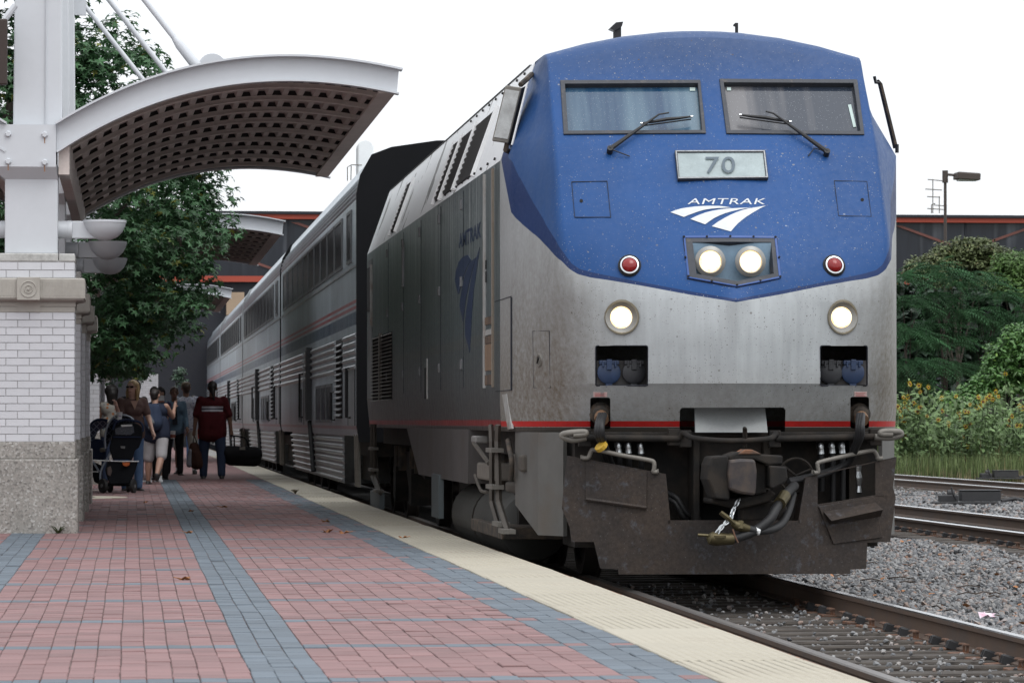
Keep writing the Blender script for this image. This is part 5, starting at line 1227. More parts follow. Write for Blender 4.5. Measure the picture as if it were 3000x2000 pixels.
def arcfn(px):
    pts = [XZ(u, v, 35.1) for u, v in px]; xs, zs_ = [p[0] for p in pts], [p[1] for p in pts]
    co = np.polyfit(xs, zs_, 3); return lambda x: float(np.polyval(co, x)), xs[0], xs[-1]
ztop, xa, xb = arcfn(CTOP); zbot, _, xb2 = arcfn(CBOT)
CC = -.93                                                    # column line
def arc_path(fn, x0, x1, y, n=26, mir=False):
    out = []
    for i in range(n + 1):
        x = x0 + (x1 - x0) * i / n; h = .01; t = Vector((2 * h, 0, fn(x + h) - fn(x - h))).normalized()
        nrm = Vector((-t.z, 0, t.x)); X = 2 * CC - x if mir else x
        if mir: nrm = Vector((t.z, 0, t.x))
        out.append((Vector((X, y, fn(x))), Vector((0, 1, 0)), nrm))
    return out
def canopy(Y0, L, label, detail=True, group='arched platform canopies'):
    root = empty('platform_canopy', (CC, Y0, PZ), label, 'canopy', group); dY = Y0 - 35.1
    for mir in (False, True):
        for y, nm in ((Y0, 'front_beam'), (Y0 + L, 'rear_beam')):
            q = MB(); n = 28; pts = []
            for i in range(n + 1):
                t = i / n; xt = xa + (xb - .03 - xa) * t; xo = xa + (xb2 - xa) * t
                pts.append((xt, ztop(xt), xo, zbot(xo)))
            mx_ = (lambda x: 2 * CC - x) if mir else (lambda x: x)
            b0 = len(q.v)
            for xt, zt, xo, zb_ in pts:
                for yy in (y, y + .05): q.v += [(mx_(xt), yy, zt), (mx_(xo), yy, zb_)]
            for i in range(n):
                k = b0 + i * 4; q.face([k, k + 4, k + 5, k + 1]); q.face([k + 2, k + 3, k + 7, k + 6])
            q.face([b0, b0 + 1, b0 + 3, b0 + 2]); k = b0 + n * 4; q.face([k, k + 2, k + 3, k + 1])
            bm_ = q.build(nm, m_paint, root, smooth=30)
            q = MB(); q.sweep([(-.09, 0), (.11, 0), (.11, .018), (-.09, .018)], arc_path(ztop, xa, xb, y, 28, mir)); q.build('flange', m_paint, bm_, smooth=30)
            q = MB(); q.sweep([(-.05, -.016), (.10, -.016), (.10, 0), (-.05, 0)], arc_path(zbot, xa, xb2 + .02, y, 28, mir)); q.build('bottom_flange', m_paint, bm_, smooth=30)
        # corrugated deck, flutes along Y
        x0, x1 = xa + .05, xb2 - .0; pit = .152; n = int((x1 - x0) / pit); q = MB(); prof = []
        for i in range(n + 1):
            x = x0 + i * pit
            for dx, h in ((0, 0), (.054, 0), (.073, .046), (.133, .046)):
                if x + dx <= x1: prof.append((x + dx, zbot(x + dx) + .052 + h))
        X = (lambda x: 2 * CC - x) if mir else (lambda x: x)
        b0 = len(q.v)
        for yy in (Y0 + .06, Y0 + L): q.v += [(X(x), yy, z) for x, z in prof]
        m = len(prof)
        for i in range(m - 1): q.face([b0 + i, b0 + i + 1, b0 + m + i + 1, b0 + m + i])
        b0 = len(q.v)
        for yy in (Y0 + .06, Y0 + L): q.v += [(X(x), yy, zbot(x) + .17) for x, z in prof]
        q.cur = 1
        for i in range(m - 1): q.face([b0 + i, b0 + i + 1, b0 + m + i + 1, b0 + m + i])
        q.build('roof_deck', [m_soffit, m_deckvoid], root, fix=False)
        for k in range(9):
            y = Y0 + .9 + k * (L - 1.2) / 8
            q = MB(); q.sweep([(-.04, .0), (.04, .0), (.04, .012), (.010, .012), (.010, .051), (-.010, .051), (-.010, .012), (-.04, .012)], arc_path(zbot, xa + .05, xb2 - .02, y, 24, mir)); pu = q.build('purlin', m_purlin, root, smooth=30)
            q = MB(); q.sweep([(.012, .046), (.03, .046), (.03, .097), (.012, .097)], arc_path(zbot, xa + .05, xb2 - .02, y, 24, mir)); q.build('flute_shade', m_deckvoid, pu)  # dark strip added to stand for the shade inside the open flutes
        q = MB(); pth = []
        x = xb2 - .01; q.box(min(X(x - .16), X(x)), max(X(x - .16), X(x)), Y0 + .05, Y0 + L, zbot(x) - .005, zbot(x) + .02); q.build('edge_angle', m_purlin, root)
        q = MB(); x = xa + .06; q.box(min(X(x - .04), X(x + .06)), max(X(x - .04), X(x + .06)), Y0 + .05, Y0 + L, zbot(x) - .25, zbot(x) + .1); q.build('valley_beam', m_purlin, root)
    for k in range(4):
        y = Y0 + .08 + k * 4.08
        if y > Y0 + L: break
        MB().box(-1.172, -.684, y, y + .5, 2.83, 3.66).build('column', m_paint, root, bevel=.012)
        q = MB(); q.add([(-1.172, y, 3.52), (-.684, y, 3.52), (-.684, y + .5, 3.52), (-1.172, y + .5, 3.52), (-1.31, y - .12, 3.63), (-.70, y - .12, 3.63), (-.70, y + .6, 3.63), (-1.31, y + .6, 3.63)], [(0, 1, 5, 4), (1, 2, 6, 5), (2, 3, 7, 6), (3, 0, 4, 7)]); q.add([(-1.26, y - .12, 3.63), (-.70, y - .12, 3.63), (-.70, y + .6, 3.63), (-1.26, y + .6, 3.63), (-1.26, y - .12, 4.02), (-.70, y - .12, 4.02), (-.70, y + .6, 4.02), (-1.26, y + .6, 4.02)], [(0, 3, 2, 1), (4, 5, 6, 7), (0, 1, 5, 4), (1, 2, 6, 5), (2, 3, 7, 6), (3, 0, 4, 7)])
        bx = q.build('bracket', m_paint, root)
        if detail and k == 0:
            for u, v in ((24, 393), (131, 395), (24, 473), (131, 476)):
                p = P(u, v, y - .12); MB().lathe([(.030, 0), (.030, -.02), (.022, -.03), (.0001, -.03)], p, (0, 1, 0), 6).build('bolt', m_paint, bx)
                if (u, v) != (24, 393): MB().box(p.x - .004, p.x + .004, y - .1225, y - .12, p.z - random.uniform(.06, .1), p.z - .025).build('rust_streak', M('rust_streak', (.30, .15, .07), .9), bx)
        q = MB(); q.add([(-1.10, y + .02, 4.02), (-.645, y + .02, 4.02), (-.645, y + .48, 4.02), (-1.10, y + .48, 4.02), (-1.075, y + .02, 6.6), (-.67, y + .02, 6.6), (-.67, y + .48, 6.6), (-1.075, y + .48, 6.6)], [(0, 3, 2, 1), (4, 5, 6, 7), (0, 1, 5, 4), (1, 2, 6, 5), (2, 3, 7, 6), (3, 0, 4, 7)])
        mast = q.build('mast', m_paint, root, bevel=.012)
        MB().box(-.80, -.795, y + .0, y + .02, 4.02, 6.6).build('corner_bead', m_paint, mast)
        for sgn in (1, -1):
            xe = .61 if sgn > 0 else 2 * CC - .61; xm = -.67 if sgn > 0 else 2 * CC + .67; z0, z1 = 4.60, 6.22; yy = y + .25
            p0, p1 = Vector((xe, yy, z0)), Vector((xm, yy, z1)); r = MB().tube([p0 + (p1 - p0) * .16, p1], .028, 10).build('hanger_rod', m_paint, root, smooth=50)
            MB().tube([p0, p0 + (p1 - p0) * .13, p0 + (p1 - p0) * .17], [.052, .048, .03], 10).build('clevis', m_paint, r, smooth=50)
        MB().box(-.67, -.53, y + .22, y + .28, 5.95, 6.35).build('gusset', m_paint, root)
        g = MB(); g.lathe([(.0001, 0), (.135, 0), (.135, .04), (.0001, .04)], (.75, y + .3, 4.60), (0, 1, 0), 28); g.build('gusset_disc', m_paint, root)
    return root
can1 = canopy(35.1, 12.2, 'nearest white arched canopy with waffled soffit, hung by rods over the platform')
can2 = canopy(62.0, 12.2, 'second white arched canopy, showing beside the tree in front of the red-trimmed building', False)
can3 = canopy(94.0, 12.2, 'farthest white arched canopy, smallest, below the tree branches', False)

brick_me = {}
def pier(y0, label, full=True):
    """brick pier on a stone base; y0 = front face"""
    root = empty('brick_pier', (-.945, y0 + .42, PZ), label, 'pier', 'white brick piers under the canopies'); cx, cy = -.945, y0 + .42
    hb = .455
    MB().box(cx - hb, cx + hb, cy - hb, cy + hb, PZ - .01, .93).build('base', m_gran, root, bevel=.012)
    MB().box(cx - hb + .025, cx + hb - .025, cy - hb + .025, cy + hb - .025, .93, 1.09).build('base_top', m_gran, root, bevel=.012)
    hw = .422; MB().box(cx - hw + .008, cx + hw - .008, cy - hw + .008, cy + hw - .008, 1.09, 2.76).build('core', m_mortar, root)
    ch, bl = .0702, .214
    def course(z, odd, z1=None):
        h = (z1 or (z + ch)) - z - .007
        for side in range(4):
            if side == 2 or (side == 3 and not full): continue
            x = -hw + (bl / 2 if odd else 0) - (bl if odd else 0); first = True
            while x < hw - .01:
                a, b_ = max(x, -hw + (.0 if side % 2 == 0 else .07)), min(x + bl, hw - (.0 if side % 2 == 0 else .07)); x += bl
                if b_ - a < .03: continue
                key = (round(b_ - a, 3), round(h, 3))
                if key not in brick_me: brick_me[key] = MB().cbox((0, 0, 0), (b_ - a - .007, .07, h)).mesh('brick', m_brick)
                o = bpy.data.objects.new('brick', brick_me[key]); link(o, root); m = (a + b_) / 2; off = hw - .035 + random.gauss(0, .0008)
                if side == 0: p, r = (m, -off), 0
                elif side == 1: p, r = (off, m), math.pi / 2
                else: p, r = (-off, m), math.pi / 2
                o.location = (p[0], p[1], z + h / 2 + .0035 - PZ); o.rotation_euler = (0, 0, r)
    if full:
        for i in range(17): course(1.09 + i * ch, i % 2)
        for i in range(2): course(2.60 + i * .073, i % 2, 2.60 + (i + 1) * .073)
    else:
        for i in range(17): course(1.09 + i * ch, i % 2)
    # limestone band: architrave, frieze with reeds, corner mouldings
    def sq(h, z0, z1, name, mat=m_lime, par=root, bev=.004): return MB().box(cx - h, cx + h, cy - h, cy + h, z0, z1).build(name, mat, par, bevel=bev)
    sq(.424, 2.283, 2.335, 'necking'); sq(.430, 2.337, 2.375, 'necking')
    q = MB(); prf = [(.43, 2.377), (.436, 2.385), (.452, 2.392), (.478, 2.396), (.502, 2.398), (.502, 2.408), (.515, 2.412), (.515, 2.585), (.50, 2.596), (.43, 2.60)]
    for i in range(len(prf) - 1):
        (h0, z0), (h1, z1) = prf[i], prf[i + 1]
        for (ax, ay), (bx_, by) in (((-1, -1), (1, -1)), ((1, -1), (1, 1)), ((1, 1), (-1, 1)), ((-1, 1), (-1, -1))):
            q.add([(cx + ax * h0, cy + ay * h0, z0), (cx + bx_ * h0, cy + by * h0, z0), (cx + bx_ * h1, cy + by * h1, z1), (cx + ax * h1, cy + ay * h1, z1)], [(0, 1, 2, 3)])
    fr = q.build('frieze', m_lime, root)
    if full:
        for i in range(34):
            x = cx - .50 + i * .03
            if abs(x + .007 - cx) < .115: continue
            MB().box(x, x + .014, cy - .519, cy - .515, 2.43, 2.57).build('reed', m_lime, fr)
        MB().box(cx - .105, cx + .105, cy - .55, cy - .40, 2.392, 2.602).build('roundel_block', m_lime, fr, bevel=.004)
        for r in (.072, .036): MB().tube([(cx + r * math.cos(t), cy - .551, 2.492 + r * math.sin(t)) for t in [k * math.pi / 18 for k in range(37)]], .006, 6, caps=False).build('roundel_ring', m_lime, fr, smooth=50)
        MB().lathe([(.014, .004), (.010, -.012), (.0001, -.014)], (cx, cy - .551, 2.492), (0, 1, 0), 14).build('roundel_boss', m_lime, fr, smooth=50)
        MB().box(cx - .105, cx + .105, cy - .432, cy - .40, 2.285, 2.39).build('key_block', m_lime, fr)
    else: pass
    q = MB(); z = 2.75; q.box(cx - .424, cx + .27, cy - .424, cy + .424, z, 2.828).box(cx + .275, cx + .424, cy - .424, cy + .424, z, 2.826); q.build('cap_stone', m_cap, root, bevel=.012)
    return root
pr = pier(35.02, 'nearest white brick pier with a roundel on its stone band and a pebbled base')
for i, (y, l) in enumerate(((39.2, 'second white brick pier, only its edge showing behind the nearest one'), (43.3, 'third white brick pier, a strip behind the second one'), (47.4, 'fourth white brick pier behind the stroller'))):
    pier(y, l, False)
for y in (61.9, 66.0, 70.1, 74.2, 93.9, 98): 
    pp = pier(y, None, False); pp['label'] = 'white brick pier ' + ('behind the blonde woman, first under the second canopy', 'in the second canopy row, next behind the first', 'in the second canopy row, third along', 'in the second canopy row, last along', 'under the farthest canopy, nearer of its two', 'under the farthest canopy, rear one')[[61.9, 66.0, 70.1, 74.2, 93.9, 98].index(y)]
kio = MB(); kr = empty('brick_kiosk', (.35, 114, PZ), 'white brick block at the far end of the platform, under the tree branches', 'kiosk')
MB().box(.02, .80, 114, 116, PZ, 2.7).build('wall', m_mortar, kr)
for i in range(34):
    for k in range(5):
        x0 = .02 + k * .2 - (.1 if i % 2 else 0); a, b_ = max(.02, x0), min(.80, x0 + .2)
        if b_ - a < .03: continue
        MB().box(a + .004, b_ - .004, 113.98, 114.02, PZ + i * .072 + .004, PZ + (i + 1) * .072 - .004).build('brick', m_brick, kr)
# bowl lamps on arms
def bowl(y, label):
    z, r, x = 3.15, .20, -.253
    root = empty('bowl_lamp', (-.684, y, z - .09), label, 'wall lamp', 'white bowl lamps on the canopy columns')
    MB().cyl((-.70, y, z - .085), (-.585, y, z - .085), .082, 24).build('arm', m_paint, root, smooth=40)
    MB().lathe([(.084, 0), (.086, .01), (.086, .04), (.084, .045)], (-.60, y, z - .085), (1, 0, 0), 24).build('collar', m_paint, root, smooth=40)
    q = MB(); q.prism([(-.56, y - .05, z - .168), (-.56, y - .05, z - .004), (-.44, y - .05, z - .004), (-.40, y - .05, z - .06), (-.33, y - .05, z - .13), (-.26, y - .05, z - .168)], (0, .1, 0)); q.build('bracket_plate', m_paint, root, bevel=.01)
    MB().lathe([(.0001, -.185), (.06, -.178), (.12, -.15), (.165, -.105), (.19, -.055), (.2, -.015)], (x, y, z), (0, 0, 1), 36).build('bowl', m_paint, root, smooth=50)
    MB().lathe([(.185, -.018), (.204, -.018), (.204, .004), (.185, .004)], (x, y, z), (0, 0, 1), 36).build('rim', m_paint, root)
    q = MB()
    for k in range(6): a = k * math.pi / 3 + .3; q.cbox((x + .19 * math.cos(a), y + .19 * math.sin(a), z + .008), (.02, .02, .02))
    q.build('clip', m_fab, root, kind='stuff')
    return root
def bowl_left(y):
    b = bowl(y, 'white bowl lamp on the left of the nearest column, cut by the picture edge')
    for c in kids(b): 
        c.scale = (-1, 1, 1)
    b.location.x = -1.172
bowl(35.4, 'white bowl lamp, highest of three, on the nearest column'); bowl(39.6, 'shaded bowl lamp just below the nearest white one'); bowl(43.6, 'shaded bowl lamp, lowest of the three stacked ones'); bowl_left(35.4)
# dark sign hanging at the left edge
sg = empty('hanging_sign', (-1.5, 35.0, 4.3), 'brown hanging sign board cut off by the left edge of the picture', 'sign')
p0, p1 = P(22, 57, 35.0), P(24, 250, 35.0)
MB().box(p0.x - 1.1, p0.x, 34.95, 35.05, p1.z, p0.z).build('board', M('sign_brown', (.035, .022, .018), .6), sg, bevel=.015); MB().tube([P(14, 57, 35), P(45, 16, 35)], .03, 8).build('rod', m_paint, sg); MB().tube([P(-200, 57, 35), P(-200, 0, 35)], .02, 8).build('rod', m_paint, sg)
# ================================================================ building, trees, weeds
BY = 150.0
bld = empty('long_building', (20, BY, -.4), 'long dark glazed building with red-orange trim across the background', 'building')
m_bglass = M('facade_glass', (.022, .026, .034), .28, var=.45, vs=.16, stretch=(7, 1, .4), rand=.7, spec=.5)
def facade():
    q = N('facade_glass'); v = q.co((1.1, 1, .10)); n = q.noise(.55, 3, .55, v); m = q.noise(3, 3, .6, v)
    c = q.mix(q.ramp(n, .50, .56), (.016, .019, .026), (.072, .078, .090)); return q.set(q.scale(c, q.ramp(m, .3, .7, .7, 1.2)), .3, 0, .35)  # pale upright bands painted into the panes as reflections
m_bglass2 = facade()
m_orange = M('trim_orange', (.30, .045, .022), .6, var=.12, vs=.5); m_brace = M('brace_dim', (.13, .045, .035), .6); m_bdark = M('building_dark', (.013, .015, .021), .8, var=.3, vs=.4)
zt = lambda v: P(1500, v, BY).z
bx0, bx1 = -6.0, 47.0
MB().box(bx0, bx1, BY + .1, BY + 40, -.42, zt(627)).build('body', m_bdark, bld)
MB().box(bx0 - .3, bx1 + .3, BY - .35, BY + .4, zt(632), zt(624)).build('roof_edge', m_bdark, bld)
MB().box(bx0 - .2, bx1 + .2, BY - .25, BY + .05, zt(646), zt(632.2)).build('top_trim', m_orange, bld); MB().box(bx0 - .2, bx1 + .2, BY - .25, BY + .05, zt(829), zt(812)).build('lower_trim', m_orange, bld)
MB().box(bx0, bx1, BY - .02, BY + .09, -.42, zt(829.5)).build('base_wall', m_bdark, bld)
pw_ = 3.05; i = 0; x = bx0; pm_ = None
while x < bx1 - 1:
    if pm_ is None: pm_ = MB().box(-pw_ / 2 + .04, pw_ / 2 - .04, 0, .1, zt(811.5), zt(646.5)).mesh('glass_panel', m_bglass2)
    o = bpy.data.objects.new('glass_panel', pm_); link(o, bld); o.location = (x + pw_ / 2 - 20, random.uniform(-.015, .015), .4); o.rotation_euler = (0, 0, random.gauss(0, .004))
    MB().box(x - .04, x + .04, BY - .04, BY + .06, zt(812), zt(646.2)).build('mullion', m_bdark, bld)
    if i % 2 == 0:
        MB().prism([(x + .1, BY - .06, zt(800)), (x + .4, BY - .06, zt(800)), (x + pw_ * 2 - .1, BY - .06, zt(655)), (x + pw_ * 2 - .4, BY - .06, zt(655))], (0, .05, 0)).build('brace', m_brace, bld)
        MB().prism([(x + .1, BY - .065, zt(655)), (x + .4, BY - .065, zt(655)), (x + pw_ * 2 - .1, BY - .065, zt(800)), (x + pw_ * 2 - .4, BY - .065, zt(800))], (0, .05, 0)).build('brace', m_brace, bld)
    x += pw_; i += 1
c = P(690, 885, 149); MB().box(c.x - .35, c.x + .35, 149.2, 149.9, c.z - .5, c.z + .4).build('vent_box', M('tan_box', (.30, .22, .15), .8), bld)
an = empty('roof_antenna', P(2733, 624, 152), 'thin lattice of aerials on the roof beside the lamp post', 'antenna')
q = MB(); A = lambda u, v: P(u, v, 152)
for a, b_ in (((2733, 625), (2733, 525)), ((2752, 625), (2752, 575)), ((2729, 625), (2729, 600)), ((2718, 526), (2762, 530)), ((2711, 554), (2760, 557)), ((2716, 576), (2754, 578)), ((2717, 611), (2764, 614)), ((2736, 601), (2774, 604)), ((2729, 600), (2740, 596))): q.tube([A(*a), A(*b_)], .022, 5)
q.build('aerial', m_galv, an)
lp_ = empty('street_lamp', P(2767, 1233, 127), 'tall brown lamp post with one box head above the bushes', 'street lamp'); m_pole = M('pole_brown', (.05, .038, .032), .6)
b0 = P(2764, 700, 127); t0 = P(2769, 510, 127)
MB().tube([(t0.x, 127, -.4), t0], [.07, .05], 10).build('pole', m_pole, lp_); MB().cyl(t0 - Vector((0, 0, .3)), t0 + Vector((0, 0, .12)), .10, 10).build('cap', m_pole, lp_)
MB().tube([P(2769, 511, 127), P(2805, 514, 126.8)], .045, 8).build('arm', m_pole, lp_)
hd = MB(); a = [P(2804, 514, 126.6), P(2818, 503, 115.2), P(2871, 506, 115.2), P(2870, 526, 115.2), P(2856, 532, 126.6), P(2803, 528, 126.6)]
q0, q1 = P(2803, 530, 126.4), P(2870, 502, 126.4)
MB().cbox(((q0.x + q1.x) / 2, 126.6, (q0.z + q1.z) / 2), (q1.x - q0.x, .75, .24), Matrix.Rotation(.06, 3, 'Y'), .03).build('head', m_pole, lp_, bevel=.02); MB().cbox(((q0.x + q1.x) / 2, 126.6, q0.z + .04), (.6, .55, .05)).build('lens', M('lamp_lens', (.3, .34, .3), .4), lp_)

# ---- leaves
def leafmat(name, col, var=.9, rough=.5, spec=.4, yellow=None, trans=.0):
    q = N(name); t = q.attr(); n = q.noise(.55, 3)
    c = q.scale(col, q.math('ADD', 1 - var / 2, q.math('MULTIPLY', t, var)))
    if yellow: c = q.mix(q.ramp(t, .955, .975), c, yellow)
    q.set(q.scale(c, q.ramp(n, .3, .7, .75, 1.2)), rough, 0, spec)
    if trans:
        tr = q.n('BsdfTranslucent'); q.l(c, tr.inputs[0]); m = q.n('MixShader'); m.inputs[0].default_value = trans
        q.l(q.b.outputs[0], m.inputs[1]); q.l(tr.outputs[0], m.inputs[2]); q.l(m.outputs[0], q.out.inputs[0])
    return q.m
STAR_V = np.array([(0, 0, 0)] + [(math.sin(k * math.pi / 5) * (1 if k % 2 == 0 else .38), math.cos(k * math.pi / 5) * (1 if k % 2 == 0 else .38), (-.16 if k % 2 == 0 else .05)) for k in range(10)])
STAR_V = STAR_V[[0, 1, 2, 3, 4, 5, 6, 7, 8, 9, 10]]; STAR_F = np.array([(0, 1 + k, 1 + (k + 1) % 10) for k in range(10)])
OVAL_V = np.array([(0, -1, 0), (.42, -.3, .08), (.3, .5, .02), (0, 1, -.15), (-.3, .5, .02), (-.42, -.3, .08)]); OVAL_F = np.array([(0, 1, 5), (1, 2, 5), (2, 4, 5), (2, 3, 4)])
def frond():
    V, Fq = [], []
    for i in range(9):
        t = i / 8; y = t; z = -.38 * t * t
        for s_ in (-1, 1):
            L = .26 * (1 - .55 * t); b = len(V); V += [(0, y, z), (s_ * L * .5, y + .03, z - .02), (s_ * L, y + .10, z - .10), (s_ * L * .5, y + .085, z - .03)]; Fq += [(b, b + 1, b + 2), (b, b + 2, b + 3)]
    return np.array(V), np.array(Fq)
FR_V, FR_F = frond()
def rotmats(nrm, roll):
    """frames whose z is nrm, turned by roll"""
    z = nrm / np.linalg.norm(nrm, axis=1, keepdims=True); a = np.where(np.abs(z[:, 2:3]) < .95, np.array([[0, 0, 1.]]), np.array([[1., 0, 0]]))
    x = np.cross(a, z); x /= np.linalg.norm(x, axis=1, keepdims=True); y = np.cross(z, x)
    c, s_ = np.cos(roll)[:, None], np.sin(roll)[:, None]
    return np.stack([x * c + y * s_, -x * s_ + y * c, z], 2)
def leaves(name, pos, nrm, roll, size, V, Fq, mat, parent, kind=None, tint=None):
    R = rotmats(nrm, roll); VV = np.einsum('nij,kj->nki', R, V) * size[:, None, None] + pos[:, None]
    n = len(pos); F2 = (Fq[None] + (np.arange(n) * len(V))[:, None, None]).reshape(-1, Fq.shape[1])
    off = np.array(wloc(parent)) if parent is not None else 0
    t = RNG.uniform(0, 1, n) if tint is None else tint
    return np_mesh(name, VV.reshape(-1, 3) - off, F2, mat, parent, kind, np.repeat(t, len(Fq)))
def clumps_to_leaves(C, r, per, droop=.5, shell=.55):
    n = len(C) * per; c = np.repeat(C, per, 0); rr = np.repeat(r, per)
    d = RNG.normal(size=(n, 3)); d /= np.linalg.norm(d, axis=1, keepdims=True); d[:, 2] = np.where(d[:, 2] < -.35, -d[:, 2], d[:, 2])
    p = c + d * (rr * RNG.uniform(shell, 1.0, n))[:, None] * np.array([1, 1, .8])
    nr = d * .7 + np.array([0, 0, .75]) + RNG.normal(0, .42, (n, 3)); return p, nr
def trunk(parent, base, h, r, mat, branches, name='trunk', seed=1):
    rd = random.Random(seed); q = MB(); b = Vector(base); pts = [b + Vector((rd.uniform(-.05, .05) * i, rd.uniform(-.05, .05) * i, h * i / 5)) for i in range(6)]
    q.tube(pts, [r * 1.35, r * 1.05, r * .92, r * .78, r * .6, r * .35], 10)
    t = q.build(name, mat, parent, smooth=50)
    for e in branches:
        e = Vector(e); k = min(max((e.z - b.z) * .45 / h, .15), .9); s = b + Vector((0, 0, h * k)); m = (s + e) / 2 + Vector((0, 0, .25))
        MB().tube([s, m, e], [r * .38, r * .22, r * .07], 6).build('branch', mat, t, smooth=50)
    return t
m_bark = M('bark', (.045, .036, .029), .95, var=.5, vs=8, stretch=(1, 1, .3), bump=.02, bs=20)
# ---- big star-leaved tree behind the first canopy
m_star = leafmat('star_leaf', (.046, .110, .046), 1.0, .42, .32, (.16, .17, .03), .18)
TX, TY = -1.65, 54.6
tree = empty('broadleaf_tree', (TX, TY, PZ), 'big dark green tree with star-shaped leaves rising behind the nearest canopy', 'tree')
RZ = [(1.75, .3), (1.95, 1.5), (2.2, 2.35), (2.9, 2.85), (3.6, 3.2), (4.2, 3.38), (4.9, 3.1), (5.5, 2.65), (6.0, 2.25), (6.6, 1.75), (7.2, 1.25), (8.0, .8), (8.8, .25)]
C = []; 
while len(C) < 640:
    z = RNG.uniform(1.8, 8.8); R = np.interp(z, [a for a, _ in RZ], [b_ for _, b_ in RZ]); a = RNG.uniform(0, 2 * math.pi)
    if RNG.uniform() > R / 3.4: continue
    lob = 1 + .10 * math.sin(3 * a + z * 1.3) + .08 * math.sin(7 * a - 2.1 * z)
    rr = R * lob * math.sqrt(RNG.uniform(.30, .92)); C.append((TX + rr * math.cos(a), TY + rr * math.sin(a) * .95, z))
C = np.array(C); cr = RNG.uniform(.26, .5, len(C))
p, nr = clumps_to_leaves(C, cr, 64)
crown = leaves('crown', p, nr, RNG.uniform(0, 6.28, len(p)), RNG.uniform(.058, .098, len(p)), STAR_V, STAR_F, m_star, tree)
trunk(tree, (TX, TY, PZ), 6.5, .16, m_bark, [(TX + 1.6, TY - .6, 3.6), (TX - 1.5, TY + .5, 3.8), (TX + .9, TY + 1.4, 4.6), (TX + .5, TY - 1.6, 4.4), (TX + 2.1, TY - .4, 4.9), (TX - 1, TY - 1.2, 5.2), (TX + .6, TY, 6.2)])
# further trees of the platform row (mostly hidden, they give the train its reflections)
def copytree(x, y, s, rz, label):
    t = copy_tree(tree); t.location = (x, y, PZ); t.scale = (s, s, s); t.rotation_euler = (0, 0, rz); t['label'] = label; t['group'] = 'dark trees of the platform row'; return t
tree['group'] = 'dark trees of the platform row'
copytree(-2.1, 84.5, 1.0, 2.2, 'dark tree farther along the platform, between the second and third canopies'); copytree(-7.2, 49, 1.15, 4., 'dark tree left of the nearest column, cut by the picture edge'); copytree(-8, 66, 1.1, 1, 'dark tree at the left, behind the near crown')
_c = np.array([(P(532 + RNG.normal(0, 9), 1106 + RNG.normal(0, 14), 118))[:] for _ in range(9)]); _p, _n = clumps_to_leaves(_c, np.full(9, .22), 60)
q = leaves('bush_leaves', _p, _n, RNG.uniform(0, 6.28, len(_p)), RNG.uniform(.03, .06, len(_p)), OVAL_V, OVAL_F, leafmat('far_bush', (.035, .07, .04)), None)
tag(q, 'small green shrub far beyond the platform end, over the walkers', 'shrub')
# ---- right-hand thicket
m_sumac = leafmat('sumac_leaf', (.046, .112, .050), 1.1, .55, .2, None, .12); m_brownleaf = leafmat('bronze_leaf', (.10, .125, .050), 1.1, .5, .35, (.22, .20, .09), .12); m_light = leafmat('willow_leaf', (0.086, 0.155, 0.043), .9, .5, .35, None, .2); m_vine = leafmat('vine_leaf', (.085, .185, .050), 1.0, .45, .4, (.16, .28, .05), .18); m_deep = leafmat('deep_leaf', (0.016, 0.032, 0.019), .8)
def blob_tree(name, label, px, Y, mat, shape, size, per, rclump, trunkh=None, nper=26, cat='tree', group=None, seedb=1):
    """px: list of (u, v, radius px) lumps seen at depth Y"""
    k = Y / F_PX; cs = [(P(u, v, Y), r * k) for u, v, r in px]; cx = sum(c.x for c, _ in cs) / len(cs)
    root = empty(name, (cx, Y, -.4), label, cat, group)
    C, R = [], []
    for c, r in cs:
        for _ in range(nper):
            d = RNG.normal(size=3); d /= np.linalg.norm(d); q = np.array(c[:]) + d * r * RNG.uniform(.45, .95) * np.array([1, 1.1, .85]); C.append(q); R.append(rclump * RNG.uniform(.6, 1.2))
    p, nr = clumps_to_leaves(np.array(C), np.array(R), per)
    leaves('crown', p, nr, RNG.uniform(0, 6.28, len(p)), size * RNG.uniform(.7, 1.3, len(p)), shape[0], shape[1], mat, root)
    top = max(c.z for c, _ in cs); trunk(root, (cx, Y, -.42), top * .85 + .4, .09, m_bark, [c for c, r in cs[:5]], seed=seedb); return root
def frond_tree(label, px, Y, mat, nper=60, group='feathery sumac trees'):
    k = Y / F_PX; cs = [(P(u, v, Y), r * k) for u, v, r in px]; cx = sum(c.x for c, _ in cs) / len(cs)
    root = empty('sumac_tree', (cx, Y, -.4), label, 'tree', group); PP, NN, RR = [], [], []
    for c, r in cs:
        for _ in range(nper):
            a = RNG.uniform(0, 6.28); el = RNG.uniform(-.1, 1.2); d = np.array([math.cos(a) * math.cos(el), math.sin(a) * math.cos(el), math.sin(el) * .75])
            PP.append(np.array(c[:]) + d * r * RNG.uniform(.5, .9)); out = np.array([math.cos(a), math.sin(a), .1]); nn = np.array([0, 0, 1.]) + RNG.normal(0, .18, 3) - out * .05; NN.append(nn)
            z = nn / np.linalg.norm(nn); x = np.cross([1., 0, 0] if abs(z[2]) >= .95 else [0, 0, 1.], z); x /= np.linalg.norm(x); y = np.cross(z, x)
            RR.append(math.atan2(-(out @ x), out @ y) + RNG.normal(0, .25))
    n = len(PP); leaves('crown', np.array(PP), np.array(NN), np.array(RR), RNG.uniform(.45, .85, n), FR_V, FR_F, mat, root)
    trunk(root, (cx, Y, -.42), max(c.z for c, _ in cs) * .8 + .4, .06, m_bark, [c - Vector((0, 0, .1)) for c, r in cs[:6]]); return root
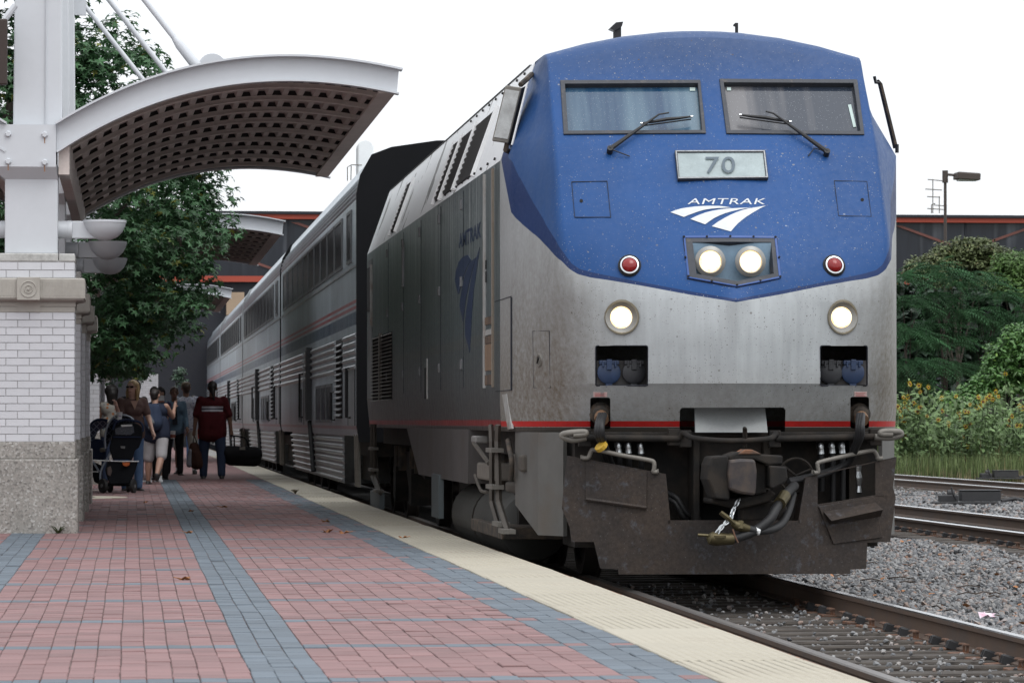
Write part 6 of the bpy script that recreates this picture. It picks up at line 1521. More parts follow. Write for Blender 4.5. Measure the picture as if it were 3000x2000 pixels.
frond_tree('feathery dark sumac right beside the locomotive, lowest fronds by the yellow flowers', [(2640, 830, 60), (2670, 900, 60), (2645, 980, 60), (2690, 1000, 55), (2640, 1080, 60), (2700, 1080, 60), (2655, 1130, 50)], 116, m_sumac)
frond_tree('feathery dark sumac under the lamp post', [(2740, 800, 60), (2790, 840, 70), (2750, 890, 60), (2800, 930, 60), (2760, 1010, 60), (2740, 970, 50), (2790, 1090, 60)], 117, m_sumac)
frond_tree('feathery dark sumac at the right, above the bright green bush', [(2860, 830, 70), (2920, 880, 60), (2870, 930, 60), (2940, 960, 60), (2860, 1010, 60), (2850, 1090, 60), (2990, 940, 60)], 118, m_sumac)
blob_tree('bronze_tree', 'bronze leaved tree topping the thicket in front of the glazed building', [(2720, 790, 45), (2780, 760, 45), (2830, 745, 45), (2890, 745, 45), (2690, 800, 30), (2930, 770, 40), (2760, 810, 50), (2850, 800, 60)], 124, m_brownleaf, (OVAL_V, OVAL_F), .065, 130, .42)
blob_tree('willow_tree', 'yellowish green tree at the right picture edge', [(2960, 790, 45), (3000, 790, 55), (2990, 860, 60), (2940, 840, 45), (3050, 820, 70)], 120, m_light, (OVAL_V, OVAL_F), .06, 120, .42)
blob_tree('vine_bush', 'bright green leafy bush at the right edge behind the yellow flowers', [(2960, 1040, 60), (2920, 1090, 55), (3000, 1010, 70), (2890, 1140, 50), (2980, 1120, 70), (2850, 1170, 45), (3040, 1080, 80), (2800, 1185, 30)], 110, m_vine, (OVAL_V, OVAL_F), .068, 105, .36, cat='bush')
px = [(u, v, 75) for u in range(2600, 3180, 70) for v in (880, 970, 1060, 1150)]
tk = blob_tree('thicket', 'x', px, 128, m_deep, (OVAL_V, OVAL_F), .24, 22, .7, nper=12); 
for c in kids(tk): pass
tk['label'] = 'dense dark undergrowth behind the sumacs'; tk['category'] = 'thicket'
# ---- tall weeds, grass and sunflowers
def blades(name, n, x0, x1, y0, y1, h0, h1, w, mat, lean=.25, zbase=-.42):
    x = RNG.uniform(0, 1, n); y = RNG.uniform(y0, y1, n); X = (x0 + (x1 - x0) * x) * y; h = RNG.uniform(h0, h1, n); a = RNG.uniform(0, 6.28, n); l = RNG.uniform(0, lean, n) * h
    dx, dy = np.cos(a), np.sin(a); b = np.stack([X, y, np.full(n, zbase)], -1); wv = np.stack([-dy, dx, np.zeros(n)], -1) * w
    t = b + np.stack([dx * l, dy * l, h], -1); m = (b + t) / 2 + np.stack([-dx * l * .2, -dy * l * .2, h * .08], -1)
    V = np.stack([b - wv, b + wv, m + wv * .8, m - wv * .8, t], 1).reshape(-1, 3)
    f = np.array([(0, 1, 2), (0, 2, 3), (3, 2, 4)]); Fq = (f[None] + (np.arange(n) * 5)[:, None, None]).reshape(-1, 3)
    return np_mesh(name, V, Fq, mat, None, 'stuff', np.repeat(RNG.uniform(0, 1, n), 3))
m_grassg = leafmat('grass_green', (0.108, 0.144, 0.054), 1.1, .6, .3, (.20, .16, .08), .2); m_grassb = leafmat('grass_straw', (0.259, 0.209, 0.130), .8, .7, .2, None, .2); m_stem = leafmat('sunflower_leaf', (.12, .185, .075), 1.0, .6, .3, None, .15)
blades('grass', 11000, .185, .262, 95.3, 101, .25, .95, .014, m_grassg); blades('grass', 2200, .185, .262, 95, 97.5, .2, .55, .010, m_grassb); blades('weeds', 5200, .185, .262, 99, 106, .7, 1.55, .018, m_grassg); 
MB().box(20.5, 60, 94, 320, -.9, -.44).build('field', M('field_soil', (.10, .10, .05), .95, var=.4, vs=.8), kind='structure')
m_petal = M('sunflower_petal', (.75, .50, .012), .55, var=.2, vs=30); m_disc = M('sunflower_disc', (.10, .04, .012), .85)
PET = MB()
for k in range(12):
    a = k * math.pi / 6; PET.add([(math.cos(a - .2) * .3, math.sin(a - .2) * .3, 0), (math.cos(a) * .68, math.sin(a) * .68, .05), (math.cos(a - .0) * 1.0, math.sin(a) * 1.0, -.02), (math.cos(a + .2) * .3, math.sin(a + .2) * .3, 0)], [(0, 1, 3), (0, 2, 1), (1, 2, 3)])
pet_me = PET.mesh('flower', m_petal, fix=False); disc_me = MB().lathe([(.38, 0), (.3, .06), (.0001, .08)], (0, 0, 0), (0, 0, 1), 12).mesh('disc', m_disc, smooth=50)
fl_px = [(2650, 1195), (2660, 1195), (2651, 1180), (2677, 1179), (2680, 1183), (2631, 1190), (2640, 1220), (2648, 1232), (2666, 1124), (2692, 1129), (2720, 1134), (2696, 1148), (2647, 1163), (2659, 1163), (2759, 1166), (2760, 1204), (2716, 1219), (2749, 1229), (2696, 1193), (2810, 1210), (2842, 1185), (2828, 1205), (2837, 1207), (2867, 1163), (2880, 1177), (2890, 1167), (2899, 1160), (2872, 1191), (2862, 1193), (2946, 1095), (2917, 1148), (2925, 1161), (2987, 1188), (2996, 1196), (2958, 1230), (2954, 1248), (2980, 1246), (2990, 1246), (2841, 1242), (2829, 1249), (2779, 1246), (2810, 1225), (2643, 1281), (2652, 1279), (2833, 1307), (2862, 1286), (2822, 1277), (2614, 1252), (2612, 1275), (2779, 1239), (2965, 1218), (2801, 1160), (2908, 1170), (2688, 1205), (2657, 1226), (2635, 1205)]
groups = {}
for u, v in fl_px: groups.setdefault(int((u - 2600) / 28), []).append((u, v))
desc = {}
for gi, (g, fl) in enumerate(sorted(groups.items())):
    ux = sum(f[0] for f in fl) / len(fl); Y = 98.6 + (g * 7 % 5) * .4; b = P(ux, 1233, Y); root = empty('sunflower', (b.x, Y, -.42))
    nm = {1: 'one yellow bloom', 2: 'two yellow blooms', 3: 'three yellow blooms', 4: 'four yellow blooms'}.get(len(fl), 'many yellow blooms'); pos = ['hard against the locomotive', 'just right of the locomotive', 'at the left end of the flower bank', 'left of the middle of the flower bank', 'under the lamp post', 'in the middle of the flower bank', 'below the dark sumac gap', 'left of the bright green bush', 'in front of the bright green bush', 'under the bright green bush', 'right of the bright green bush', 'in the clump near the right edge', 'beside the right edge', 'at the very right edge of the picture', 'beyond the right edge'][min(gi, 14)]
    tag(root, 'tall wild sunflower with ' + nm + ' ' + pos, 'sunflower', 'wild sunflowers beyond the tracks')
    tops = [P(u, v, Y - .2) for u, v in fl]; q = MB()
    for t in tops: q.tube([(b.x + random.uniform(-.08, .08), Y, -.42), Vector((b.x, Y, -.42)).lerp(t, .6) + Vector((random.uniform(-.1, .1), .1, 0)), t], [.02, .015, .009], 5)
    q.build('stems', m_stem, root)
    nl = 60 + 45 * len(fl); zz = RNG.uniform(.1, 1, nl); ti = RNG.integers(0, len(tops), nl); pp = np.array([(Vector((b.x, Y, -.42)).lerp(tops[j], z))[:] for j, z in zip(ti, zz)]) + RNG.normal(0, .16, (nl, 3)) * np.array([1, 1, .7])
    leaves('foliage', pp, RNG.normal(0, .6, (nl, 3)) + np.array([0, -.3, .8]), RNG.uniform(0, 6.28, nl), RNG.uniform(.06, .12, nl), OVAL_V, OVAL_F, m_stem, root)
    for t in tops:
        f = bpy.data.objects.new('flower', pet_me); link(f, root); f.location = t - root.location; d = Vector((random.uniform(-.6, .6), -1, random.uniform(-.1, .5))); f.rotation_euler = d.to_track_quat('Z', 'Y').to_euler(); s = random.uniform(.075, .115); f.scale = (s, s, s)
        e = bpy.data.objects.new('disc', disc_me); link(e, f)
n = 20000; Y = RNG.uniform(100.4, 108, n); X = RNG.uniform(.185, .26, n) * Y; z = RNG.uniform(-.3, 1.0, n) ** 1 * RNG.uniform(.5, 1.0, n) * np.interp(Y, [100, 108], [1.2, 2.5])
leaves('weed_leaves', np.stack([X, Y, z], -1), RNG.normal(0, .7, (n, 3)) + np.array([0, -.2, .8]), RNG.uniform(0, 6.28, n), RNG.uniform(.05, .11, n), OVAL_V, OVAL_F, m_stem, None, 'stuff')
# small weeds on the platform
for u, v, s in ((865, 1446, .05), (178, 1548, .05)):
    Yw = 11408 / (v - 1233); p = P(u, v, Yw); q = MB()
    if u < 300: p = Vector((p.x, 34.97, PZ))
    for k in range(14): a = random.uniform(0, 6.28); q.tube([p, p + Vector((math.cos(a) * s * .6, math.sin(a) * s * .6, s * random.uniform(.5, 1.3))), p + Vector((math.cos(a) * s * 1.3, math.sin(a) * s * 1.3, s * random.uniform(.6, 1.5)))], [.004, .005, .001], 4)
    o = q.build('weed', m_grassg if u < 300 else m_grassb); tag(o, 'small green weed at the foot of the nearest pier' if u < 300 else 'dry grass tuft in the joint beside the cream edge strip', 'weed')

# unseen hall added left of the platform to block skylight and darken train reflections
hall = empty('added_hall', (-9, 70, PZ), 'unseen brick hall added beside the platform to block sky light', 'building')
m_hall = M('hall_brick', (.12, .118, .115), .85, var=.3, vs=2)
MB().box(-16, -5.2, 37, 118, PZ, 7.5).build('wall', m_hall, hall); MB().box(-16.3, -4.9, 36.7, 118.3, 7.5, 7.9).build('cornice', m_lime, hall)
for i in range(13):
    y = 40 + i * 6; w = MB().box(-5.21, -5.16, y, y + 2.6, 1.2, 5.2).build('window_frame', m_white, hall); MB().box(-5.155, -5.14, y + .12, y + 2.48, 1.32, 5.08).build('pane', m_bglass, w)
# ================================================================ people and their things
def rc(q, p0, r0, p1, r1, n=12):
    """round-ended tapered limb"""
    p0, p1 = Vector(p0), Vector(p1); d = p1 - p0; L = d.length; d = d.normalized() if L > 1e-6 else Vector((0, 0, 1)); prof = []
    for k in range(5): a = math.pi / 2 * (1 - k / 4); prof.append((max(r0 * math.cos(a), 1e-4), -r0 * math.sin(a)))
    for k in range(5): a = math.pi / 2 * k / 4; prof.append((max(r1 * math.cos(a), 1e-4), L + r1 * math.sin(a)))
    q.lathe(prof, p0, d, n)
def ell(q, c, r, n=14, rot=None):
    b = len(q.v); q.lathe([(max(math.sin(math.pi * k / 10), 1e-4), -math.cos(math.pi * k / 10)) for k in range(11)], (0, 0, 0), (0, 0, 1), n)
    for i in range(b, len(q.v)):
        v = Vector((q.v[i][0] * r[0], q.v[i][1] * r[1], q.v[i][2] * r[2])); v = rot @ v if rot else v; q.v[i] = tuple(v + Vector(c))
def fuse(q, name, mats, parent, vox=.014, smooth=2):
    """one continuous surface from overlapping solids"""
    me = q.mesh(name, mats if isinstance(mats, (list, tuple)) else [mats]); o = bpy.data.objects.new(name, me); COL.objects.link(o)
    m = o.modifiers.new('r', 'REMESH'); m.mode = 'VOXEL'; m.voxel_size = vox
    s = o.modifiers.new('s', 'SMOOTH'); s.factor = .5; s.iterations = smooth
    d = bpy.context.evaluated_depsgraph_get(); m2 = bpy.data.meshes.new_from_object(o.evaluated_get(d)); bpy.data.objects.remove(o)
    m2.name = name; m2.polygons.foreach_set('use_smooth', [True] * len(m2.polygons)); m2.materials.clear(); m2.materials.append(mats if not isinstance(mats, (list, tuple)) else mats[0])
    o = bpy.data.objects.new(name, m2); link(o, parent); return o
def cloth(name, col, **k): return M(name, col, .85, var=.22, vs=9, spec=.2, bump=.004, bs=25, **k)
m_skin = M('skin', (.36, .21, .155), .55, var=.1, vs=12); m_skin2 = M('skin_tan', (.20, .11, .075), .55, var=.1, vs=12)
m_jean = cloth('denim_dark', (.028, .040, .075)); m_shoe = M('shoe_black', (.02, .018, .018), .5)
def floral():
    q = N('floral_print'); v = q.voro(26, q.co()); w = q.voro(55, q.co()); n = q.noise(20)
    m = q.math('LESS_THAN', q.math('ADD', v, q.math('MULTIPLY', n, .3)), .42); c = q.mix(m, (.42, .44, .50), (.10, .11, .22)); c = q.mix(q.math('LESS_THAN', w, .16), c, (.30, .12, .14)); return q.set(c, .85, 0, .2)
def striped_shirt():
    q = N('red_shirt'); o = q.xyz(); z, x, y = o[2], o[0], o[1]; n = q.noise(9)
    band = lambda a, b_: q.math('MULTIPLY', q.math('GREATER_THAN', z, a), q.math('LESS_THAN', z, b_))
    bk = q.math('MULTIPLY', q.math('LESS_THAN', q.math('ABSOLUTE', x), .19), q.math('LESS_THAN', y, .02))
    w = q.math('MULTIPLY', q.math('MAXIMUM', band(1.262, 1.298), band(1.207, 1.243)), bk); d = q.math('MULTIPLY', band(1.243, 1.262), bk)
    c = q.scale((.065, .008, .011), q.ramp(n, .3, .7, .7, 1.15)); c = q.mix(d, c, (.02, .025, .05)); return q.set(q.mix(w, c, (.52, .53, .58)), .85, 0, .2)
def person(label, x, y, H, rz, pose, look, group='people waiting on the platform'):
    root = empty('person', (x, y, PZ), label, 'person', group, rz); s = H / 1.75; bulk = look.get('bulk', 1.); sk = look.get('skin', m_skin)
    lean = math.radians(pose.get('lean', 0)); side = math.radians(pose.get('side', 0)); tw = math.radians(pose.get('head', 0))
    Rt = Matrix.Rotation(-lean, 3, 'X') @ Matrix.Rotation(side, 3, 'Y')
    pel = Vector((pose.get('px', 0), pose.get('py', 0), .92 * s + pose.get('pz', 0)))
    T = lambda a, b_, c: pel + Rt @ Vector((a * s, b_ * s, c * s))
    neck = T(0, 0, .50); hd = T(0, .02 + .0, .66)
    def limb(o, sw, ab, sgn, L): sw, ab = math.radians(sw), math.radians(ab); return o + Vector((sgn * math.sin(ab) * L, math.sin(sw) * math.cos(ab) * L, -math.cos(sw) * math.cos(ab) * L))
    J = {}
    for nm, sgn in (('L', -1), ('R', 1)):
        a = pose.get('arm' + nm, (5, 8, 10, 0)); sh = T(sgn * .175 * (1 + (bulk - 1) * .5), 0, .445); el = limb(sh, a[0], a[1], sgn, .29 * s); wr = limb(el, a[0] + a[2], a[3] if len(a) > 3 else a[1], sgn, .25 * s); J['a' + nm] = (sh, el, wr)
        l = pose.get('leg' + nm, (0, 0, 2)); hp = T(sgn * .09 * bulk, 0, -.02); kn = limb(hp, l[0], l[2] if len(l) > 2 else 2, sgn, .43 * s); an = limb(kn, l[0] - l[1], 1, sgn, .42 * s); J['l' + nm] = (hp, kn, an)
    # body: one skin surface
    q = MB(); rc(q, T(-.06, 0, .36), .12 * s, T(.06, 0, .36), .12 * s); rc(q, T(-.05, 0, .05), .105 * s, T(.05, 0, .05), .105 * s); rc(q, T(0, 0, .05), .11 * s, T(0, 0, .36), .12 * s)
    rc(q, neck, .058 * s, T(0, .01, .60), .055 * s); rc(q, T(-.15, 0, .44), .055 * s, T(.15, 0, .44), .055 * s)
    Hr = Rt @ Matrix.Rotation(tw, 3, 'Z'); hp_ = lambda a, b_, c: hd + Hr @ (Vector((a, b_, c)) * s)
    ell(q, hp_(0, -.005, .02), (.074 * s, .092 * s, .098 * s), rot=Hr); rc(q, hp_(0, .035, -.045), .052 * s, hp_(0, .045, -.085), .036 * s); rc(q, hp_(0, .085, .005), .012 * s, hp_(0, .105, -.02), .017 * s)
    for g in (-1, 1): ell(q, hp_(g * .078, -.005, 0), (.014 * s, .025 * s, .034 * s), rot=Hr)
    rc(q, hp_(-.02, .078, -.058), .012 * s, hp_(.02, .078, -.058), .012 * s)
    for nm in 'LR':
        sh, el, wr = J['a' + nm]; rc(q, sh, .052 * s * bulk ** .5, el, .042 * s * bulk ** .5); rc(q, el, .042 * s * bulk ** .5, wr, .028 * s); rc(q, wr, .03 * s, wr + (wr - el).normalized() * .075 * s, .034 * s)
        hp, kn, an = J['l' + nm]; rc(q, hp, .085 * s, kn, .058 * s); rc(q, kn, .056 * s * bulk ** .4, kn.lerp(an, .4), .058 * s * bulk ** .5); rc(q, kn.lerp(an, .4), .058 * s * bulk ** .5, an, .036 * s)
    fuse(q, 'body', sk, root, .0135)
    for nm, sgn in (('L', -1), ('R', 1)):                           # fingers
        sh, el, wr = J['a' + nm]; d = (wr - el).normalized(); o = wr + d * .085 * s; sx = Vector((0, 1, 0)) if abs(d.y) < .8 else Vector((1, 0, 0)); sx = (sx - d * sx.dot(d)).normalized(); inn = d.cross(sx) * sgn
        q = MB()
        for k, (off, ln) in enumerate(((-.024, .062), (-.008, .075), (.008, .07), (.024, .055))): b_ = o + sx * off * s; m = b_ + d * ln * .55 * s; q.tube([b_ - d * .02, b_, m, m + (d * .35 - inn * .8) * ln * .5 * s], [.009 * s, .0095 * s, .009 * s, .007 * s], 6)
        b_ = wr + d * .03 * s + sx * .03 * s; q.tube([b_, b_ + (sx * .6 + d * .8) * .035 * s, b_ + (sx * .5 + d * 1.0 - inn * .5) * .06 * s], [.012 * s, .011 * s, .008 * s], 6); q.build('fingers', sk, root, world=False, smooth=50, kind='stuff')
    # face
    if look.get('face', True):
        for g in (-1, 1):
            q = MB(); ell(q, hp_(g * .032, .078, .022), (.014 * s, .010 * s, .009 * s), rot=Hr); q.build('eye', M('eye', (.05, .04, .035), .3), root, world=False)
        q = MB(); rc(q, hp_(-.022, .083, -.056), .006 * s, hp_(.022, .083, -.056), .006 * s); q.build('mouth', M('lips', (.36, .13, .12), .5), root, world=False)
    # hair
    hc = look.get('hair', (.012, .010, .009)); mh = M('hair', hc, .55, var=.5, vs=9, stretch=(6, 6, .6)); st = look.get('style', 'short'); q = MB()
    ell(q, hp_(0, -.018, .042), (.084 * s, .092 * s, .090 * s), rot=Hr); rc(q, hp_(0, -.055, .02), .075 * s, hp_(0, -.05, -.03), .062 * s)
    if st == 'long':
        for g in (-1, 1): rc(q, hp_(g * .055, -.03, .05), .045 * s, hp_(g * .085, -.01, -.08), .036 * s); rc(q, hp_(g * .085, -.01, -.08), .036 * s, hp_(g * .085, .0, -.19), .018 * s)
        rc(q, hp_(0, -.06, .0), .075 * s, hp_(0, -.07, -.15), .06 * s)
    if st == 'big':
        ell(q, hp_(0, -.03, .03), (.125 * s, .125 * s, .125 * s), rot=Hr); rc(q, hp_(0, -.06, -.02), .11 * s, hp_(0, -.06, -.16), .085 * s)
    if st == 'tail': rc(q, hp_(0, -.09, .0), .035 * s, hp_(0.01, -.12, -.08), .03 * s); rc(q, hp_(.01, -.12, -.08), .03 * s, hp_(.03, -.12, -.22), .014 * s)
    h = fuse(q, 'hair', mh, root, .011, 2)
    if look.get('cap'):
        q = MB(); ell(q, hp_(0, -.012, .055), (.09 * s, .10 * s, .075 * s), rot=Hr); rc(q, hp_(-.03, .09, .052), .02 * s, hp_(.03, .09, .052), .02 * s); rc(q, hp_(0, .06, .056), .05 * s, hp_(0, .12, .046), .03 * s); fuse(q, 'cap', look['cap'], root, .01)
    if look.get('glasses'):
        q = MB()
        for g in (-1, 1): q.cbox(hp_(g * .036, .094, .022), (.052 * s, .012, .030 * s), Hr, 0); q.tube([hp_(g * .060, .09, .026), hp_(g * .082, .03, .024), hp_(g * .082, -.01, .018)], .005, 5)
        q.tube([hp_(-.014, .1, .026), hp_(.014, .1, .026)], .005, 5); q.build('sunglasses', M('sunglass', (.008, .006, .006), .12), root, world=False, bevel=.004)
    # clothes
    tm = look['top']; q = MB(); b2 = bulk
    rc(q, T(-.075 * b2, 0, .37), .128 * s, T(.075 * b2, 0, .37), .128 * s); rc(q, T(-.07 * b2, .0, .14), .118 * s * b2, T(.07 * b2, .0, .14), .118 * s * b2); hm = look.get('hem', -.05); rc(q, T(-.075 * b2, 0, hm), .130 * s * b2 ** .8, T(.075 * b2, 0, hm), .130 * s * b2 ** .8)
    for g in (-1, 1): rc(q, T(g * .07 * b2, 0, .14), .122 * s * b2, T(g * .075 * b2, 0, hm), .132 * s * b2 ** .85)
    rc(q, T(0, 0, .0), .13 * s * b2, T(0, 0, .37), .13 * s); rc(q, T(-.165, 0, .435), .065 * s, T(.165, 0, .435), .065 * s); rc(q, T(-.06, -.01, .46), .06 * s, T(.06, -.01, .46), .06 * s)
    if look.get('bust'): rc(q, T(-.065, .085, .31), .075 * s, T(.065, .085, .31), .075 * s)
    sl = look.get('sleeve', .75)
    if sl:
        for nm in 'LR':
            sh, el, wr = J['a' + nm]
            if sl <= 1: rc(q, sh, .072 * s * bulk ** .4, sh.lerp(el, sl), .066 * s * bulk ** .4)
            else: rc(q, sh, .068 * s, el, .056 * s); rc(q, el, .056 * s, el.lerp(wr, sl - 1), .044 * s)
    fuse(q, 'shirt', tm, root, .014)
    bt = look['bottom']; q = MB(); fr = look.get('leglen', 1.95)
    rc(q, T(-.07 * b2, 0, .0), .122 * s * b2 ** .8, T(.07 * b2, 0, .0), .122 * s * b2 ** .8)
    for nm in 'LR':
        hp, kn, an = J['l' + nm]
        rc(q, hp, .105 * s * b2 ** .7, hp.lerp(kn, min(fr, 1)), (.085 if fr <= 1 else .074) * s * b2 ** .7)
        if fr > 1: rc(q, kn, .074 * s * b2 ** .6, kn.lerp(an, fr - 1), .062 * s * b2 ** .5)
    fuse(q, 'shorts' if fr < 1.4 else 'trousers', bt, root, .014)
    for nm, sgn in (('L', -1), ('R', 1)):
        hp, kn, an = J['l' + nm]; l = pose.get('leg' + nm, (0, 0, 2)); tilt = math.radians(pose.get('foot' + nm, 0)); q = MB()
        to = an + Matrix.Rotation(-tilt, 3, 'X') @ Vector((sgn * .02, .16 * s, -.055 * s)); he = an + Matrix.Rotation(-tilt, 3, 'X') @ Vector((0, -.045 * s, -.05 * s))
        rc(q, he, .040 * s, to, .036 * s); rc(q, an + Vector((0, 0, .0)), .042 * s, an + (he - an) * .6, .045 * s); fuse(q, 'shoe', look.get('shoes', m_shoe), root, .010)
        if look.get('socks') and fr < 1.4: MB().cyl(an + Vector((0, 0, -.02)), an.lerp(kn, .16), .044 * s, 12).build('sock', m_white, root, world=False)
    return root, J, T, hp_
def at(u, Y): return P(u, 1233, Y).x
def pz(x, y, Y): return P(240 + x / 4.126, 1080 + y / 4.126, Y)
R180 = math.pi
# man in the red shirt, walking away with a bag in each hand
red, Jr, _, _ = person('man in a red shirt with white stripes, walking away with a bag in each hand', at(622, 67.9), 67.9, 1.80, 0, {'armL': (2, 17, 8, 6), 'armR': (0, 19, 8, 8), 'legL': (6, 4, 4), 'legR': (-7, 6, 5), 'footR': -8}, {'top': striped_shirt(), 'bottom': m_jean, 'skin': m_skin2, 'style': 'tail', 'bulk': 1.28, 'hem': -.13, 'sleeve': .88, 'face': False})
m_bag = cloth('bag_black', (.010, .010, .012))
w = red.location + Jr['aR'][2]; bx = w.x + .20
db = empty('duffel_bag', (bx, w.y, PZ + .36), 'black duffel bag in the right hand of the red-shirted man', 'bag'); q = MB(); rc(q, (bx - .24, w.y - .05, PZ + .45), .15, (bx + .22, w.y + .1, PZ + .43), .15); rc(q, (bx - .2, w.y, PZ + .36), .13, (bx + .22, w.y + .1, PZ + .34), .13)
o = fuse(q, 'bag_body', m_bag, None, .02); o.parent = db; o.location = -db.location; _kids.setdefault(db.name, []).append(o)
for d in (-.09, .09): MB().tube(spl([(bx - .14, w.y + d, PZ + .56), (bx - .15, w.y + d * .6, w.z - .12), (w.x + .0, w.y, w.z - .10), (bx + .05, w.y + d * .6, w.z - .14), (bx + .12, w.y + d, PZ + .56)]), .014, 6).build('handle', m_bag, db)
MB().box(bx - .05, bx + .05, w.y - .155, w.y - .145, PZ + .52, PZ + .57).build('buckle', m_galv, db)
w = red.location + Jr['aL'][2]
bpk = empty('backpack', (w.x + .02, w.y, PZ + .12), 'brown and grey backpack hanging from the left hand of the red-shirted man', 'backpack'); q = MB(); rc(q, (w.x + .04, w.y, PZ + .30), .14, (w.x + .0, w.y, PZ + .56), .10); rc(q, (w.x + .07, w.y - .07, PZ + .26), .09, (w.x + .05, w.y - .07, PZ + .44), .08)
o = fuse(q, 'bag_body', cloth('bag_brown', (.055, .026, .020)), None, .018); o.parent = bpk; o.location = -bpk.location; _kids.setdefault(bpk.name, []).append(o)
q = MB(); rc(q, (w.x - .09, w.y - .05, PZ + .26), .06, (w.x - .07, w.y - .05, PZ + .50), .045); o = fuse(q, 'side_pocket', cloth('bag_grey', (.22, .22, .25)), None, .016); o.parent = bpk; o.location = -bpk.location; _kids[bpk.name].append(o)
MB().tube([(w.x - .03, w.y, PZ + .62), (w.x + .0, w.y, w.z - .09), (w.x + .05, w.y, PZ + .62)], .014, 6).build('strap', m_bag, bpk)
# blonde woman behind the stroller
bl, Jb, Tb, hb2 = person('blonde woman in sunglasses and a brown v-neck shirt, standing behind the stroller', at(386, 56.4), 56.4, 1.69, R180 + .25, {'armR': (20, 6, 128, 22), 'armL': (18, 14, 22, 4), 'legL': (0, 2, 2), 'legR': (4, 4, 2), 'head': -42, 'lean': 2},
   {'top': cloth('shirt_brown', (.115, .072, .064)), 'bottom': cloth('denim_blue', (.10, .17, .30)), 'hair': (.40, .27, .13), 'style': 'long', 'skin': M('skin_lit', (.58, .36, .28), .5, var=.08, vs=12), 'bust': True, 'sleeve': .62, 'glasses': True, 'bulk': 1.02})  # skin lightened to stand for more light falling on her
q = MB(); a = [Tb(-.06, .139, .47), Tb(.06, .139, .47), Tb(0, .168, .33)]; q.prism(a, (0, 0.004, 0)); o = q.build('neckline', m_skin, bl, world=False)
# woman in pale shorts with a pack on her back, turned away
shw, Js, Ts, _ = person('woman in pale knee-length shorts and a blue backpack, stepping away from the stroller', at(458, 62), 62, 1.62, -.35, {'armL': (30, 12, 60, 8), 'armR': (50, 10, 85, -6), 'legL': (3, 2, 5), 'legR': (-16, 22, 3), 'footR': -52, 'lean': 10, 'side': -6}, {'top': cloth('top_navy', (.022, .028, .05)), 'bottom': cloth('shorts_pale', (.40, .39, .40)), 'leglen': .98, 'bulk': 1.26, 'skin': m_skin, 'style': 'short', 'sleeve': 0, 'face': False, 'hair': (.014, .009, .008)})
q = MB(); rc(q, Ts(-.04, -.20, .36), .12, Ts(.0, -.22, .12), .14); rc(q, Ts(.05, -.2, .36), .11, Ts(.06, -.21, .12), .13)
k = empty('backpack', shw.location + Vector((0, -.2, 1.1)), 'navy and grey backpack worn by the woman in pale shorts', 'backpack'); o = fuse(q, 'bag_body', cloth('pack_navy', (.030, .042, .075)), None, .016); o.parent = k; o.matrix_local = Matrix.Translation(shw.location - k.location) @ Matrix.Rotation(-.35, 4, 'Z'); _kids.setdefault(k.name, []).append(o)
q = MB(); rc(q, Ts(-.03, -.335, .28), .035, Ts(.06, -.355, .10), .035); rc(q, Ts(.06, -.355, .10), .03, Ts(.0, -.36, .02), .03); o = fuse(q, 'pocket_piping', cloth('pack_grey', (.12, .13, .14)), None, .012); o.parent = k; o.matrix_local = Matrix.Translation(shw.location - k.location) @ Matrix.Rotation(-.35, 4, 'Z'); _kids[k.name].append(o)
# man in the denim shirt facing the camera, cup in hand
dn, Jd, Td, _ = person('man in an open denim shirt facing the camera, holding a paper cup', at(510, 72.5), 72.5, 1.74, R180 + .1, {'armL': (8, 8, 40, 2), 'armR': (14, 6, 62, -8), 'legL': (0, 0, 3), 'legR': (2, 2, 4)}, {'top': cloth('denim_shirt', (.10, .16, .22)), 'bottom': cloth('trousers_black', (.015, .015, .018)), 'sleeve': 1.9, 'hair': (.05, .028, .018), 'skin': m_skin2})
MB().prism([Td(-.035, .148, .44), Td(.035, .148, .44), Td(.05, .155, .05), Td(-.05, .155, .05)], (0, .006, 0)).build('undershirt', cloth('tie_dark', (.018, .02, .028)), dn, world=False)
def cup(loc, label, mug=False, s=1.):
    r = empty('cup', loc, label, 'cup'); x, y, z = loc; m = M('cup_white', (.62, .62, .63), .4)
    MB().lathe([(.0001, .005), (.032 * s, .005), (.033 * s, 0), (.04 * s, .11 * s), (.037 * s, .11 * s), (.030 * s, .012)], (x, y, z), (0, 0, 1), 18).build('cup_wall', m, r, smooth=40)
    if mug: MB().tube([(x - .04 * s + .03 * s * math.cos(t) - .0, y, z + .058 * s + .038 * s * math.sin(t)) for t in [math.pi / 2 + k * math.pi / 8 for k in range(9)]], .007 * s, 6).build('handle', m, r); MB().box(x - .012 * s, x + .02 * s, y - .042 * s, y - .036 * s, z + .05 * s, z + .062 * s).build('print', M('violet_print', (.28, .22, .42), .6), r)
    else: MB().lathe([(.036 * s, .0), (.039 * s, .05 * s), (.041 * s, .05 * s), (.038 * s, 0)], (x, y, z + .02), (0, 0, 1), 18).build('sleeve', M('cup_band', (.28, .10, .07), .7), r); MB().lathe([(.042 * s, .105 * s), (.043 * s, .12 * s), (.0001, .122 * s)], (x, y, z), (0, 0, 1), 18).build('lid', m, r)
    return r
c = pz(1100, 845, 72.0); cup((c.x, 72.1, c.z), 'white paper cup with a red band in the hand of the denim-shirted man', s=1.25)
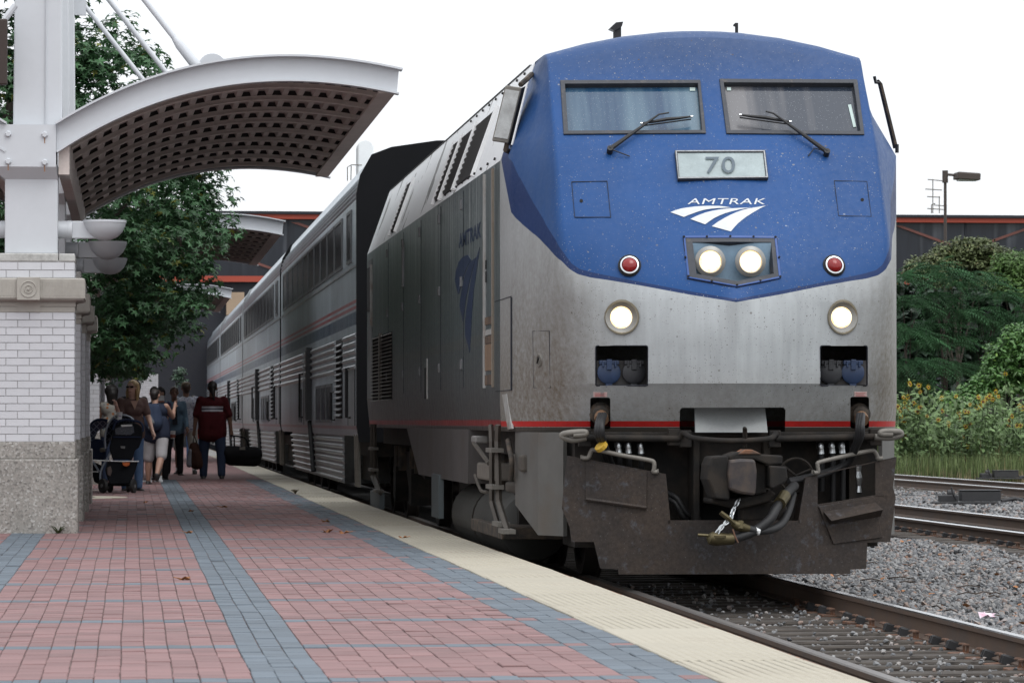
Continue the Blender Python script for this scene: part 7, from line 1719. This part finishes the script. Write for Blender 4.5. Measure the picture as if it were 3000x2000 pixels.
# man with cap and patterned shirt
person('man in a cap, pale flowered shirt and light shorts, facing away', at(545, 74), 74, 1.85, .15, {'armR': (-4, 12, 20, 6), 'armL': (6, 10, 30, 2), 'legL': (5, 4, 5), 'legR': (-6, 6, 4)}, {'top': floral(), 'bottom': cloth('shorts_khaki', (.33, .32, .29)), 'leglen': .96, 'cap': cloth('cap_khaki', (.13, .10, .07)), 'hair': (.05, .03, .02), 'socks': True, 'bulk': 1.12, 'sleeve': .9, 'face': False, 'skin': m_skin2})
# dark-haired people around the stroller
def print_top():
    q = N('spotted_top'); o = q.co((1, 1, 1)); v = q.n('TexVoronoi'); v.inputs['Scale'].default_value = 13; q.l(o, v.inputs['Vector']); s_ = q.n('SeparateXYZ'); q.l(v.outputs['Color'], s_.inputs[0])
    c = q.mix(q.math('GREATER_THAN', s_.outputs[0], .6), (.16, .20, .24), (.30, .12, .05)); return q.set(q.mix(q.math('LESS_THAN', v.outputs['Distance'], .3), (.30, .29, .26), c), .85, 0, .2)
person('dark-haired woman in a spotted sleeveless top, left of the blonde woman', at(326, 63.5), 63.5, 1.67, .3, {'armL': (10, 10, 30, 0), 'armR': (12, 8, 40, 0)}, {'top': print_top(), 'bottom': m_jean, 'style': 'big', 'sleeve': 0, 'face': False, 'skin': m_skin2})
person('dark-haired person mostly hidden behind the blonde woman', at(392, 66.5), 66.5, 1.79, .2, {}, {'top': cloth('top_black', (.02, .02, .024)), 'bottom': m_jean, 'style': 'big', 'face': False, 'skin': m_skin2})
p2, J2, _, _ = person('dark-haired woman in a violet top raising a white cup', at(470, 67), 67, 1.68, R180 - .7, {'armR': (40, 10, 80, -10), 'armL': (20, 8, 30, 0)}, {'top': cloth('top_violet', (.045, .035, .085)), 'bottom': cloth('skirt_black', (.015, .014, .016)), 'style': 'short', 'bust': True, 'sleeve': .6, 'skin': m_skin})
c = pz(955, 455, 66.6); cup((c.x, 66.6, c.z), 'white cup raised by the woman in the violet top', s=1.6)
person('person in white sneakers whose legs show behind the woman in shorts', at(452, 64.3), 64.3, 1.66, .5, {'legR': (2, 0, 4)}, {'top': cloth('top_dark', (.03, .03, .04)), 'bottom': cloth('shorts_dark', (.04, .04, .05)), 'leglen': .9, 'shoes': M('sneaker_white', (.55, .56, .58), .6), 'socks': True, 'style': 'short', 'face': False})
person('far person in a bright blue top at the end of the platform', at(567, 92), 92, 1.7, R180, {}, {'top': cloth('top_blue', (.05, .16, .45)), 'bottom': cloth('jeans_far', (.05, .09, .18)), 'style': 'short'})
person('far person in a red top, half hidden behind the red-shirted man', at(583, 88), 88, 1.45, R180, {}, {'top': cloth('top_red', (.42, .04, .04)), 'bottom': cloth('jeans_pale', (.22, .28, .36)), 'style': 'short'})
# ---- tandem stroller with two hooded seats
m_navy = cloth('stroller_navy', (.018, .026, .055)); m_blk = cloth('stroller_black', (.009, .010, .013)); m_tub = M('stroller_tube', (.26, .29, .34), .4, .4, var=.1)
def plaid():
    q = N('plaid_lining'); o = q.xyz(); f = lambda s_, w: q.math('LESS_THAN', q.math('FRACT', q.math('MULTIPLY', s_, 11.0)), w)
    a = q.math('ADD', o[0], o[2]); b_ = q.math('SUBTRACT', o[0], o[2]); m = q.math('MAXIMUM', f(a, .16), f(b_, .16)); return q.set(q.mix(m, (.035, .045, .085), (.25, .29, .36)), .85)
m_plaid = plaid(); SY = 54.6
stl = empty('stroller', (P(345, 1233, SY).x, SY, PZ), 'navy and black double stroller with two hoods and a cup on its tray', 'stroller')
def SP_(name, pts, Y, dep, mat, par=stl, bev=.02): return MB().prism([pz(x, y, Y) for x, y in pts], (0, dep, 0)).build(name, mat, par, bevel=bev)
def ST(name, pts, Y, r, mat=m_tub, par=stl, sp=True, dY=None): 
    pp = [pz(x, y, Y + (dY[i] if dY else 0)) for i, (x, y) in enumerate(pts)]; return MB().tube(spl(pp) if sp else pp, r, 8).build(name, mat, par, smooth=50)
se = SP_('near_seat', [(375, 690), (470, 650), (640, 650), (715, 690), (738, 760), (725, 860), (690, 950), (640, 985), (610, 1100), (370, 1090), (330, 960), (355, 850)], SY - .1, .38, m_blk)
SP_('hood_window', [(395, 720), (480, 690), (625, 690), (640, 770), (590, 805), (400, 800)], SY - .125, .03, M('hood_vinyl', (.03, .035, .05), .25), se, .01); SP_('white_clip', [(470, 675), (610, 672), (606, 692), (480, 700)], SY - .14, .03, m_white, se, .004)
SP_('seat_label', [(467, 932), (522, 936), (520, 965), (470, 958)], SY - .12, .03, M('grey_label', (.16, .16, .16), .7), se, .003)
SP_('seat_fold', [(372, 815), (715, 815), (720, 832), (372, 832)], SY - .118, .03, m_navy, se, .006)
q = MB(); b0 = [pz(x, y, SY + .02) for x, y in ((290, 900), (290, 780), (312, 690), (360, 610), (430, 572), (520, 575), (600, 605), (640, 640))]; b1 = [pz(x, y, SY + .3) for x, y in ((300, 960), (330, 900), (360, 820), (390, 740), (430, 690), (500, 660), (580, 650), (650, 650))]
q.v += [tuple(p) for p in b0 + b1 + [p + Vector((0, .04, -.0)) for p in b0] + [p + Vector((0, .04, 0)) for p in b1]]
for i in range(7): q.face([i, i + 1, 9 + i, 8 + i]); q.face([16 + i, 24 + i, 25 + i, 17 + i]); q.face([i, 16 + i, 17 + i, i + 1])
q.build('near_hood', m_plaid, stl, smooth=60)
ST('hood_hoop', [(285, 965), (280, 860), (290, 760), (320, 670), (370, 600), (430, 566), (520, 562), (590, 590), (630, 625)], SY, .016)
ST('handle', [(375, 730), (400, 660), (450, 630), (540, 618), (640, 628), (705, 650), (735, 690), (738, 760)], SY - .2, .017, m_navy)
ST('near_leg', [(375, 930), (320, 1060), (245, 1190), (222, 1290), (235, 1400)], SY - .05, .017); ST('near_leg', [(620, 900), (600, 1050), (590, 1100), (600, 1340), (610, 1420)], SY - .05, .015, m_navy)
ST('cross_bar', [(95, 1100), (300, 1110), (500, 1118), (690, 1116)], SY - .14, .008, m_white, sp=False)
bsk = SP_('basket', [(300, 1120), (680, 1120), (640, 1250), (585, 1390), (340, 1400), (300, 1300), (280, 1220)], SY - .1, .42, m_blk); SP_('mesh_panel', [(300, 1195), (345, 1170), (365, 1230), (345, 1300), (305, 1280)], SY - .12, .03, M('mesh_brown', (.10, .075, .07), .8), bsk, .01)
SP_('orange_badge', [(487, 1130), (580, 1130), (572, 1165), (535, 1182), (497, 1165)], SY - .165, .03, M('badge_orange', (.50, .11, .02), .5), bsk, .005)
SP_('far_seat', [(88, 900), (170, 840), (260, 860), (300, 960), (290, 1100), (110, 1100), (90, 1000)], SY + .75, .3, m_navy); SP_('far_basket', [(90, 1100), (260, 1180), (220, 1400), (150, 1370), (125, 1290), (95, 1200)], SY + .65, .3, m_blk)
q = MB(); b0 = [pz(x, y, SY + .7) for x, y in ((95, 900), (85, 780), (100, 700), (140, 650), (200, 625), (270, 622), (310, 640))]; b1 = [pz(x, y, SY + 1.0) for x, y in ((140, 950), (150, 880), (170, 800), (200, 750), (240, 725), (280, 715), (310, 710))]
q.v += [tuple(p) for p in b0 + b1 + [p + Vector((0, .03, 0)) for p in b0] + [p + Vector((0, .03, 0)) for p in b1]]
for i in range(6): q.face([i, i + 1, 8 + i, 7 + i]); q.face([14 + i, 21 + i, 22 + i, 15 + i]); q.face([i, 14 + i, 15 + i, i + 1])
q.build('far_hood', m_plaid, stl, smooth=60); ST('hood_hoop', [(100, 1000), (82, 860), (84, 750), (110, 670), (160, 625), (230, 612), (310, 622)], SY + .68, .018, m_navy)
ST('far_leg', [(125, 1105), (170, 1180), (205, 1240)], SY + .3, .015); ST('far_bar', [(90, 1240), (200, 1245)], SY + .3, .008, m_white, sp=False)
SP_('far_lap_bar', [(210, 960), (270, 950), (290, 1000), (220, 1010)], SY + .6, .1, M('strap_grey', (.14, .13, .11), .8))
def swheel(x, y, Y, r, ang, label=None):
    c = pz(x, y, Y); c.z = PZ + r; ax = Vector((math.cos(ang), math.sin(ang), 0)); w = MB().lathe([(r * .74, -.022), (r * .96, -.022), (r, -.01), (r, .01), (r * .96, .022), (r * .74, .022)], c, ax, 28).build('wheel', M('tyre_black', (.02, .02, .02), .7), stl, smooth=40)
    MB().lathe([(r * .70, -.016), (r * .78, -.018), (r * .78, .018), (r * .70, .016)], c, ax, 24).build('rim', M('rim_grey', (.38, .39, .40), .5), w); u = ax.cross(Vector((0, 0, 1)))
    for k in range(5): a = k * 2 * math.pi / 5 + .3; d = u * math.cos(a) + Vector((0, 0, math.sin(a))); MB().tube([c + d * .02, c + d * r * .75], .011, 5).build('spoke', M('rim_grey', (.38, .39, .40), .5), w)
    MB().cyl(c - ax * .03, c + ax * .03, .026, 12).build('hub', m_fab, w)
swheel(255, 1410, SY - .1, .105, .55); swheel(622, 1415, SY - .1, .10, -.35); swheel(340, 1440, SY + .5, .075, .4); swheel(560, 1400, SY + .6, .075, .2)
ST('axle', [(270, 1400), (430, 1405), (610, 1405)], SY - .05, .014, m_blk, sp=False); MB().cyl(pz(585, 1405, SY - .09), pz(600, 1405, SY - .09), .03, 10).build('brake_pad', M('brake_red', (.35, .03, .02), .5), stl)
ST('cup_tray', [(380, 628), (440, 625), (500, 632)], SY - .05, .022, m_navy)
c = pz(455, 618, SY - .05); cup((c.x, SY - .05, c.z), 'white mug with a violet print standing on the stroller tray', True, s=1.05)
